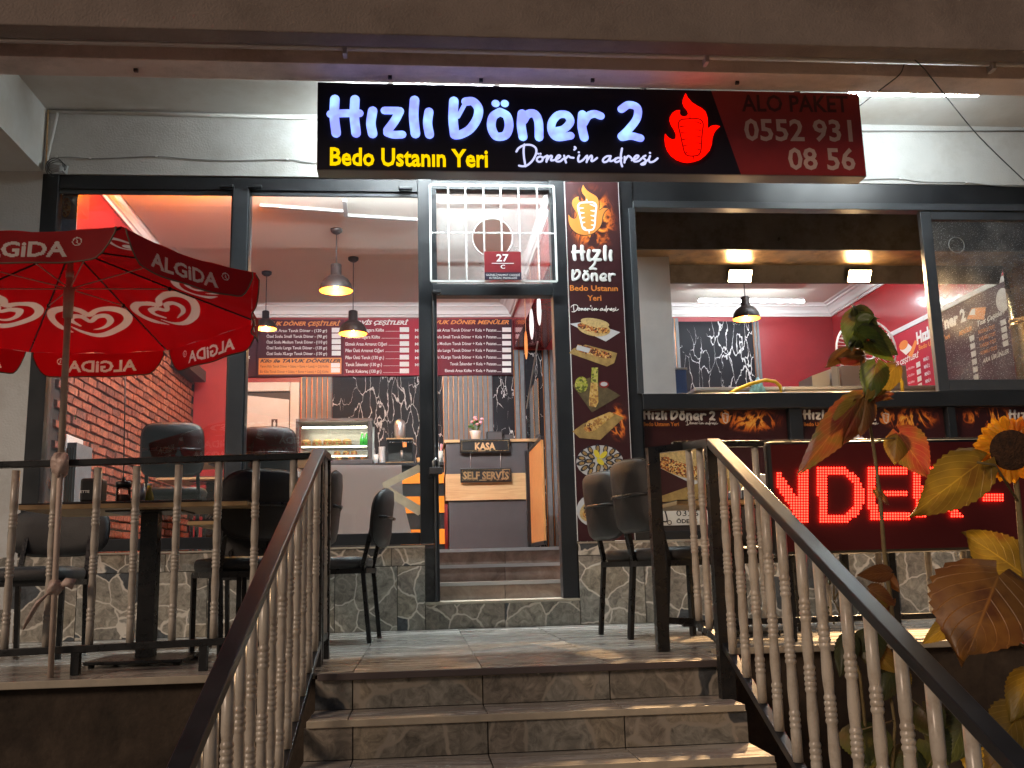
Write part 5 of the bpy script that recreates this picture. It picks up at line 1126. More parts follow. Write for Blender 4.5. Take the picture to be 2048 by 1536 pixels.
# generic brush logo mapping: photo sign coords -> other place
def mapper(px0, px1, ref0, ref1, py_ref, pyb, Y, ks=1.0):
    """maps sign-photo x in [ref0,ref1] to photo x in [px0,px1]; y scaled alike, py_ref -> pyb"""
    k = (px1-px0)/(ref1-ref0)
    return (lambda x, y: PY(px0+(x-ref0)*k, pyb+(y-py_ref)*k*ks, Y)), k*(Y-CAM.y)/1957
# ================================================================== BANNER beside the door
BYY = -.012
bn = thing('food_banner', 'tall maroon banner of food pictures right of the doorway', 'banner', (1.29, BYY, 1.9))
TLb, BRb = PY(1128, 365, BYY), PY(1264, 1078, BYY)
bx0, bx1, bz0, bz1 = 1.0905, 1.492, PT+.004, 3.215
box('banner_sheet', (bx0, BYY, bz0), (bx1, -.001, bz1), M['poster'], bn); M['bedge'] = M['whitep']
box('white_edge', (bx0-.004, BYY-.001, bz0), (bx0+.0, -.001, bz1), M['white'], bn) ; box('white_edge', (bx1, BYY-.001, bz0), (bx1+.004, -.001, bz1), M['white'], bn)
yb = BYY-.0012
def B(px, py, k=0): return PY(px, py, yb-.0007*k)
box('flame_print', (bx0+.002, yb-.0002, 2.62), (bx1-.01, BYY-.0002, bz1-.003), flame_mat('flame_print_yellow', (.038, .007, .009), .75, 3.2, 2.0), bn)
box('flame_print', (bx1-.16, yb-.0002, 1.25), (bx1-.002, BYY-.0002, 1.55), flame_mat('flame_print_red', (.038, .007, .009), .25, 4.0, 7.0), bn)
box('flame_print', (bx0+.16, yb-.0002, bz0+.003), (bx1-.002, BYY-.0002, .88), flame_mat('flame_print_low', (.038, .007, .009), .4, 3.5, 11.0), bn)
k = (1229-1133)/(1442-1328)*.87
ffm = lambda x, y: PY(1136+(x-1329)*k, 367+(y-187)*k*1.02, yb-.0008)
flame(ffm, 'flame_emblem', M['orangep'], bn, .0006)
mb = MB()
P = FLp(FL); stroke(mb, [PY(1136+(x-1329)*k, 367+(y-187)*k*1.02, yb-.0016) for x, y in P+P[:1]], .0028, thick=.0006, seg=2)
mb.build('emblem_outline', M['blackp'], bn)
mb = MB(); f2 = lambda x, y: PY(1136+(x-1329)*k, 367+(y-187)*k*1.02, yb-.0024)
stroke(mb, [f2(x, y) for x, y in FLp(DONERO)], .0068, thick=.0008)
for t in TEETH: stroke(mb, [f2(x, y) for x, y in FLp(t)], [.008, .003] if len(t) == 2 else .007, thick=.0008)
fm, rs = mapper(1143, 1226, 655, 869, 188, 489, yb-.001, .97); rs *= 1.08
for it in HIZLI: stroke(mb, [fm(*p) for p in it[0]], it[1]*rs, thick=.001)
fm, rs = mapper(1178, 1193, 1236, 1285, 204, 517, yb-.001, .95); rs *= 1.0
for it in TWO: stroke(mb, [fm(*p) for p in it[0]], it[1]*rs, thick=.001)
fm, rs = mapper(1143, 1231, 898, 1208, 190, 538, yb-.001, .95); rs *= 1.12
for it in DONER: stroke(mb, [fm(*p) for p in it[0]], it[1]*rs, thick=.001)
fm, rs = mapper(1142, 1237, 1032, 1316, 288, 609, yb-.001, 1.0)
for it in SCRIPT: stroke(mb, [fm(*p) for p in it], 2.6*rs, thick=.0008, seg=3)
mb.build('white_lettering', M['whitep'], bn)
mb = MB(); txt(mb, 'Bedo Ustanın', B(1140, 581, 1), B(1236, 582, 1), .042, bold=.02); txt(mb, 'Yeri', B(1175, 601, 1), B(1203, 601, 1), .042, bold=.02); mb.build('orange_lettering', M['orangep'], bn)
M['bunp'] = mat('bread_print', (.55, .40, .17), .55, var=.35, vs_=45); M['boardp'] = mat('wooden_board_print', (.36, .24, .08), .55, var=.35, vs_=18)
M['boardd'] = mat('dark_board_print', (.10, .075, .035), .55, var=.4, vs_=18); M['fillp'] = crumb_mat('filling_print', [(.08, .02, .01), (.6, .33, .08), (.45, .12, .03), (.15, .05, .02), (.7, .5, .2)], 95)
M['wrapp'] = crumb_mat('wrap_print', [(.62, .40, .12), (.55, .33, .08), (.66, .46, .17), (.35, .17, .05)], 60); M['lemon'] = mat('lemon_print', (.75, .62, .05), .5); M['mussel'] = mat('mussel_print', (.025, .028, .04), .5, var=.6, vs_=60); M['greenp'] = crumb_mat('fries_print', [(.35, .38, .05), (.1, .12, .02), (.5, .45, .12)], 70)
M['musselin'] = mat('mussel_meat_print', (.40, .26, .10), .5, var=.5, vs_=70); M['platep'] = mat('plate_print', (.55, .57, .60), .5)
def pl_(pts, kk, name, m, parent, fn=B): mb = MB(); mb.poly([fn(x, y, kk) for x, y in pts]); return mb.build(name, m, parent)
def ell(cx, cy, rx, ry, a=0, n=24): return [(cx+rx*math.cos(t)*math.cos(a)-ry*math.sin(t)*math.sin(a), cy+rx*math.cos(t)*math.sin(a)+ry*math.sin(t)*math.cos(a)) for t in [-i*2*math.pi/n for i in range(n)]]
def Q(l, z=1): return [(1120+x/4.15, 350+y/4.15) for x, y in l]
def Q5(l): return [(1120+x/3.84, 700+y/3.84) for x, y in l]
rev = lambda l: l[::-1]
pl_(rev(Q([(80, 1235), (230, 1215), (500, 1305), (380, 1382)])), 1, 'plate_print', M['platep'], bn)
pl_(ell(1188, 657, 33, 15, .16), 2, 'bread_print', M['bunp'], bn); pl_(ell(1187, 656, 33, 8.5, .2), 3, 'filling_print', M['fillp'], bn); pl_(ell(1190, 645.5, 29, 8.5, .17), 4, 'bread_print', M['bunp'], bn)
pl_(rev(Q([(75, 1478), (110, 1440), (210, 1408), (475, 1478), (450, 1560), (390, 1590)])), 1, 'board_print', M['boardp'], bn)
pl_(rev([(1151, 700), (1155, 689), (1178, 693), (1222, 707), (1224, 716), (1212, 717), (1170, 707)]), 2, 'wrap_print', M['fillp'], bn); pl_(rev([(1152, 699), (1155, 690), (1181, 697), (1177, 706)]), 3, 'paper_print', M['platep'], bn)
pl_(rev(Q5([(95, 270), (230, 210), (465, 350), (245, 480)])), 1, 'board_print', M['boardd'], bn); pl_(rev(Q5([(238, 240), (290, 240), (295, 400), (275, 440), (225, 430), (222, 380)])), 2, 'wrap_print', M['wrapp'], bn); pl_(rev(Q5([(243, 135), (293, 135), (290, 250), (238, 250)])), 3, 'paper_print', M['greenp'], bn)
pl_(ell(*Q5([(165, 265)])[0], 13, 16), 2, 'fries_print', M['greenp'], bn); pl_(ell(*Q5([(338, 265)])[0], 10, 7), 2, 'bowl_print', M['signred'], bn); pl_(ell(*Q5([(338, 262)])[0], 7, 4.2), 3, 'sauce_print', M['platep'], bn)
pl_(rev(Q5([(95, 625), (180, 565), (400, 480), (490, 520), (310, 690), (150, 675)])), 1, 'board_print', M['boardp'], bn); pl_(rev(Q5([(180, 600), (215, 545), (380, 475), (430, 490), (260, 625), (200, 630)])), 2, 'wrap_print', M['wrapp'], bn); pl_(ell(*Q5([(220, 595)])[0], 9, 9), 3, 'filling_print', M['fillp'], bn)
cx, cy = Q5([(305, 850)])[0]; pl_(ell(cx, cy+2, 47, 33), 1, 'plate_print', M['platep'], bn)
mb = MB(); m2 = MB()
for ring, n, k0_ in ((.86, 15, 0), (.5, 9, .3)):
    for i in range(n):
        a = k0_+i*2*math.pi/n; x, y = cx+44*ring*math.cos(a), cy+29*ring*math.sin(a)
        mb.poly([B(u, v, 2+i*.02) for u, v in ell(x, y, 9.5, 4.8, a, 10)]); m2.poly([B(u, v, 3.2+i*.02) for u, v in ell(x-math.cos(a)*1, y, 5.5, 3, a, 8)])
mb.build('mussel_print', M['mussel'], bn, kind='stuff'); m2.build('mussel_meat_print', M['musselin'], bn, kind='stuff')
for a_, b_ in (((300, 830), (265, 765)), ((310, 830), (360, 780)), ((295, 845), (325, 870))):
    p, q_ = Q5([a_])[0], Q5([b_])[0]; pl_(ell((p[0]+q_[0])/2, (p[1]+q_[1])/2, 9, 5, math.atan2(q_[1]-p[1], q_[0]-p[0])), 4+a_[0]*.01, 'lemon_print', M['lemon'], bn)
cx, cy = Q5([(265, 1230)])[0]; pl_(ell(cx, cy, 36, 33), 1, 'plate_print', M['platep'], bn); pl_(ell(cx+3, cy-2, 35, 22, -.45), 2, 'bread_print', M['bunp'], bn); pl_(ell(cx+2, cy+2, 27, 12, -.3), 3, 'filling_print', M['fillp'], bn)

# ================================================================== POSTERS under the window
PYY = .052
def poster(idx, px0, px1, lab, flip=False):
    xa, xb = posts_x[idx][0]+.004, posts_x[idx][1]-.004
    z1 = zt-.0; z0 = .70
    o = thing('window_poster', lab, 'poster', ((xa+xb)/2, PYY, (z0+z1)/2))
    box('poster_sheet', (xa, PYY, z0), (xb, .0595, z1), M['poster'], o)
    y = PYY-.0008
    w_ = xb-xa
    if not flip: box('flame_print', (xb-w_*.46, y, z1-.2), (xb-.002, PYY-.0001, z1-.002), flame_mat('flame_strip_print', (.038, .007, .009), .6, 4.6, idx*3.3), o)
    else: box('flame_print', (xa+.002, y, z1-.2), (xa+w_*.5, PYY-.0001, z1-.002), flame_mat('flame_strip_print', (.038, .007, .009), .6, 4.6, idx*3.3), o)
    X0 = px0+2 if not flip else px0+106
    mb = MB()
    fm, rs = mapper(X0, X0+145, 655, 1285, 188, 819, y-.001, 1.0); rs *= 1.15
    for it in HIZLI+DONER+TWO: stroke(mb, [fm(*p) for p in it[0]], it[1]*rs, thick=.001, seg=3)
    fm, rs = mapper(X0+86, X0+151, 1032, 1316, 288, 840, y-.001, 1.0)
    for it in SCRIPT: stroke(mb, [fm(*p) for p in it], 2.8*rs, thick=.0007, seg=2)
    kk = .24; c0 = X0+153
    f3 = lambda x, yy: PY(c0+(x-1329)*kk, 815+(yy-187)*kk, y-.002)
    stroke(mb, [f3(*p) for p in FLp(DONERO)], .0028, thick=.0006)
    for t in TEETH: stroke(mb, [f3(*p) for p in FLp(t)], .0026, thick=.0006)
    mb.build('white_lettering', M['whitep'], o)
    flame(lambda x, yy: PY(c0+(x-1329)*kk, 815+(yy-187)*kk, y-.0008), 'flame_emblem', M['orangep'], o, .0005)
    mb = MB(); A, B_ = PY(X0+2, 852, y-.0005), PY(X0+73, 852, y-.0005); txt(mb, 'Bedo Ustanın Yeri', A, B_, .03, bold=.02); mb.build('orange_lettering', M['orangep'], o)
    return o, y
po, y = poster(1, *PXS[0], 'maroon poster with a sandwich under the left part of the serving window')
def Bp(px, py, k=0): return PY(px, py, y-.0008*k)
pl_(rev([(1305, 915), (1330, 905), (1480, 925), (1462, 985), (1400, 975), (1318, 935)]), 1, 'plate_print', M['platep'], po, Bp)
pl_(ell(1385, 933, 78, 26, .22), 2, 'bread_print', M['bunp'], po, Bp); pl_(ell(1372, 937, 66, 17, .25), 3, 'filling_print', M['fillp'], po, Bp); pl_(ell(1395, 915, 74, 18, .2), 4, 'bread_print', M['bunp'], po, Bp)
pl_(rev([(1285, 1005), (1420, 958), (1550, 950), (1560, 975), (1440, 1000)]), 2, 'board_print', M['boardp'], po, Bp)
q1, q0 = PY(1300, 1012, y-.003), PY(1470, 1048, y-.003); box('phone_label', (q1.x, y-.003, q0.z), (q0.x, y-.0005, q1.z), M['creamp'], po)
fB = lambda a, b: PY(a, b, y-.0036)
for s_, q1_, q2_, h_, bd in (('0326 - 00', (1353, 1032), (1440, 1032), 12, 0.0), ('ÖDEME', (1353, 1046), (1395, 1046), 8, .03), ('VE DEĞİL', (1430, 1046), (1466, 1046), 8, .03)):
    mb = MB(); word(mb, s_, q1_, q2_, h_, fB, bold=bd); mb.build('black_lettering', M['blackp'], po)
for w_ in ((1339, 1045), (1322, 1045)): MB().tube([PY(w_[0]+4*math.cos(t), w_[1]+4*math.sin(t), y-.0036) for t in [i*math.pi/5 for i in range(11)]], .003, 4, cap=False).build('scooter_wheel_print', M['blackp'], po)
mb = MB(); stroke(mb, [PY(1320, 1042, y-.0036), PY(1334, 1042, y-.0036), PY(1330, 1022, y-.0036), PY(1326, 1018, y-.0036)], .005, thick=.001); mb.build('scooter_print', M['blackp'], po)
po2, y = poster(2, *PXS[1], 'maroon poster behind the wilted sunflower, middle one under the window')
pl_(rev([(1683, 888), (1700, 878), (1715, 866), (1728, 876), (1740, 892), (1740, 960), (1683, 960)]), 2, 'foil_print', M['platep'], po2, Bp)
po3, y = poster(3, *PXS[2], 'maroon poster at the right edge of the picture, beyond the sunflower bloom', flip=True)

# ================================================================== WALL CABLES
cb_ = thing('wall_cable', 'thin grey cable clipped along the white header wall to the sign', 'cable', tuple(PY(400, 320, -.01)))
def wire(pts, r, m, o, n=6):
    mb = MB(); stroke(mb, pts, r, thick=r, seg=6); return mb.build('cable_run', m, o)
wire([PY(x, y, -.008) for x, y in ((112, 315), (140, 314), (180, 317), (230, 316), (313, 313), (380, 318), (460, 321), (575, 319), (610, 324), (660, 327))], .0035, M['wire'], cb_)
wire([PY(x, y, -.008) for x, y in ((1660, 362), (1760, 358), (1800, 358), (1850, 364), (1930, 365), (1990, 371), (2070, 374))], .0035, M['wire'], cb_)
for px, py in ((113, 314), (180, 317), (313, 313), (575, 319), (1800, 357), (1932, 365)): q = PY(px, py, -.01); MB().box((q.x-.007, -.016, q.z-.006), (q.x+.007, -.0005, q.z+.008)).build('cable_clip', M['white'], cb_)
cb2 = thing('cable_duct', 'white cable conduit running along the top of the header wall', 'conduit', tuple(PY(400, 228, -.02)))
MB().tube([PY(98, 223, -.015), PY(640, 236, -.015)], .012, 8).build('duct_run', M['paint'], cb2); MB().tube([PY(1700, 262, -.015), PY(2060, 262, -.015)], .006, 8).build('duct_run', M['wire'], cb2)
MB().tube([PY(115, 226, -.02), PY(88, 345, -.02)], .012, 8).build('duct_run', M['paint'], cb2)
MB().tube([PY(96, 220, -.03), PY(92, 340, -.03)], .006, 8).build('duct_run', M['wood'], cb2)
jb = thing('cable_bundle', 'tangled bundle of cables taped at the top left corner of the window', 'cable bundle', tuple(PY(112, 338, -.04)))
q = PY(112, 338, -.05); mb = MB()
for i in range(7):
    a = i*.9; mb.tube([q+V((-.06, 0, -.02+.012*i)), q+V((-.02, -.02-.01*math.sin(a), .03*math.cos(a))), q+V((.03, -.01, .02*math.sin(a))), q+V((.07, .02, -.03+.01*i))], .011, 7)
mb.build('taped_core', M['wire'], jb)
for i in range(3): MB().tube([q+V((.06*math.cos(t)+.01*i, -.03, .07*math.sin(t)*(1-.2*i))) for t in [k*math.pi/8-.3*i for k in range(13)]], .003, 6).build('loose_cable', M['dwire'], jb)
hw = thing('hanging_cable', 'thin dark cable hanging diagonally from the overhang at the right', 'cable', tuple(PY(1900, 200, YB1)))
wire([PY(1826, 116, YB1-.07), PY(1850, 140, YB1-.05), PY(1888, 188, YB1), PY(1960, 275, -.5), PY(2060, 372, -.05)], .004, M['dwire'], hw)
hw2 = thing('hanging_cable', 'short dark cable looping from the overhang pipe behind the sign end', 'cable', tuple(PY(1770, 180, YB1)))
wire([PY(1808, 130, YB1-.06), PY(1798, 150, YB1-.03), PY(1760, 180, YB1+.02), PY(1716, 214, YB0+.1)], .004, M['dwire'], hw2)
for px, py, wh in ((272, 138, 'far left, above the umbrella'), (780, 152, 'above the letter l of the sign'), (962, 158, 'above the umlaut of the sign'), (1185, 158, 'above the letters er of the sign'), (1474, 163, 'above the red part of the sign')):
    q = PZ(px, py, SZ-.001); o = thing('hook', 'small dark fixing stub on the overhang soffit '+wh, 'hook', tuple(q), group='fixing stubs on the overhang soffit')
    MB().box((q.x-.012, q.y-.01, SZ-.02), (q.x+.012, q.y+.01, SZ-.0005)).build('stub', M['blacksteel'], o)

# ================================================================== RAILINGS
def baluster_mesh(h, r=.0175):
    """turned spindle: plain square-ish ends, bead clusters and gentle swells"""
    P = [(r*.94, 0), (r*.96, .125*h)]
    def beads(z0, n, w=.024):
        out = []
        for k in range(n):
            z = z0*h+k*w*h; out += [(r*.86, z), (r*1.0, z+w*h*.28), (r*1.03, z+w*h*.5), (r*1.0, z+w*h*.72), (r*.86, z+w*h*.98)]
        return out
    P += beads(.13, 3); P += [(r*.84, .205*h), (r*.92, .24*h), (r*1.0, .29*h), (r*.9, .35*h), (r*.82, .385*h)]
    P += beads(.39, 5, .021); P += [(r*.82, .50*h), (r*.92, .53*h), (r*.99, .575*h), (r*.9, .63*h), (r*.82, .66*h)]
    P += beads(.665, 4, .022); P += [(r*.84, .76*h), (r*.97, .785*h), (r*.95, h)]
    return P
bal_cache = {}
def baluster(parent, p, h, r=.0175, lean=0):
    key = (round(h, 2), r)
    if key not in bal_cache:
        o = MB().lathe(baluster_mesh(round(h, 2), r), n=14).build('baluster', M['cream']); bal_cache[key] = o.data
    else: o = bpy.data.objects.new('baluster', bal_cache[key]); COL.objects.link(o)
    o.parent = parent; o.location = V(p)-off(parent); o.rotation_euler = (rnd.uniform(-.006, .006), rnd.uniform(-.006, .006), rnd.uniform(0, 6)); return o
# left terrace railing
LY = -2.36
zt0, zt1 = PY(0, 935, LY), PY(620, 912, LY)
rl = thing('terrace_railing', 'black terrace railing with cream turned balusters on the left, in front of the tables', 'railing', (-1.5, LY, 0))
ztop = (zt0.z+zt1.z)/2
MB().beam((-3.2, LY, zt0.z+(zt0.z-zt1.z)*.3), (-.46, LY, zt1.z), .045, .028).build('top_rail', M['blacksteel'], rl, bevel=.003)
zbL, zbR = PY(20, 1305, LY), PY(400, 1285, LY)
sl = (zbR.z-zbL.z)/(zbR.x-zbL.x); zf = lambda x: zbL.z+sl*(x-zbL.x)
MB().beam((-3.2, LY, zf(-3.2)), (-.46, LY, zf(-.46)), .035, .03).build('bottom_rail', M['blacksteel'], rl, bevel=.003)
for px in (-230, -60, 22, 103, 188, 268, 350, 432, 508, 585):
    x = PY(px, 1100, LY).x; zb0 = zf(x)+.014; zt2 = zt0.z+(zt1.z-zt0.z)*(x-zt0.x)/(zt1.x-zt0.x)-.013; baluster(rl, (x, LY, zb0), zt2-zb0)
for px in (152, 407): x = PY(px, 1320, LY).x; MB().box((x-.017, LY-.017, .001), (x+.017, LY+.017, zf(x)-.015)).build('foot', M['blacksteel'], rl)
x = PY(-150, 1320, LY).x; MB().box((x-.017, LY-.017, .001), (x+.017, LY+.017, zf(x)-.015)).build('foot', M['blacksteel'], rl)
# stair railings
def stair_rail(label, top, bot, xoff, drop, n, postlabel=None, ext=0):
    top, bot = V(top), V(bot); o = thing('stair_railing', label, 'railing', (top.x, top.y, -.1))
    MB().beam(top, bot, .056, .034).build('handrail', M['railtop'], o, bevel=.004)
    dn = V((xoff, 0, -drop)); MB().beam(top+dn+V((0, .0, 0)), bot+dn, .036, .03).build('bottom_rail', M['railtop'], o, bevel=.003)
    for i in range(n):
        t = (i+.62)/n; p = top+(bot-top)*t; baluster(o, p+V((xoff, 0, -drop+.014)), drop-.032, .0185)
    return o
hl0, hl1 = V((-.452, -2.36, .945)), PY(362, 1536, -4.42)
hl1 = hl0+(hl1-hl0)*1.12
srl = stair_rail('left stair railing, its worn handrail running steeply down towards the viewer', hl0, hl1, 0, .84, 15)
MB().box((-.474, -2.385, .001), (-.434, -2.34, .926)).build('post', M['blacksteel'], srl)
MB().box((-.472, -2.29, .001), (-.436, -2.25, .93)).build('post', M['blacksteel'], srl)
MB().beam((-.454, -2.37, .94), (-.454, -1.98, .955), .045, .03).build('return_rail', M['blacksteel'], srl)
MB().beam((-.454, -2.34, .11), (-.454, -1.98, .11), .03, .03).build('return_rail', M['blacksteel'], srl)
for y in (-2.17, -2.07): baluster(srl, (-.454, y, .125), .81)
MB().box((-.472, -1.99, .001), (-.436, -1.95, .95)).build('post', M['blacksteel'], srl)
MB().box((-.474, -2.44, -.6), (-.434, -2.40, .9)).build('post', M['blacksteel'], srl) if False else None
hr0 = PX(1425, 884, 1.25); hr1 = PX(2040, 1532, 1.25); hr1 = hr0+(hr1-hr0)*1.1
srr = stair_rail('right stair railing beside the scrolling red display', hr0, hr1, 0, .84, 14)
p0 = PY(1322, 900, -2.2); 
MB().box((hr0.x-.032, hr0.y-.02, -.3), (hr0.x+.028, hr0.y+.03, hr0.z-.018)).build('post', M['blacksteel'], srr)
pz = PZ(1326, 1303, 0); zt3 = PY(1322, 897, pz.y).z
MB().box((pz.x-.028, pz.y-.028, .001), (pz.x+.028, pz.y+.028, zt3)).build('post', M['blacksteel'], srr)
mid = V((hr0.x-.06, hr0.y+.35, hr0.z))
pa_ = V((pz.x, pz.y, zt3+.0)); pm_ = PY(1372, 893, pz.y+.02)
MB().beam(pa_+V((-.03, 0, -.012)), pm_+V((0, 0, -.0)), .045, .034).build('landing_rail', M['blacksteel'], srr); MB().beam(pm_, hr0+V((0, .02, 0)), .045, .034).build('landing_rail', M['railtop'], srr)
lb0 = V((pz.x+.03, pz.y, .14)); lb1 = V((hr0.x, hr0.y, hr0.z-.84)); MB().beam(lb0, V((pm_.x, pm_.y, .13)), .03, .03).build('landing_rail', M['blacksteel'], srr); MB().beam(V((pm_.x, pm_.y, .13)), lb1, .03, .03).build('landing_rail', M['blacksteel'], srr)
for t in (.12, .5, .86):
    a = pm_+(hr0-pm_)*t; b = V((pm_.x, pm_.y, .13)); b = b+(lb1-b)*t; baluster(srr, (a.x, a.y, b.z+.014), a.z-b.z-.03)
# right terrace railing
RY = -1.90
rr_ = thing('terrace_railing', 'black terrace railing with cream balusters on the right, behind the red display', 'railing', (2.5, RY, 0))
ztr = PY(1480, 888, RY).z; zbr = PY(1500, 1243, RY).z
MB().beam((1.30, RY, ztr), (4.2, RY, ztr), .045, .032).build('top_rail', M['blacksteel'], rr_, bevel=.003); MB().beam((1.30, RY, zbr), (4.2, RY, zbr), .035, .03).build('bottom_rail', M['blacksteel'], rr_, bevel=.003)
for px in (1523, 1648, 1755, 1854, 1925, 2000, 2080):
    x = PY(px, 1100, RY).x; baluster(rr_, (x, RY, zbr+.014), ztr-zbr-.03)
for px in (1585, 1700, 1795, 1960): x = PY(px, 1260, RY).x; MB().box((x-.017, RY-.017, .001), (x+.017, RY+.017, ztr-.016)).build('post', M['blacksteel'], rr_)

# ================================================================== LED DISPLAY
EY = -2.2
ed = thing('led_display', 'black scrolling display showing red dotted letters NDER -', 'led display', (2.6, EY, .7))
a, b = PY(1533, 883, EY), PY(1536, 1112, EY); ez1, ez0 = a.z+.002, b.z; ex0, ex1 = a.x, a.x+2.1
MB().box((ex0, EY, ez0), (ex1, EY+.07, ez1)).build('display_frame', M['black'], ed, bevel=.02)
box('display_face', (ex0+.018, EY-.002, ez0+.018), (ex1-.018, EY+.005, ez1-.018), M['ledface'], ed)
mb = MB(); sz = (EY-CAM.y)/1957.0
def inpoly(x, y, P):
    c = False; n = len(P)
    for i in range(n):
        x1_, y1_ = P[i]; x2_, y2_ = P[(i+1) % n]
        if (y1_ > y) != (y2_ > y) and x < (x2_-x1_)*(y-y1_)/(y2_-y1_)+x1_: c = not c
    return c
def C8(l): return [(1260+x/4.096, 790+y/4.096) for x, y in l]
def C1(l): return [(1520+x/2.56, 600+y/2.56) for x, y in l]
LET = [[C1([(82, 880), (100, 880), (200, 1030), (200, 868), (248, 868), (248, 1145), (205, 1145), (82, 950)])],
       [C1([(288, 860), (440, 860), (500, 900), (530, 960), (530, 1050), (500, 1100), (450, 1140), (305, 1140)]), C1([(340, 895), (430, 895), (475, 935), (482, 1000), (478, 1060), (440, 1100), (350, 1100)])],
       [C1([(546, 855), (750, 855), (750, 892), (590, 892), (593, 970), (750, 970), (750, 1010), (597, 1010), (600, 1088), (775, 1088), (775, 1130), (560, 1130)])],
       [C1([(775, 855), (960, 855), (1010, 890), (1015, 960), (970, 1010), (1045, 1118), (985, 1118), (925, 1020), (850, 1020), (850, 1120), (800, 1120)]), C1([(825, 895), (940, 895), (965, 920), (960, 965), (930, 985), (835, 985)])],
       [C1([(1132, 985), (1252, 985), (1252, 1030), (1135, 1030)])]]
pitch = 5.35
i = 0; y = 920.0
while y < 1055:
    x = 1545.0
    while x < 2040:
        # rows in the photo run almost level; evaluate letters at pixel
        for P in LET:
            if inpoly(x, y, P[0]) and not (len(P) > 1 and inpoly(x, y, P[1])):
                c = PY(x, y, EY-.013); r = 2.15*sz
                mb.add([c+V((r*math.cos(t), 0, r*math.sin(t))) for t in [math.pi/6+k*math.pi/3 for k in range(6)]], [(0, 1, 2, 3, 4, 5)[::-1]])
        x += pitch
    y += pitch
mb.build('lit_letters', M['dot'], ed, kind='stuff')
q = PY(1576, 888, EY-.001); mb = MB(); mb.box((q.x-.018, EY-.003, ez1-.016), (q.x+.018, EY-.0005, ez1-.004)); mb.build('maker_tag', M['hood'], ed)
# ================================================================== UMBRELLA
UC = V((-1.581, -2.38, 0)); UR = .90; HZ = 1.649; AZ = 1.90
um = thing('umbrella', 'red ice cream parasol with white heart emblems, tied to the left railing', 'umbrella', (UC.x, UC.y, 0))
uv8 = []
for i in range(8):
    a = math.pi/8+i*math.pi/4+.139; x, y = UR*math.cos(a), UR*math.sin(a); uv8.append(UC+V((x, y, HZ+.05*x-.063*y)))
apex = UC+V((.0, 0, AZ))
mbp = []
def heart(f, mb_):
    # f(u,v)->point. two nested hearts, open ends
    def st(pts, r): stroke(mb_, [f(x, y) for x, y in pts], r, thick=.0015, N=nrm, seg=5)
    O_ = [(-.10, -.83), (-.45, -.62), (-.85, -.25), (-1.0, .1), (-.85, .45), (-.5, .55), (-.2, .45), (0, .3), (.25, .5), (.6, .55), (.9, .35), (1.0, 0), (.85, -.4), (.5, -.75), (.15, -.93), (-.1, -.95)]
    O_ = [(-.55, -.80), (-.85, -.45), (-1.0, 0), (-.9, .4), (-.55, .58), (-.2, .5), (0, .28), (.25, .52), (.62, .6), (.93, .35), (1.0, -.05), (.82, -.45), (.45, -.78), (.05, -.9), (-.3, -.75), (-.55, -.45)]
    n = len(O_); st(O_, [.008]+[.019]*2+[.021]*3+[.017]*2+[.021]*5+[.017, .011, .005])
    I_ = [(-.3, -.38), (-.5, -.1), (-.45, .12), (-.2, .15), (0, -.08), (.2, .15), (.45, .15), (.52, -.15), (.35, -.42), (.02, -.55)]
    st(I_, [.009, .016, .018, .015, .012, .015, .018, .016, .010, .004])
import numpy as np
def arr(l): return np.array([tuple(q_) for q_ in l], float)
def seg_dist(X, Y, pts, rad):
    """signed: stroke radius minus distance (metres), max over segments, smoothed polyline"""
    P = [V((x, y, 0)) for x, y in pts]; R_ = list(rad); PP = [P[0]*2-P[1]]+P+[P[-1]*2-P[-2]]; q_ = []; qr = []
    for i in range(1, len(PP)-2):
        for k in range(5):
            t = k/5; q_.append(0.5*((2*PP[i])+(PP[i+1]-PP[i-1])*t+(2*PP[i-1]-5*PP[i]+4*PP[i+1]-PP[i+2])*t*t+(3*PP[i]-PP[i-1]-3*PP[i+1]+PP[i+2])*t**3)); qr.append(R_[i-1]*(1-t)+R_[i]*t)
    q_.append(P[-1]); qr.append(R_[-1]); best = np.full(X.shape, -9.0)
    for a, b, ra, rb in zip(q_[:-1], q_[1:], qr[:-1], qr[1:]):
        dx, dy = b.x-a.x, b.y-a.y; L2 = dx*dx+dy*dy+1e-12; t = np.clip(((X-a.x)*dx+(Y-a.y)*dy)/L2, 0, 1)
        best = np.maximum(best, (ra*(1-t)+rb*t)-np.hypot(X-a.x-t*dx, Y-a.y-t*dy))
    return best
def text_mask(X, Y, s, x0, x1, y0, h, bold=0.03):
    vs, fs = text_geo(s, bold); out = np.zeros(X.shape, bool); PX_ = [x0+(x1-x0)*v[0] for v in vs]; PY_ = [y0+h*v[1] for v in vs]
    for f in fs:
        for k in range(1, len(f)-1):
            a, b, c = f[0], f[k], f[k+1]
            d1 = (PX_[b]-PX_[a])*(Y-PY_[a])-(PY_[b]-PY_[a])*(X-PX_[a]); d2 = (PX_[c]-PX_[b])*(Y-PY_[b])-(PY_[c]-PY_[b])*(X-PX_[b]); d3 = (PX_[a]-PX_[c])*(Y-PY_[c])-(PY_[a]-PY_[c])*(X-PX_[c])
            out |= ((d1 >= 0) & (d2 >= 0) & (d3 >= 0)) | ((d1 <= 0) & (d2 <= 0) & (d3 <= 0))
    return out
HO = [(-.55, -.80), (-.85, -.45), (-1.0, 0), (-.9, .4), (-.55, .58), (-.2, .5), (0, .28), (.25, .52), (.62, .6), (.93, .35), (1.0, -.05), (.82, -.45), (.45, -.78), (.05, -.9), (-.3, -.75), (-.55, -.45)]
HO_R = [.004]+[.017]*2+[.020]*3+[.016]*2+[.021]*5+[.017, .011, .004]
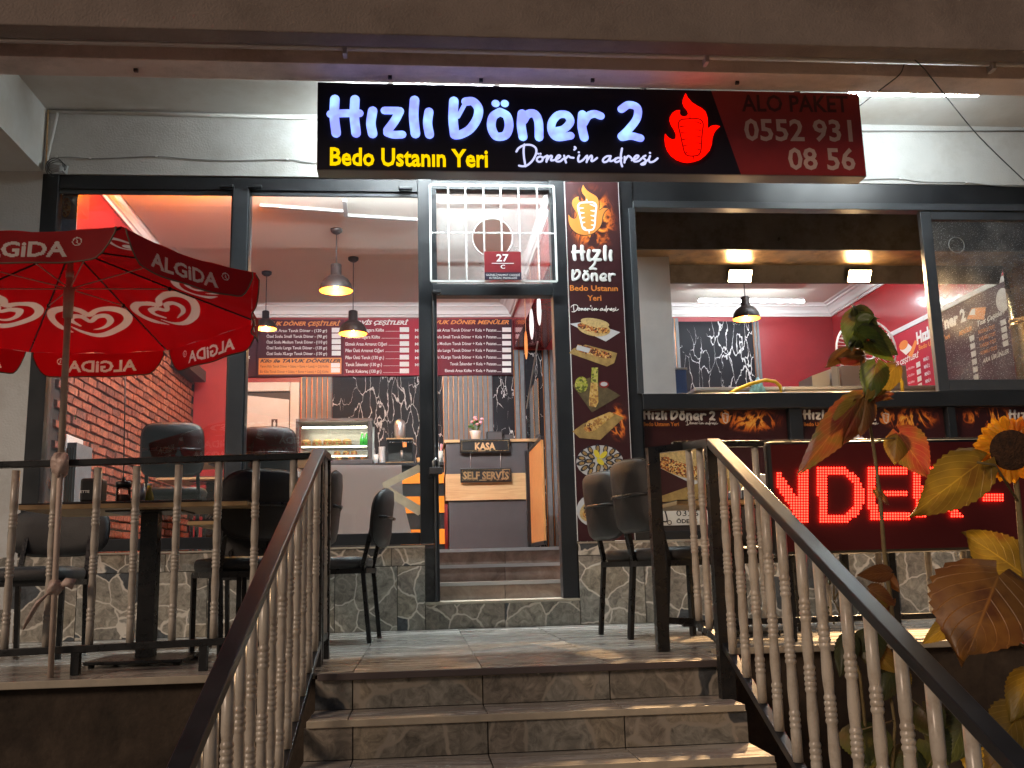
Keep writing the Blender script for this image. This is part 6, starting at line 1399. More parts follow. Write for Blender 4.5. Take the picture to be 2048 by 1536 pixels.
HI = [(-.3, -.38), (-.5, -.1), (-.45, .12), (-.2, .15), (0, -.08), (.2, .15), (.45, .15), (.52, -.15), (.35, -.42), (.02, -.55)]
HI_R = [.006, .014, .017, .015, .011, .015, .018, .016, .010, .003]
def grid_obj(name, P, n, m_, val, parent):
    fs = [(r*(m_+1)+s_, r*(m_+1)+s_+1, (r+1)*(m_+1)+s_+1, (r+1)*(m_+1)+s_) for r in range(n) for s_ in range(m_)]
    o = MB().add([tuple(q_) for q_ in P], fs, True).build(name, M['umb'], parent)
    at_ = o.data.attributes.new('print', 'FLOAT', 'POINT'); at_.data.foreach_set('value', val.astype(np.float32).ravel()); return o
ap = np.array(tuple(apex)); ucn = np.array(tuple(UC))
for i in range(8):
    A_, B_ = uv8[i], uv8[(i+1) % 8]; a_, b_ = np.array(tuple(A_)), np.array(tuple(B_))
    outw = ((A_+B_)/2-UC); outw.z = 0; outw.normalize(); ow = np.array(tuple(outw)); side = (B_-A_).normalized(); sdn = np.array(tuple(side))
    upn = ap-(a_+b_)/2; upn /= np.linalg.norm(upn)
    n = m_ = 90; T_, U_ = np.meshgrid(np.linspace(0, 1, n+1), np.linspace(0, 1, m_+1), indexing='ij')
    E_ = a_*(1-U_[..., None])+b_*U_[..., None]; P = ap*(1-T_[..., None])+E_*T_[..., None]
    sag = .022*np.sin(np.pi*U_)*T_*(1-.2*T_); P[..., 2] -= sag; P -= ow*(.03*np.sin(np.pi*U_)*T_*T_)[..., None]
    P[..., 2] -= (.005*np.sin(U_*17+i*2+T_*6)*T_+.003*np.sin(U_*5+T_*23+i)*np.sin(np.pi*T_))*np.sin(np.pi*U_)
    c_ = ap*.36+(a_+b_)/2*.64; D = P-c_; X = -(D@sdn); Yv = D@upn
    v = np.maximum(seg_dist(X, Yv, [(x*.18, y*.145) for x, y in HO], HO_R), seg_dist(X, Yv, [(x*.18, y*.145) for x, y in HI], HI_R))
    grid_obj('canopy_panel', P.reshape(-1, 3), n, m_, np.clip(.5+v/.012, 0, 1), um)
    def hemp(u): return A_*(1-u)+B_*u+V((0, 0, -.022*math.sin(math.pi*u)*.8))-outw*(.03*math.sin(math.pi*u))
    # valance with print
    H = .125; K = 180; J = 40; gap = .03; Ln = (B_-A_).length
    U1 = np.linspace(gap, 1-gap, K+1); e = np.minimum(np.arange(K+1), K-np.arange(K+1))/K*.8
    dd = np.where(e < .10, H*(1-np.clip(1-e/.10, 0, 1)**2*.8), H)
    hem = a_*(1-U1[:, None])+b_*U1[:, None]; hem[:, 2] -= .0176*np.sin(np.pi*U1); hem -= ow*(.03*np.sin(np.pi*U1))[:, None]
    F_ = np.linspace(0, 1, J+1); P = hem[:, None, :]-np.array([0, 0, 1.])*(dd[:, None]*F_[None, :])[..., None]+ow*((.008*F_[None, :]+.008*F_[None, :]*np.sin(U1*17+i)[:, None]))[..., None]
    X = (U1*Ln)[:, None]*np.ones(J+1)[None, :]; Z = -(dd[:, None]*F_[None, :])
    msk = text_mask(X, Z, 'ALGiDA', Ln*.22, Ln*.72, -.098, .060).astype(float)
    rr_c = np.hypot(X-Ln*.77, Z+.045); msk = np.maximum(msk, (np.abs(rr_c-.0155) < .0018)*1.0); msk = np.maximum(msk, text_mask(X, Z, 'R', Ln*.77-.006, Ln*.77+.006, -.054, .018, .01)*1.0)
    grid_obj('valance', P.reshape(-1, 3), K, J, msk, um)
    MB().tube([V(P[0, 0])]+[V(P[k, J]) for k in range(0, K+1, 6)]+[V(P[K, 0])], .0035, 5).build('binding', M['binding'], um)
    # ribs and struts
    pr = apex*.02+A_*.98+V((0, 0, -.006)); MB().tube([apex+V((0, 0, -.012)), (apex+A_)/2+V((0, 0, -.012)), pr], .0042, 6).build('rib', M['blacksteel'], um)
    coll = V((UC.x+.005, UC.y, 1.70)); mid = apex*.5+A_*.5+V((0, 0, -.016)); MB().tube([coll+(A_-UC-V((0, 0, HZ))).normalized()*.02, mid], .0028, 6).build('strut', M['pole'], um); MB().lathe([(0, -.012), (.009, -.006), (.009, .006), (0, .012)], mid, 8).build('strut_joint', M['black'], um)
pb = PZ(107, 1353, 0.0); ptop = apex+V((0, 0, -.01)); pb = V((-1.545, UC.y-.045, 0.0))
dv = (ptop-pb); at = lambda z: pb+dv*(z/ptop.z)
MB().tube([at(0.0), at(1.0)], .0125, 12).build('lower_pole', M['pole'], um); MB().tube([at(.95), at(ptop.z)], .0145, 12).build('upper_pole', M['pole'], um)
MB().tube([at(1.56), at(1.70)], [.021, .024], 14).build('collar', M['pole'], um); MB().tube([at(1.75), at(1.78)], .018, 12).build('catch', M['pole'], um)
M['tape'] = mat('crumpled_plastic_film', (.5, .38, .33), .35, var=.35, vs_=20, bump=.9, bs=45)
def wad(name, label, z, r, sq=1.0, seed=0):
    p = at(z); o = thing('plastic_tie', label, 'plastic tie', tuple(p)); r0 = random.Random(seed); vs = []; fs = []
    n, m_ = 12, 16
    for i in range(n+1):
        for k in range(m_):
            a = math.pi*i/n; b = 2*math.pi*k/m_; rr = r*(1+.18*math.sin(3*b+a*2+seed)+r0.uniform(-.1, .1)); vs.append(p+V((rr*math.sin(a)*math.cos(b), rr*math.sin(a)*math.sin(b), rr*sq*math.cos(a))))
    fs = [(i*m_+k, i*m_+(k+1) % m_, (i+1)*m_+(k+1) % m_, (i+1)*m_+k) for i in range(n) for k in range(m_)]
    MB().add(vs, fs, True).build('crumpled_film', M['tape'], o); return o, p
wad('a', 'crumpled plastic film tying the parasol pole to the top rail', zt0.z+.005, .036, 1.5, 1)
o, p = wad('b', 'crumpled plastic film tying the parasol pole low down to a baluster', .37, .033, .9, 4)
mb = MB(); mb.tube([p+V((.02, 0, 0)), p+V((.05, -.01, .02)), p+V((.08, 0, .01))], [.008, .02, .024], 8); mb.tube([p+V((-.02, 0, -.02)), p+V((-.06, -.01, -.06)), p+V((-.10, 0, -.13)), p+V((-.12, .01, -.17))], [.01, .034, .03, .012], 8, sy=.3); mb.build('loose_end', M['tape'], o)

# ================================================================== CHAIRS AND TABLES
def chair(name_label, x, y, rz, kind='A', z=0, leather='leather', H=.90, seatz=.46, group=None, par=True):
    """faces +Y in its own frame; back at -Y"""
    o = thing('chair', name_label, 'chair', (x, y, z), rz, group)
    w = .40; d = .40; t = .024
    def lt(mb, name, m, bevel=0): return mb.build(name, m, o, local=True, bevel=bevel)
    # front legs
    for s_ in (-1, 1):
        MB_ = MB(); MB_.beam((s_*(w/2-.02), d/2-.03, .0), (s_*(w/2-.02), d/2-.03, seatz-.05), t, t, up=V((0, 1, 0))); lt(MB_, 'leg', M['blacksteel'])
        m2 = MB(); m2.beam((s_*(w/2-.02), -d/2-.03, 0), (s_*(w/2-.02), -d/2+.01, seatz-.03), t, t, up=V((0, 1, 0))); m2.beam((s_*(w/2-.02), -d/2+.01, seatz-.03), (s_*(w/2-.03), -d/2-.075, H-.10), t, t, up=V((0, 1, 0))); lt(m2, 'leg', M['blacksteel'])
    fr = MB()
    for a, b in (((-1, 1), (1, 1)), ((-1, -1), (1, -1)), ((-1, -1), (-1, 1)), ((1, -1), (1, 1))):
        fr.beam((a[0]*(w/2-.02), a[1]*d/2+(-.03 if a[1] > 0 else .0), seatz-.055), (b[0]*(w/2-.02), b[1]*d/2+(-.03 if b[1] > 0 else .0), seatz-.055), t, .03)
    lt(fr, 'seat_frame', M['blacksteel'])
    sp = MB(); n = 8
    outline = [(math.copysign(abs(math.cos(a))**.55, math.cos(a))*w*.52, math.copysign(abs(math.sin(a))**.55, math.sin(a))*d*.52) for a in [k*math.pi/16 for k in range(32)]]
    layers = [(.97, seatz-.04), (1.0, seatz-.02), (1.0, seatz+.005), (.95, seatz+.022), (.6, seatz+.032), (.0, seatz+.034)]
    vs = []; 
    for k_, z_ in layers: vs += [(x_*k_, y_*k_-.0, z_) for x_, y_ in outline]
    fs = [(i*32+k, i*32+(k+1) % 32, (i+1)*32+(k+1) % 32, (i+1)*32+k) for i in range(len(layers)-1) for k in range(32)]+[tuple(range(31, -1, -1))]
    sp.add(vs, fs, True); lt(sp, 'seat', M[leather])
    # backrest pad
    if kind == 'A': bw, bh, zc = .215, .19, H-.19
    elif kind == 'B': bw, bh, zc = .27, .135, H-.135
    else: bw, bh, zc = .22, .17, H-.17
    ex = .42 if kind == 'A' else .62
    ol = [(math.copysign(abs(math.cos(a))**ex, math.cos(a))*bw, math.copysign(abs(math.sin(a))**ex, math.sin(a))*bh) for a in [k*math.pi/20 for k in range(40)]]
    lay = [(.0, -.036), (.6, -.034), (.93, -.026), (1.0, -.010), (1.015, .0), (1.0, .010), (.93, .026), (.6, .034), (0, .036)]
    vs = []; tilt = -.17
    for k_, y_ in lay:
        for x_, z_ in ol:
            X = x_*k_; Zz = z_*k_; curve = .10*(X/bw)**2*.4
            yy = y_+curve-.045
            vs.append((X, -d/2-.03+yy+tilt*(Zz+(zc-seatz))*.55, zc+Zz))
    nl = len(lay); fs = [(i*40+k, i*40+(k+1) % 40, (i+1)*40+(k+1) % 40, (i+1)*40+k) for i in range(nl-1) for k in range(40)]
    lt(MB().add(vs, fs, True), 'backrest', M[leather])
    # piping
    pv = [V(vs[4*40+k]) for k in range(40)]; lt(MB().tube(pv+[pv[0]], .004, 6, cap=False), 'piping', M['black'])
    yb_ = -d/2-.03-.045+tilt*(zc-seatz)*.55-.042
    bar = MB().tube([(-bw*.93, yb_+.05, zc+.0), (-bw*.5, yb_+.008, zc), (bw*.5, yb_+.008, zc), (bw*.93, yb_+.05, zc)], .009, 8); lt(bar, 'back_bar', M['blacksteel'])
    return o
H_ = math.pi
q = PZ(1263, 1292, 0); chair('nearer one of two dark padded chairs in front of the food banner', 1.41, -1.52, -H_/2+.30, 'A', H=.955)
chair('farther one of two dark padded chairs in front of the food banner', 1.32, -1.10, -H_/2+.28, 'A', H=.93)
chair('grey padded chair in profile beside the left stair post, facing left', -.50, -.85, H_/2-.12, 'C', leather='leather2', H=.88)
chair('brown backed chair partly hidden behind the left stair post', -.76, -1.50, H_/2+.10, 'A', leather='leatherb', H=.93)
chair('black chair with a round back seen from behind, behind the left stair handrail', -.92, -1.62, .55, 'C', H=.91)
chair('low oval backed dark chair at the far left, behind the railing and parasol pole', PY(122, 1100, -1.0).x, -1.30, H_, 'B', leather='leather2', H=.80, seatz=.44)
chair('dark chair cut off by the left picture edge', -2.55, -1.75, H_/2*.1, 'B', H=.76, seatz=.42)
chair('dark seat showing between the tables behind the left stair handrail', -1.02, -.75, H_*.98, 'B', H=.72, seatz=.44)
chair('dark chair right of the right landing post, behind the balusters', 2.05, -1.0, H_*.9, 'A', H=.86)
# interior chairs
chair('left one of two tall backed chairs just inside the window', PY(352, 900, .55).x, .62, .08, 'A', z=IZ, H=.93)
chair('right one of two tall backed chairs just inside the window', PY(545, 900, .75).x, .82, -.05, 'A', z=IZ, H=.92)
chair('rounded dark chair inside, beyond the two nearest ones', PY(560, 930, 1.9).x, 2.0, H_+.2, 'C', z=IZ, H=.82, leather='leatherb')
chair('brown chair inside, deep between the mullion and the nearest chairs', PY(440, 950, 2.6).x, 2.6, 1.2, 'C', z=IZ, H=.80, leather='leatherb')
def table(label, x, y, z, w, d, h=.745, base=.36, rz=0.0, parent=None):
    o = thing('table', label, 'table', (x, y, z), rz)
    MB().box((-w/2, -d/2, h-.028), (w/2, d/2, h-.006)).build('table_top', M['tablew'], o, local=True, bevel=.003)
    MB().box((-w/2+.001, -d/2+.001, h-.0059), (w/2-.001, d/2-.001, h)).build('top_laminate', M['blackp'], o, local=True)
    MB().box((-.17, -.17, h-.036), (.17, .17, h-.0285)).build('mount_plate', M['blacksteel'], o, local=True)
    MB().box((-.04, -.04, .03), (.04, .04, h-.0365)).build('column', M['blacksteel'], o, local=True)
    MB().box((-base/2, -base/2, .014), (base/2, base/2, .0295)).build('base_plate', M['blacksteel'], o, local=True, bevel=.004)
    for a in (-1, 1):
        for b in (-1, 1): MB().lathe([(.014, 0), (.016, .0135)], (a*(base/2-.03), b*(base/2-.03), 0), 8).build('foot', M['black'], o, local=True)
    return o
tx, ty = -1.31, -1.86
table('outdoor table with condiments behind the left railing', tx, ty, .0, 1.02, .62, .745, .44)
table('second outdoor table behind the first, partly hidden by the stair handrail', -.98, -.62, .0, .74, .62, .72, .38)
table('outdoor table with a napkin dispenser behind the right landing post', 1.78, -1.32, 0, .80, .6, .74, .38)
table('wooden table inside the window between the chairs', PY(470, 930, 1.4).x, 1.35, IZ, 1.3, .65, .76, .36)
table('wooden table inside, deeper in the dining room', PY(420, 900, 3.0).x, 3.1, IZ, .9, .65, .78, .36)
TZ = .7455
def onT(px, Y): return PY(px, 1000, Y).x
# tray + items
o = thing('tray', 'thin black tray on the outdoor table under the condiments', 'tray', (tx, ty, TZ)); box('tray_body', (tx-.40, ty-.2, TZ), (tx+.28, ty+.2, TZ+.012), M['black'], o, bevel=.004)
tz2 = TZ+.0125
x = onT(186, ty-.1); o = thing('napkin_holder', 'black tissue box with white lettering on the outdoor table', 'napkin box', (x, ty-.1, tz2))
box('holder_body', (x-.05, ty-.145, tz2), (x+.05, ty-.05, tz2+.115), M['black'], o, bevel=.012); mb = MB(); txt(mb, 'ETTE', (x-.046, ty-.1462, tz2+.045), (x-.004, ty-.1462, tz2+.045), .012, bold=.02); mb.build('lettering', M['whitep'], o)
x = onT(246, ty-.05); o = thing('spice_jar', 'clear spice jar with a black lid on the outdoor table', 'jar', (x, ty-.05, tz2)); M['spice'] = mat('red_spice', (.22, .06, .03), .8)
MB().lathe([(.032, 0), (.034, .01), (.034, .07), (.03, .075)], (x, ty-.05, tz2), 18).build('jar_body', M['cglass'], o); MB().lathe([(.029, .004), (.03, .04), (0, .042)], (x, ty-.05, tz2), 14).build('spice_fill', M['spice'], o); MB().lathe([(.036, .0755), (.037, .1), (.03, .104), (.01, .106), (.008, .125), (0, .126)], (x, ty-.05, tz2), 18).build('lid', M['black'], o)
x = onT(281, ty-.02); o = thing('salt_shaker', 'steel salt shaker on the outdoor table', 'shaker', (x, ty-.02, tz2)); MB().lathe([(.022, 0), (.023, .075), (.018, .08), (.018, .095), (.0, .098)], (x, ty-.02, tz2), 16).build('shaker_body', M['steel'], o)
x = onT(298, ty+.03); o = thing('oil_bottle', 'small glass oil bottle beside the salt shaker', 'bottle', (x, ty+.03, tz2)); MB().lathe([(.02, 0), (.024, .03), (.012, .07), (.01, .09)], (x, ty+.03, tz2), 14).build('bottle_body', mat('oil', (.5, .4, .05), .15), o); MB().lathe([(.012, .0905), (.012, .1), (0, .101)], (x, ty+.03, tz2), 10).build('stopper', M['white'], o)
def napkin_box(label, x, y, z, w=.1, h=.12, rz=0):
    o = thing('napkin_dispenser', label, 'napkin dispenser', (x, y, z), rz)
    MB().box((-w/2, -.06, 0), (w/2, .06, h)).build('dispenser_body', M['white'], o, local=True, bevel=.012)
    mb = MB(); pts = [(w/2+.001, -.04*math.cos(t) if False else .035*math.cos(t), h*.5+.04*math.sin(t)) for t in [k*math.pi/10 for k in range(21)]]; mb.tube(pts, .003, 6, cap=False); mb.build('oval_slot', M['white'], o, local=True); return o
napkin_box('white napkin dispenser at the right end of the outdoor tables', onT(455, -.70), -.70, .7205, .12, .14)
napkin_box('white napkin dispenser behind the right stair handrail', PY(1513, 950, -1.35).x, -1.35, .7405, .10, .15, .0)
q = PY(1470, 935, -1.4); o = thing('water_bottle', 'clear bottles and folded napkins on the table behind the right handrail', 'bottle', (q.x, -1.4, .7405)); MB().lathe([(.025, 0), (.027, .02), (.025, .08), (.012, .11), (.012, .13), (0, .131)], (q.x, -1.4, .7405), 14).build('bottle_body', M['steel'], o)
o = thing('plastic_wrap', 'crumpled clear plastic wrap on the second outdoor table', 'plastic wrap', (onT(420, -.75), -.75, .7205)); mb = MB(); p0 = V((onT(415, -.75), -.78, .735))
for k in range(6): mb.tube([p0+V((.02*k, 0, .0)), p0+V((.02*k+.03, -.02, .03+.01*(k % 2))), p0+V((.02*k+.06, .01, .005))], [.004, .012, .003], 6, sy=.4)
mb.build('film', M['tape'], o)
# ================================================================== FOAM SHEET behind the glass with tape
fs_ = thing('foam_sheet', 'grey foam sheet leaning inside the glass left of the doorway', 'sheet', tuple(PY(730, 1000, .2)))
P = [(648, 930), (803, 930), (806, 1000), (815, 1036), (822, 1064), (818, 1068), (648, 1068)]
M['foam'] = mat('grey_foam_film', (.74, .74, .73), .35, var=.12, vs_=4, bump=.6, bs=9)
a = [PY(x, y, .17) for x, y in P]; n = len(a); mb = MB(); mb.add(a+[p+V((0, .012, 0)) for p in a], [tuple(range(n-1, -1, -1)), tuple(range(n, 2*n))]+[(k, (k+1) % n, (k+1) % n+n, k+n) for k in range(n)]); mb.build('sheet_body', cloth_mat('grey_foam_film_sheet', (.8, .8, .8), .5, (.92, .94, .96)), fs_)
bx_ = thing('adhesive_tape', 'two strips of pale packing tape forming a sideways V on the glass', 'tape', tuple(PY(800, 985, -.0))); M['tapey'] = mat('pale_packing_tape', (.66, .60, .45), .4, var=.15, vs_=20)
mb = MB(); mb.add([PY(x, y, .0485) for x, y in ((768, 978), (764, 966), (836, 929), (841, 933), (841, 944))], [(0, 1, 2, 3, 4)[::-1]]); mb.build('tape_strip', M['tapey'], bx_)
mb = MB(); mb.add([PY(x, y, .0475) for x, y in ((763, 984), (776, 972), (841, 1012), (841, 1028), (836, 1031))], [(0, 1, 2, 3, 4)[::-1]]); mb.build('tape_strip', M['tapey'], bx_)

# ================================================================== PLANTS
M['leafg'] = leaf_mat('wilting_green_leaf', (.045, .075, .012), (.085, .12, .015), (.14, .07, .02)); M['leafr'] = leaf_mat('rusty_wilted_leaf', (.19, .028, .018), (.17, .075, .02), (.08, .10, .02), .35); M['leafo'] = leaf_mat('ochre_leaf', (.18, .12, .016), (.24, .165, .02), (.17, .075, .015), .35); M['leafb'] = leaf_mat('brown_leaf', (.13, .05, .014), (.17, .08, .018), (.08, .03, .01), .25); M['leafd'] = leaf_mat('dark_green_leaf', (.03, .04, .012), (.05, .06, .015), (.08, .05, .015), .25)
M['stem'] = mat('hairy_stem', (.16, .12, .05), .7, var=.3, vs_=20, bump=.4, bs=200)
M['petal'] = leaf_mat('sunflower_petal', (.75, .32, .01), (.85, .42, .015), (.6, .18, .01), .4); M['disk'] = mat('sunflower_disk', (.045, .018, .006), .9, var=.7, vs_=60, bump=1.0, bs=160)
def leaf(parent, base, tip, wd, m, face=None, cup=.25, droop=.15, curl=0.0, heart_=True, seed=0, name='leaf', wav=.02):
    base, tip = V(base), V(tip); ax_ = tip-base; Ln = ax_.length; d = ax_/Ln; f_ = V(face) if face is not None else (CAM-base).normalized()
    sd = d.cross(f_).normalized(); nr = sd.cross(d).normalized(); r0 = random.Random(seed*7+3); n, m_ = 26, 12; vs = []; uv = []
    ph = r0.uniform(0, 6)
    for i in range(n+1):
        t = i/n
        if heart_: wf = math.sin(math.pi*min(1, t**.62*.97+.03))**.8*(1-.25*t) if t > 0 else .12; wf = max(wf, .04)
        else: wf = math.sin(math.pi*(t*.94+.06))**.7
        if i == n: wf = .01
        for j in range(m_+1):
            u = j/m_*2-1; back = (-.16*Ln*abs(u)**1.2*(1-t)**3 if heart_ else 0)
            ser = 1+((.05 if i % 2 else -.03) if abs(u) == 1 else 0)
            q_ = base+d*(t*Ln+back)+sd*(u*wf*wd*ser)+nr*(-cup*wd*abs(u)**1.5*wf - droop*Ln*t*t + wav*Ln*math.sin(5*t+4*u+ph)*(.3+abs(u)) + curl*wd*math.sin(u*2.2+ph)*t)
            vs.append(q_); uv.append((j/m_, t))
    fs = [(i*(m_+1)+j, i*(m_+1)+j+1, (i+1)*(m_+1)+j+1, (i+1)*(m_+1)+j) for i in range(n) for j in range(m_)]
    mb = MB().add(vs, fs, True); mb.uv = uv; return mb.build(name, m, parent)
for parent, b_, t_, wd, mm in LEAFQ: leaf(parent, b_, t_, wd/2, M[mm], cup=.3, droop=.2, heart_=False)
def pxl(px, py, Y, px2, py2, Y2, wpx, parent, m, **k):
    a, b = PY(px, py, Y), PY(px2, py2, Y2); sc_ = ((Y+Y2)/2-CAM.y)/1957; return leaf(parent, a, b, wpx*sc_/2*1.12, M[m], **k)
WY = -2.75
s1_ = thing('wilted_sunflower', 'tall wilting sunflower plant with drooping reddish leaves in front of the display', 'sunflower plant', tuple(PY(1800, 1380, WY)))
SP = [(1822, 1560), (1800, 1380), (1782, 1210), (1768, 1100), (1760, 990), (1748, 900), (1738, 840), (1728, 780), (1722, 720), (1718, 670), (1714, 630)]
mb = MB(); mb.tube([PY(x, y, WY) for x, y in SP], [.011, .0105, .010, .0095, .0085, .0075, .0065, .006, .005, .0045, .004], 8); mb.build('stem', M['stem'], s1_)
def petiole(parent, pts, r=.003): MB().tube([PY(x, y, Y) for x, y, Y in pts], r, 6).build('leaf_stalk', M['stem'], parent)
petiole(s1_, [(1746, 888, WY), (1765, 878, WY-.03), (1790, 876, WY-.05)]); petiole(s1_, [(1721, 716, WY), (1708, 710, WY-.02), (1690, 707, WY-.03)])
petiole(s1_, [(1722, 760, WY), (1735, 745, WY-.02), (1752, 728, WY-.04)])
# top cluster
pxl(1715, 625, WY, 1700, 690, WY-.05, 56, s1_, 'leafg', seed=1, curl=.3, cup=.4); pxl(1716, 622, WY-.02, 1762, 672, WY-.02, 40, s1_, 'leafd', seed=2, cup=.5, droop=.3)
pxl(1725, 665, WY-.03, 1800, 712, WY-.04, 56, s1_, 'leafd', seed=3, cup=.35, droop=.2); pxl(1722, 668, WY-.05, 1790, 725, WY-.06, 48, s1_, 'leafg', seed=4, cup=.6)
pxl(1712, 640, WY, 1722, 612, WY, 34, s1_, 'leafd', seed=5, curl=.6); pxl(1720, 640, WY, 1705, 612, WY-.02, 26, s1_, 'leafd', seed=6, curl=.8)
pxl(1692, 700, WY-.03, 1640, 742, WY-.05, 26, s1_, 'leafb', seed=7, cup=.8, curl=.5, droop=-.3)
pxl(1752, 728, WY-.04, 1740, 800, WY-.06, 58, s1_, 'leafg', seed=8, cup=.25); pxl(1790, 735, WY-.04, 1735, 795, WY-.07, 52, s1_, 'leafo', seed=9, cup=.5)
# middle rusty leaves
pxl(1728, 800, WY-.01, 1690, 880, WY-.06, 62, s1_, 'leafr', seed=10, cup=.5, curl=.3); pxl(1718, 800, WY-.01, 1606, 938, WY-.10, 70, s1_, 'leafr', seed=11, cup=.6, curl=.4, droop=.12)
pxl(1735, 800, WY-.02, 1722, 868, WY-.07, 44, s1_, 'leafb', seed=12, cup=.7); pxl(1705, 805, WY-.02, 1662, 860, WY-.05, 36, s1_, 'leafo', seed=13, cup=.6)
pxl(1800, 868, WY-.05, 1858, 955, WY-.10, 78, s1_, 'leafr', seed=14, cup=.45, curl=.3); pxl(1795, 870, WY-.04, 1790, 925, WY-.08, 50, s1_, 'leafo', seed=15, cup=.5)
rl_ = random.Random(11)
for k in range(16):   # small curled leaves round the drooping top and along the stem
    i = k % 4; bx_, by_ = ((1716, 640), (1720, 670), (1722, 712), (1735, 790))[i]
    a = rl_.uniform(-.5, 3.6); ln = rl_.uniform(22, 44); x2, y2 = bx_+ln*math.cos(a)*1.2, by_+abs(ln*math.sin(a))*.9-6
    pxl(bx_, by_, WY+rl_.uniform(-.02, .03), x2, y2, WY+rl_.uniform(-.08, .06), rl_.uniform(20, 36), s1_, ('leafg', 'leafd', 'leafb', 'leafr')[k % 4], seed=60+k, cup=rl_.uniform(.3, .9), curl=rl_.uniform(.2, .8), droop=rl_.uniform(-.2, .4), wav=.05)
for (x, y, x2, y2, w_) in ((1752, 980, 1778, 1010, 18), (1775, 1150, 1800, 1185, 22), (1785, 1200, 1758, 1230, 22)): pxl(x, y, WY, x2, y2, WY-.03, w_, s1_, 'leafb', seed=int(x), cup=.7, curl=.6, wav=.05)
# sunflower in bloom
FY = -3.9
s2_ = thing('sunflower', 'sunflower with an orange yellow bloom cut off by the right picture edge', 'sunflower plant', tuple(PY(2080, 1500, FY)))
fc_ = PY(2022, 900, FY); sc_ = (FY-CAM.y)/1957
mb = MB(); mb.tube([PY(x, y, FY+.03) for x, y in ((2095, 1620), (2075, 1450), (2056, 1250), (2045, 1100), (2036, 1000), (2028, 920))], [.013, .012, .011, .010, .009, .008], 8); mb.build('stem', M['stem'], s2_)
nf = V((-.25, -.93, -.12)).normalized(); sx_ = nf.cross(V((0, 0, 1))).normalized(); sz_ = sx_.cross(nf).normalized()
vs = []; R_ = 43*sc_
for i in range(9):
    r = R_*math.sin(i/8*math.pi/2) if i else .0001; hgt = .012*math.cos(i/8*math.pi/2)
    for k in range(28): a = 2*math.pi*k/28; vs.append(fc_+sx_*(r*math.cos(a))+sz_*(r*math.sin(a))+nf*hgt)
MB().add(vs, [(i*28+k, i*28+(k+1) % 28, (i+1)*28+(k+1) % 28, (i+1)*28+k) for i in range(8) for k in range(28)], True).build('flower_disk', M['disk'], s2_)
for ring, n, l0, lean in ((0, 26, 47, .15), (1, 24, 41, -.1)):
    for k in range(n):
        a = (k+.5*ring+rnd.uniform(-.2, .2))*2*math.pi/n; d = sx_*math.cos(a)+sz_*math.sin(a); L2 = (l0+rnd.uniform(-9, 9))*sc_*.68
        leaf(s2_, fc_+d*R_*.9-nf*.004*ring, fc_+d*(R_*.9+L2)+nf*(lean*L2+rnd.uniform(-.3, .2)*L2), 10*sc_, M['petal'], face=nf+V((0, 0, .001)), cup=.4, droop=rnd.uniform(-.1, .3), heart_=False, seed=k+40*ring, name='petal', wav=.05)
petiole(s2_, [(2034, 1000, FY+.02), (1990, 930, FY), (1955, 925, FY-.02)], .004)
pxl(1962, 924, FY, 1838, 1018, FY-.06, 108, s2_, 'leafo', seed=20, cup=.35, curl=.35, wav=.03, droop=.2)
pxl(2050, 1150, FY+.02, 1940, 1060, FY+.04, 120, s2_, 'leafo', seed=21, cup=.35, curl=.3, wav=.03, face=V((-.4, -1, .4)))
pxl(1998, 1150, FY-.05, 1938, 1300, FY-.16, 225, s2_, 'leafb', seed=22, cup=.34, curl=.22, wav=.03, droop=.18)
pxl(2080, 1170, FY-.05, 2075, 1290, FY-.1, 160, s2_, 'leafb', seed=23, cup=.3, wav=.012)
pxl(1912, 1240, FY, 1848, 1285, FY, 40, s2_, 'leafo', seed=24, cup=.5); petiole(s2_, [(2060, 1300, FY), (2010, 1270, FY), (1975, 1250, FY)], .004)
pxl(2062, 1350, FY, 2022, 1440, FY-.03, 70, s2_, 'leafo', seed=25); pxl(2045, 1420, FY, 1990, 1500, FY-.03, 95, s2_, 'leafo', seed=26, cup=.3); pxl(2060, 1470, FY, 1990, 1600, FY-.03, 130, s2_, 'leafo', seed=27, cup=.3)
M['redflower'] = mat('red_petals', (.55, .02, .03), .6, var=.3)
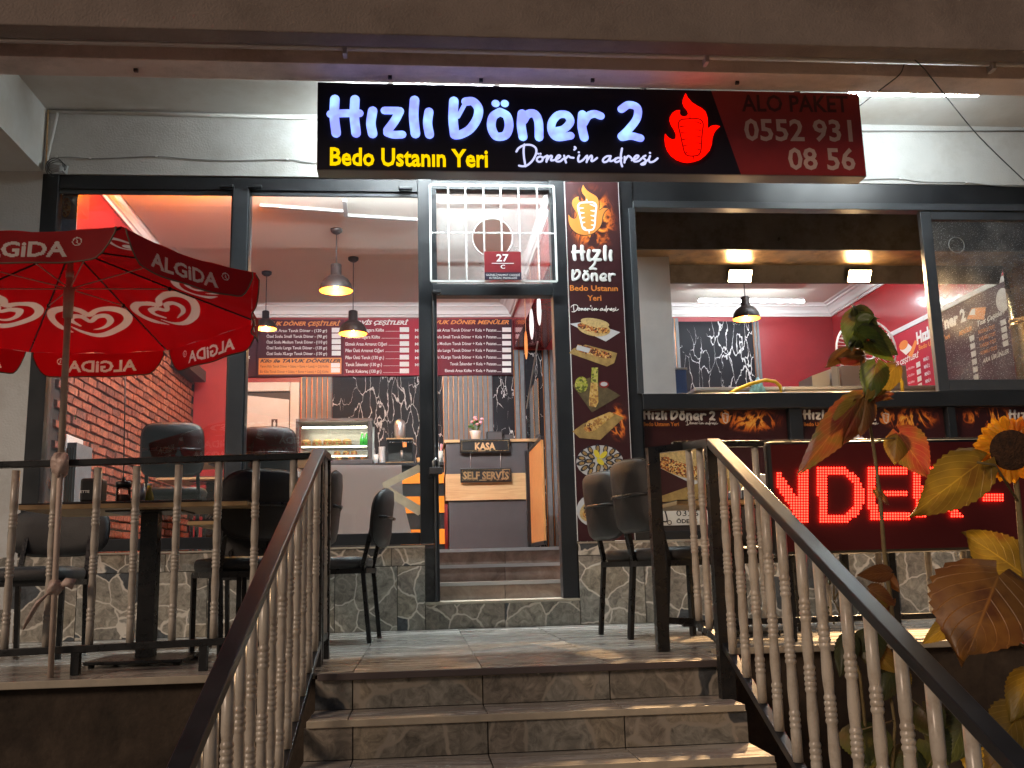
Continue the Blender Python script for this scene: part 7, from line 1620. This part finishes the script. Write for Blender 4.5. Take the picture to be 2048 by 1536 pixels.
# undergrowth between stair rail and display
GY = -3.05
bs_ = thing('garden_bush', 'dark leafy plants growing behind the right stair balusters', 'bush', tuple(PY(1760, 1450, GY)))
r0 = random.Random(5)
MB().tube([PY(1735, 1620, GY), PY(1730, 1450, GY), PY(1720, 1350, GY-.03), PY(1700, 1290, GY-.05)], .006, 6).build('stem', M['stem'], bs_)
MB().tube([PY(1780, 1620, GY), PY(1790, 1450, GY), PY(1780, 1380, GY), PY(1790, 1330, GY)], .006, 6).build('stem', M['stem'], bs_)
for (x, y, x2, y2, w_, mm) in ((1700, 1275, 1680, 1350, 46, 'leafd'), (1735, 1265, 1745, 1335, 64, 'leafd'), (1765, 1270, 1730, 1300, 40, 'leafd'), (1752, 1300, 1790, 1345, 44, 'leafo'), (1790, 1330, 1760, 1400, 60, 'leafd'), (1800, 1340, 1805, 1400, 40, 'leafo'), (1712, 1455, 1740, 1530, 80, 'leafd'), (1760, 1465, 1730, 1540, 60, 'leafd'), (1700, 1150, 1690, 1185, 26, 'leafo'), (1655, 1130, 1640, 1160, 20, 'leafd'), (1672, 1135, 1660, 1165, 22, 'leafd'), (1845, 1415, 1880, 1480, 70, 'leafd'), (1850, 1480, 1900, 1530, 90, 'leafd'), (1935, 1430, 1900, 1520, 90, 'leafd'), (1960, 1450, 1940, 1550, 80, 'leafo'), (1690, 1140, 1670, 1120, 16, 'leafd'), (1780, 1145, 1722, 1150, 36, 'leafb'), (1740, 1180, 1790, 1210, 40, 'leafb'), (1750, 1185, 1762, 1240, 40, 'leafo'), (1820, 1500, 1800, 1560, 70, 'leafd'), (1890, 1350, 1860, 1400, 60, 'leafd')):
    pxl(x, y, GY, x2, y2, GY-.05, w_, bs_, mm, seed=int(x+y), cup=.4)
for (x, y, x2, y2) in ((1700, 1290, 1668, 1200), (1668, 1200, 1660, 1130), (1668, 1200, 1690, 1150), (1790, 1380, 1850, 1420), (1790, 1440, 1720, 1460), (1840, 1560, 1880, 1480), (1930, 1600, 1945, 1440)): MB().tube([PY(x, y, GY), PY((x+x2)/2+4, (y+y2)/2, GY-.02), PY(x2, y2, GY-.03)], .003, 5).build('twig', M['stem'], bs_)
mb = MB()
for k in range(14): c = PY(1668+r0.uniform(-12, 30), 1225+r0.uniform(-20, 25), GY-.02); mb.lathe([(0, -.006), (.006, 0), (0, .006)], c, 6)
mb.build('seed_heads', M['leafr'], bs_, kind='stuff')
rf = thing('red_flowers', 'small red blooms at the right edge above the footing', 'flowers', tuple(PY(2040, 1272, -3.2)))
mb = MB()
for px, py in ((2038, 1266), (2050, 1278), (2030, 1280), (2045, 1440), (2055, 1450)):
    c = PY(px, py, -3.3)
    for k in range(6): a = k*1.05; mb.lathe([(0, -.008), (.012, 0), (0, .008)], c+V((.012*math.cos(a), 0, .012*math.sin(a))), 6)
mb.build('blooms', M['redflower'], rf, kind='stuff')
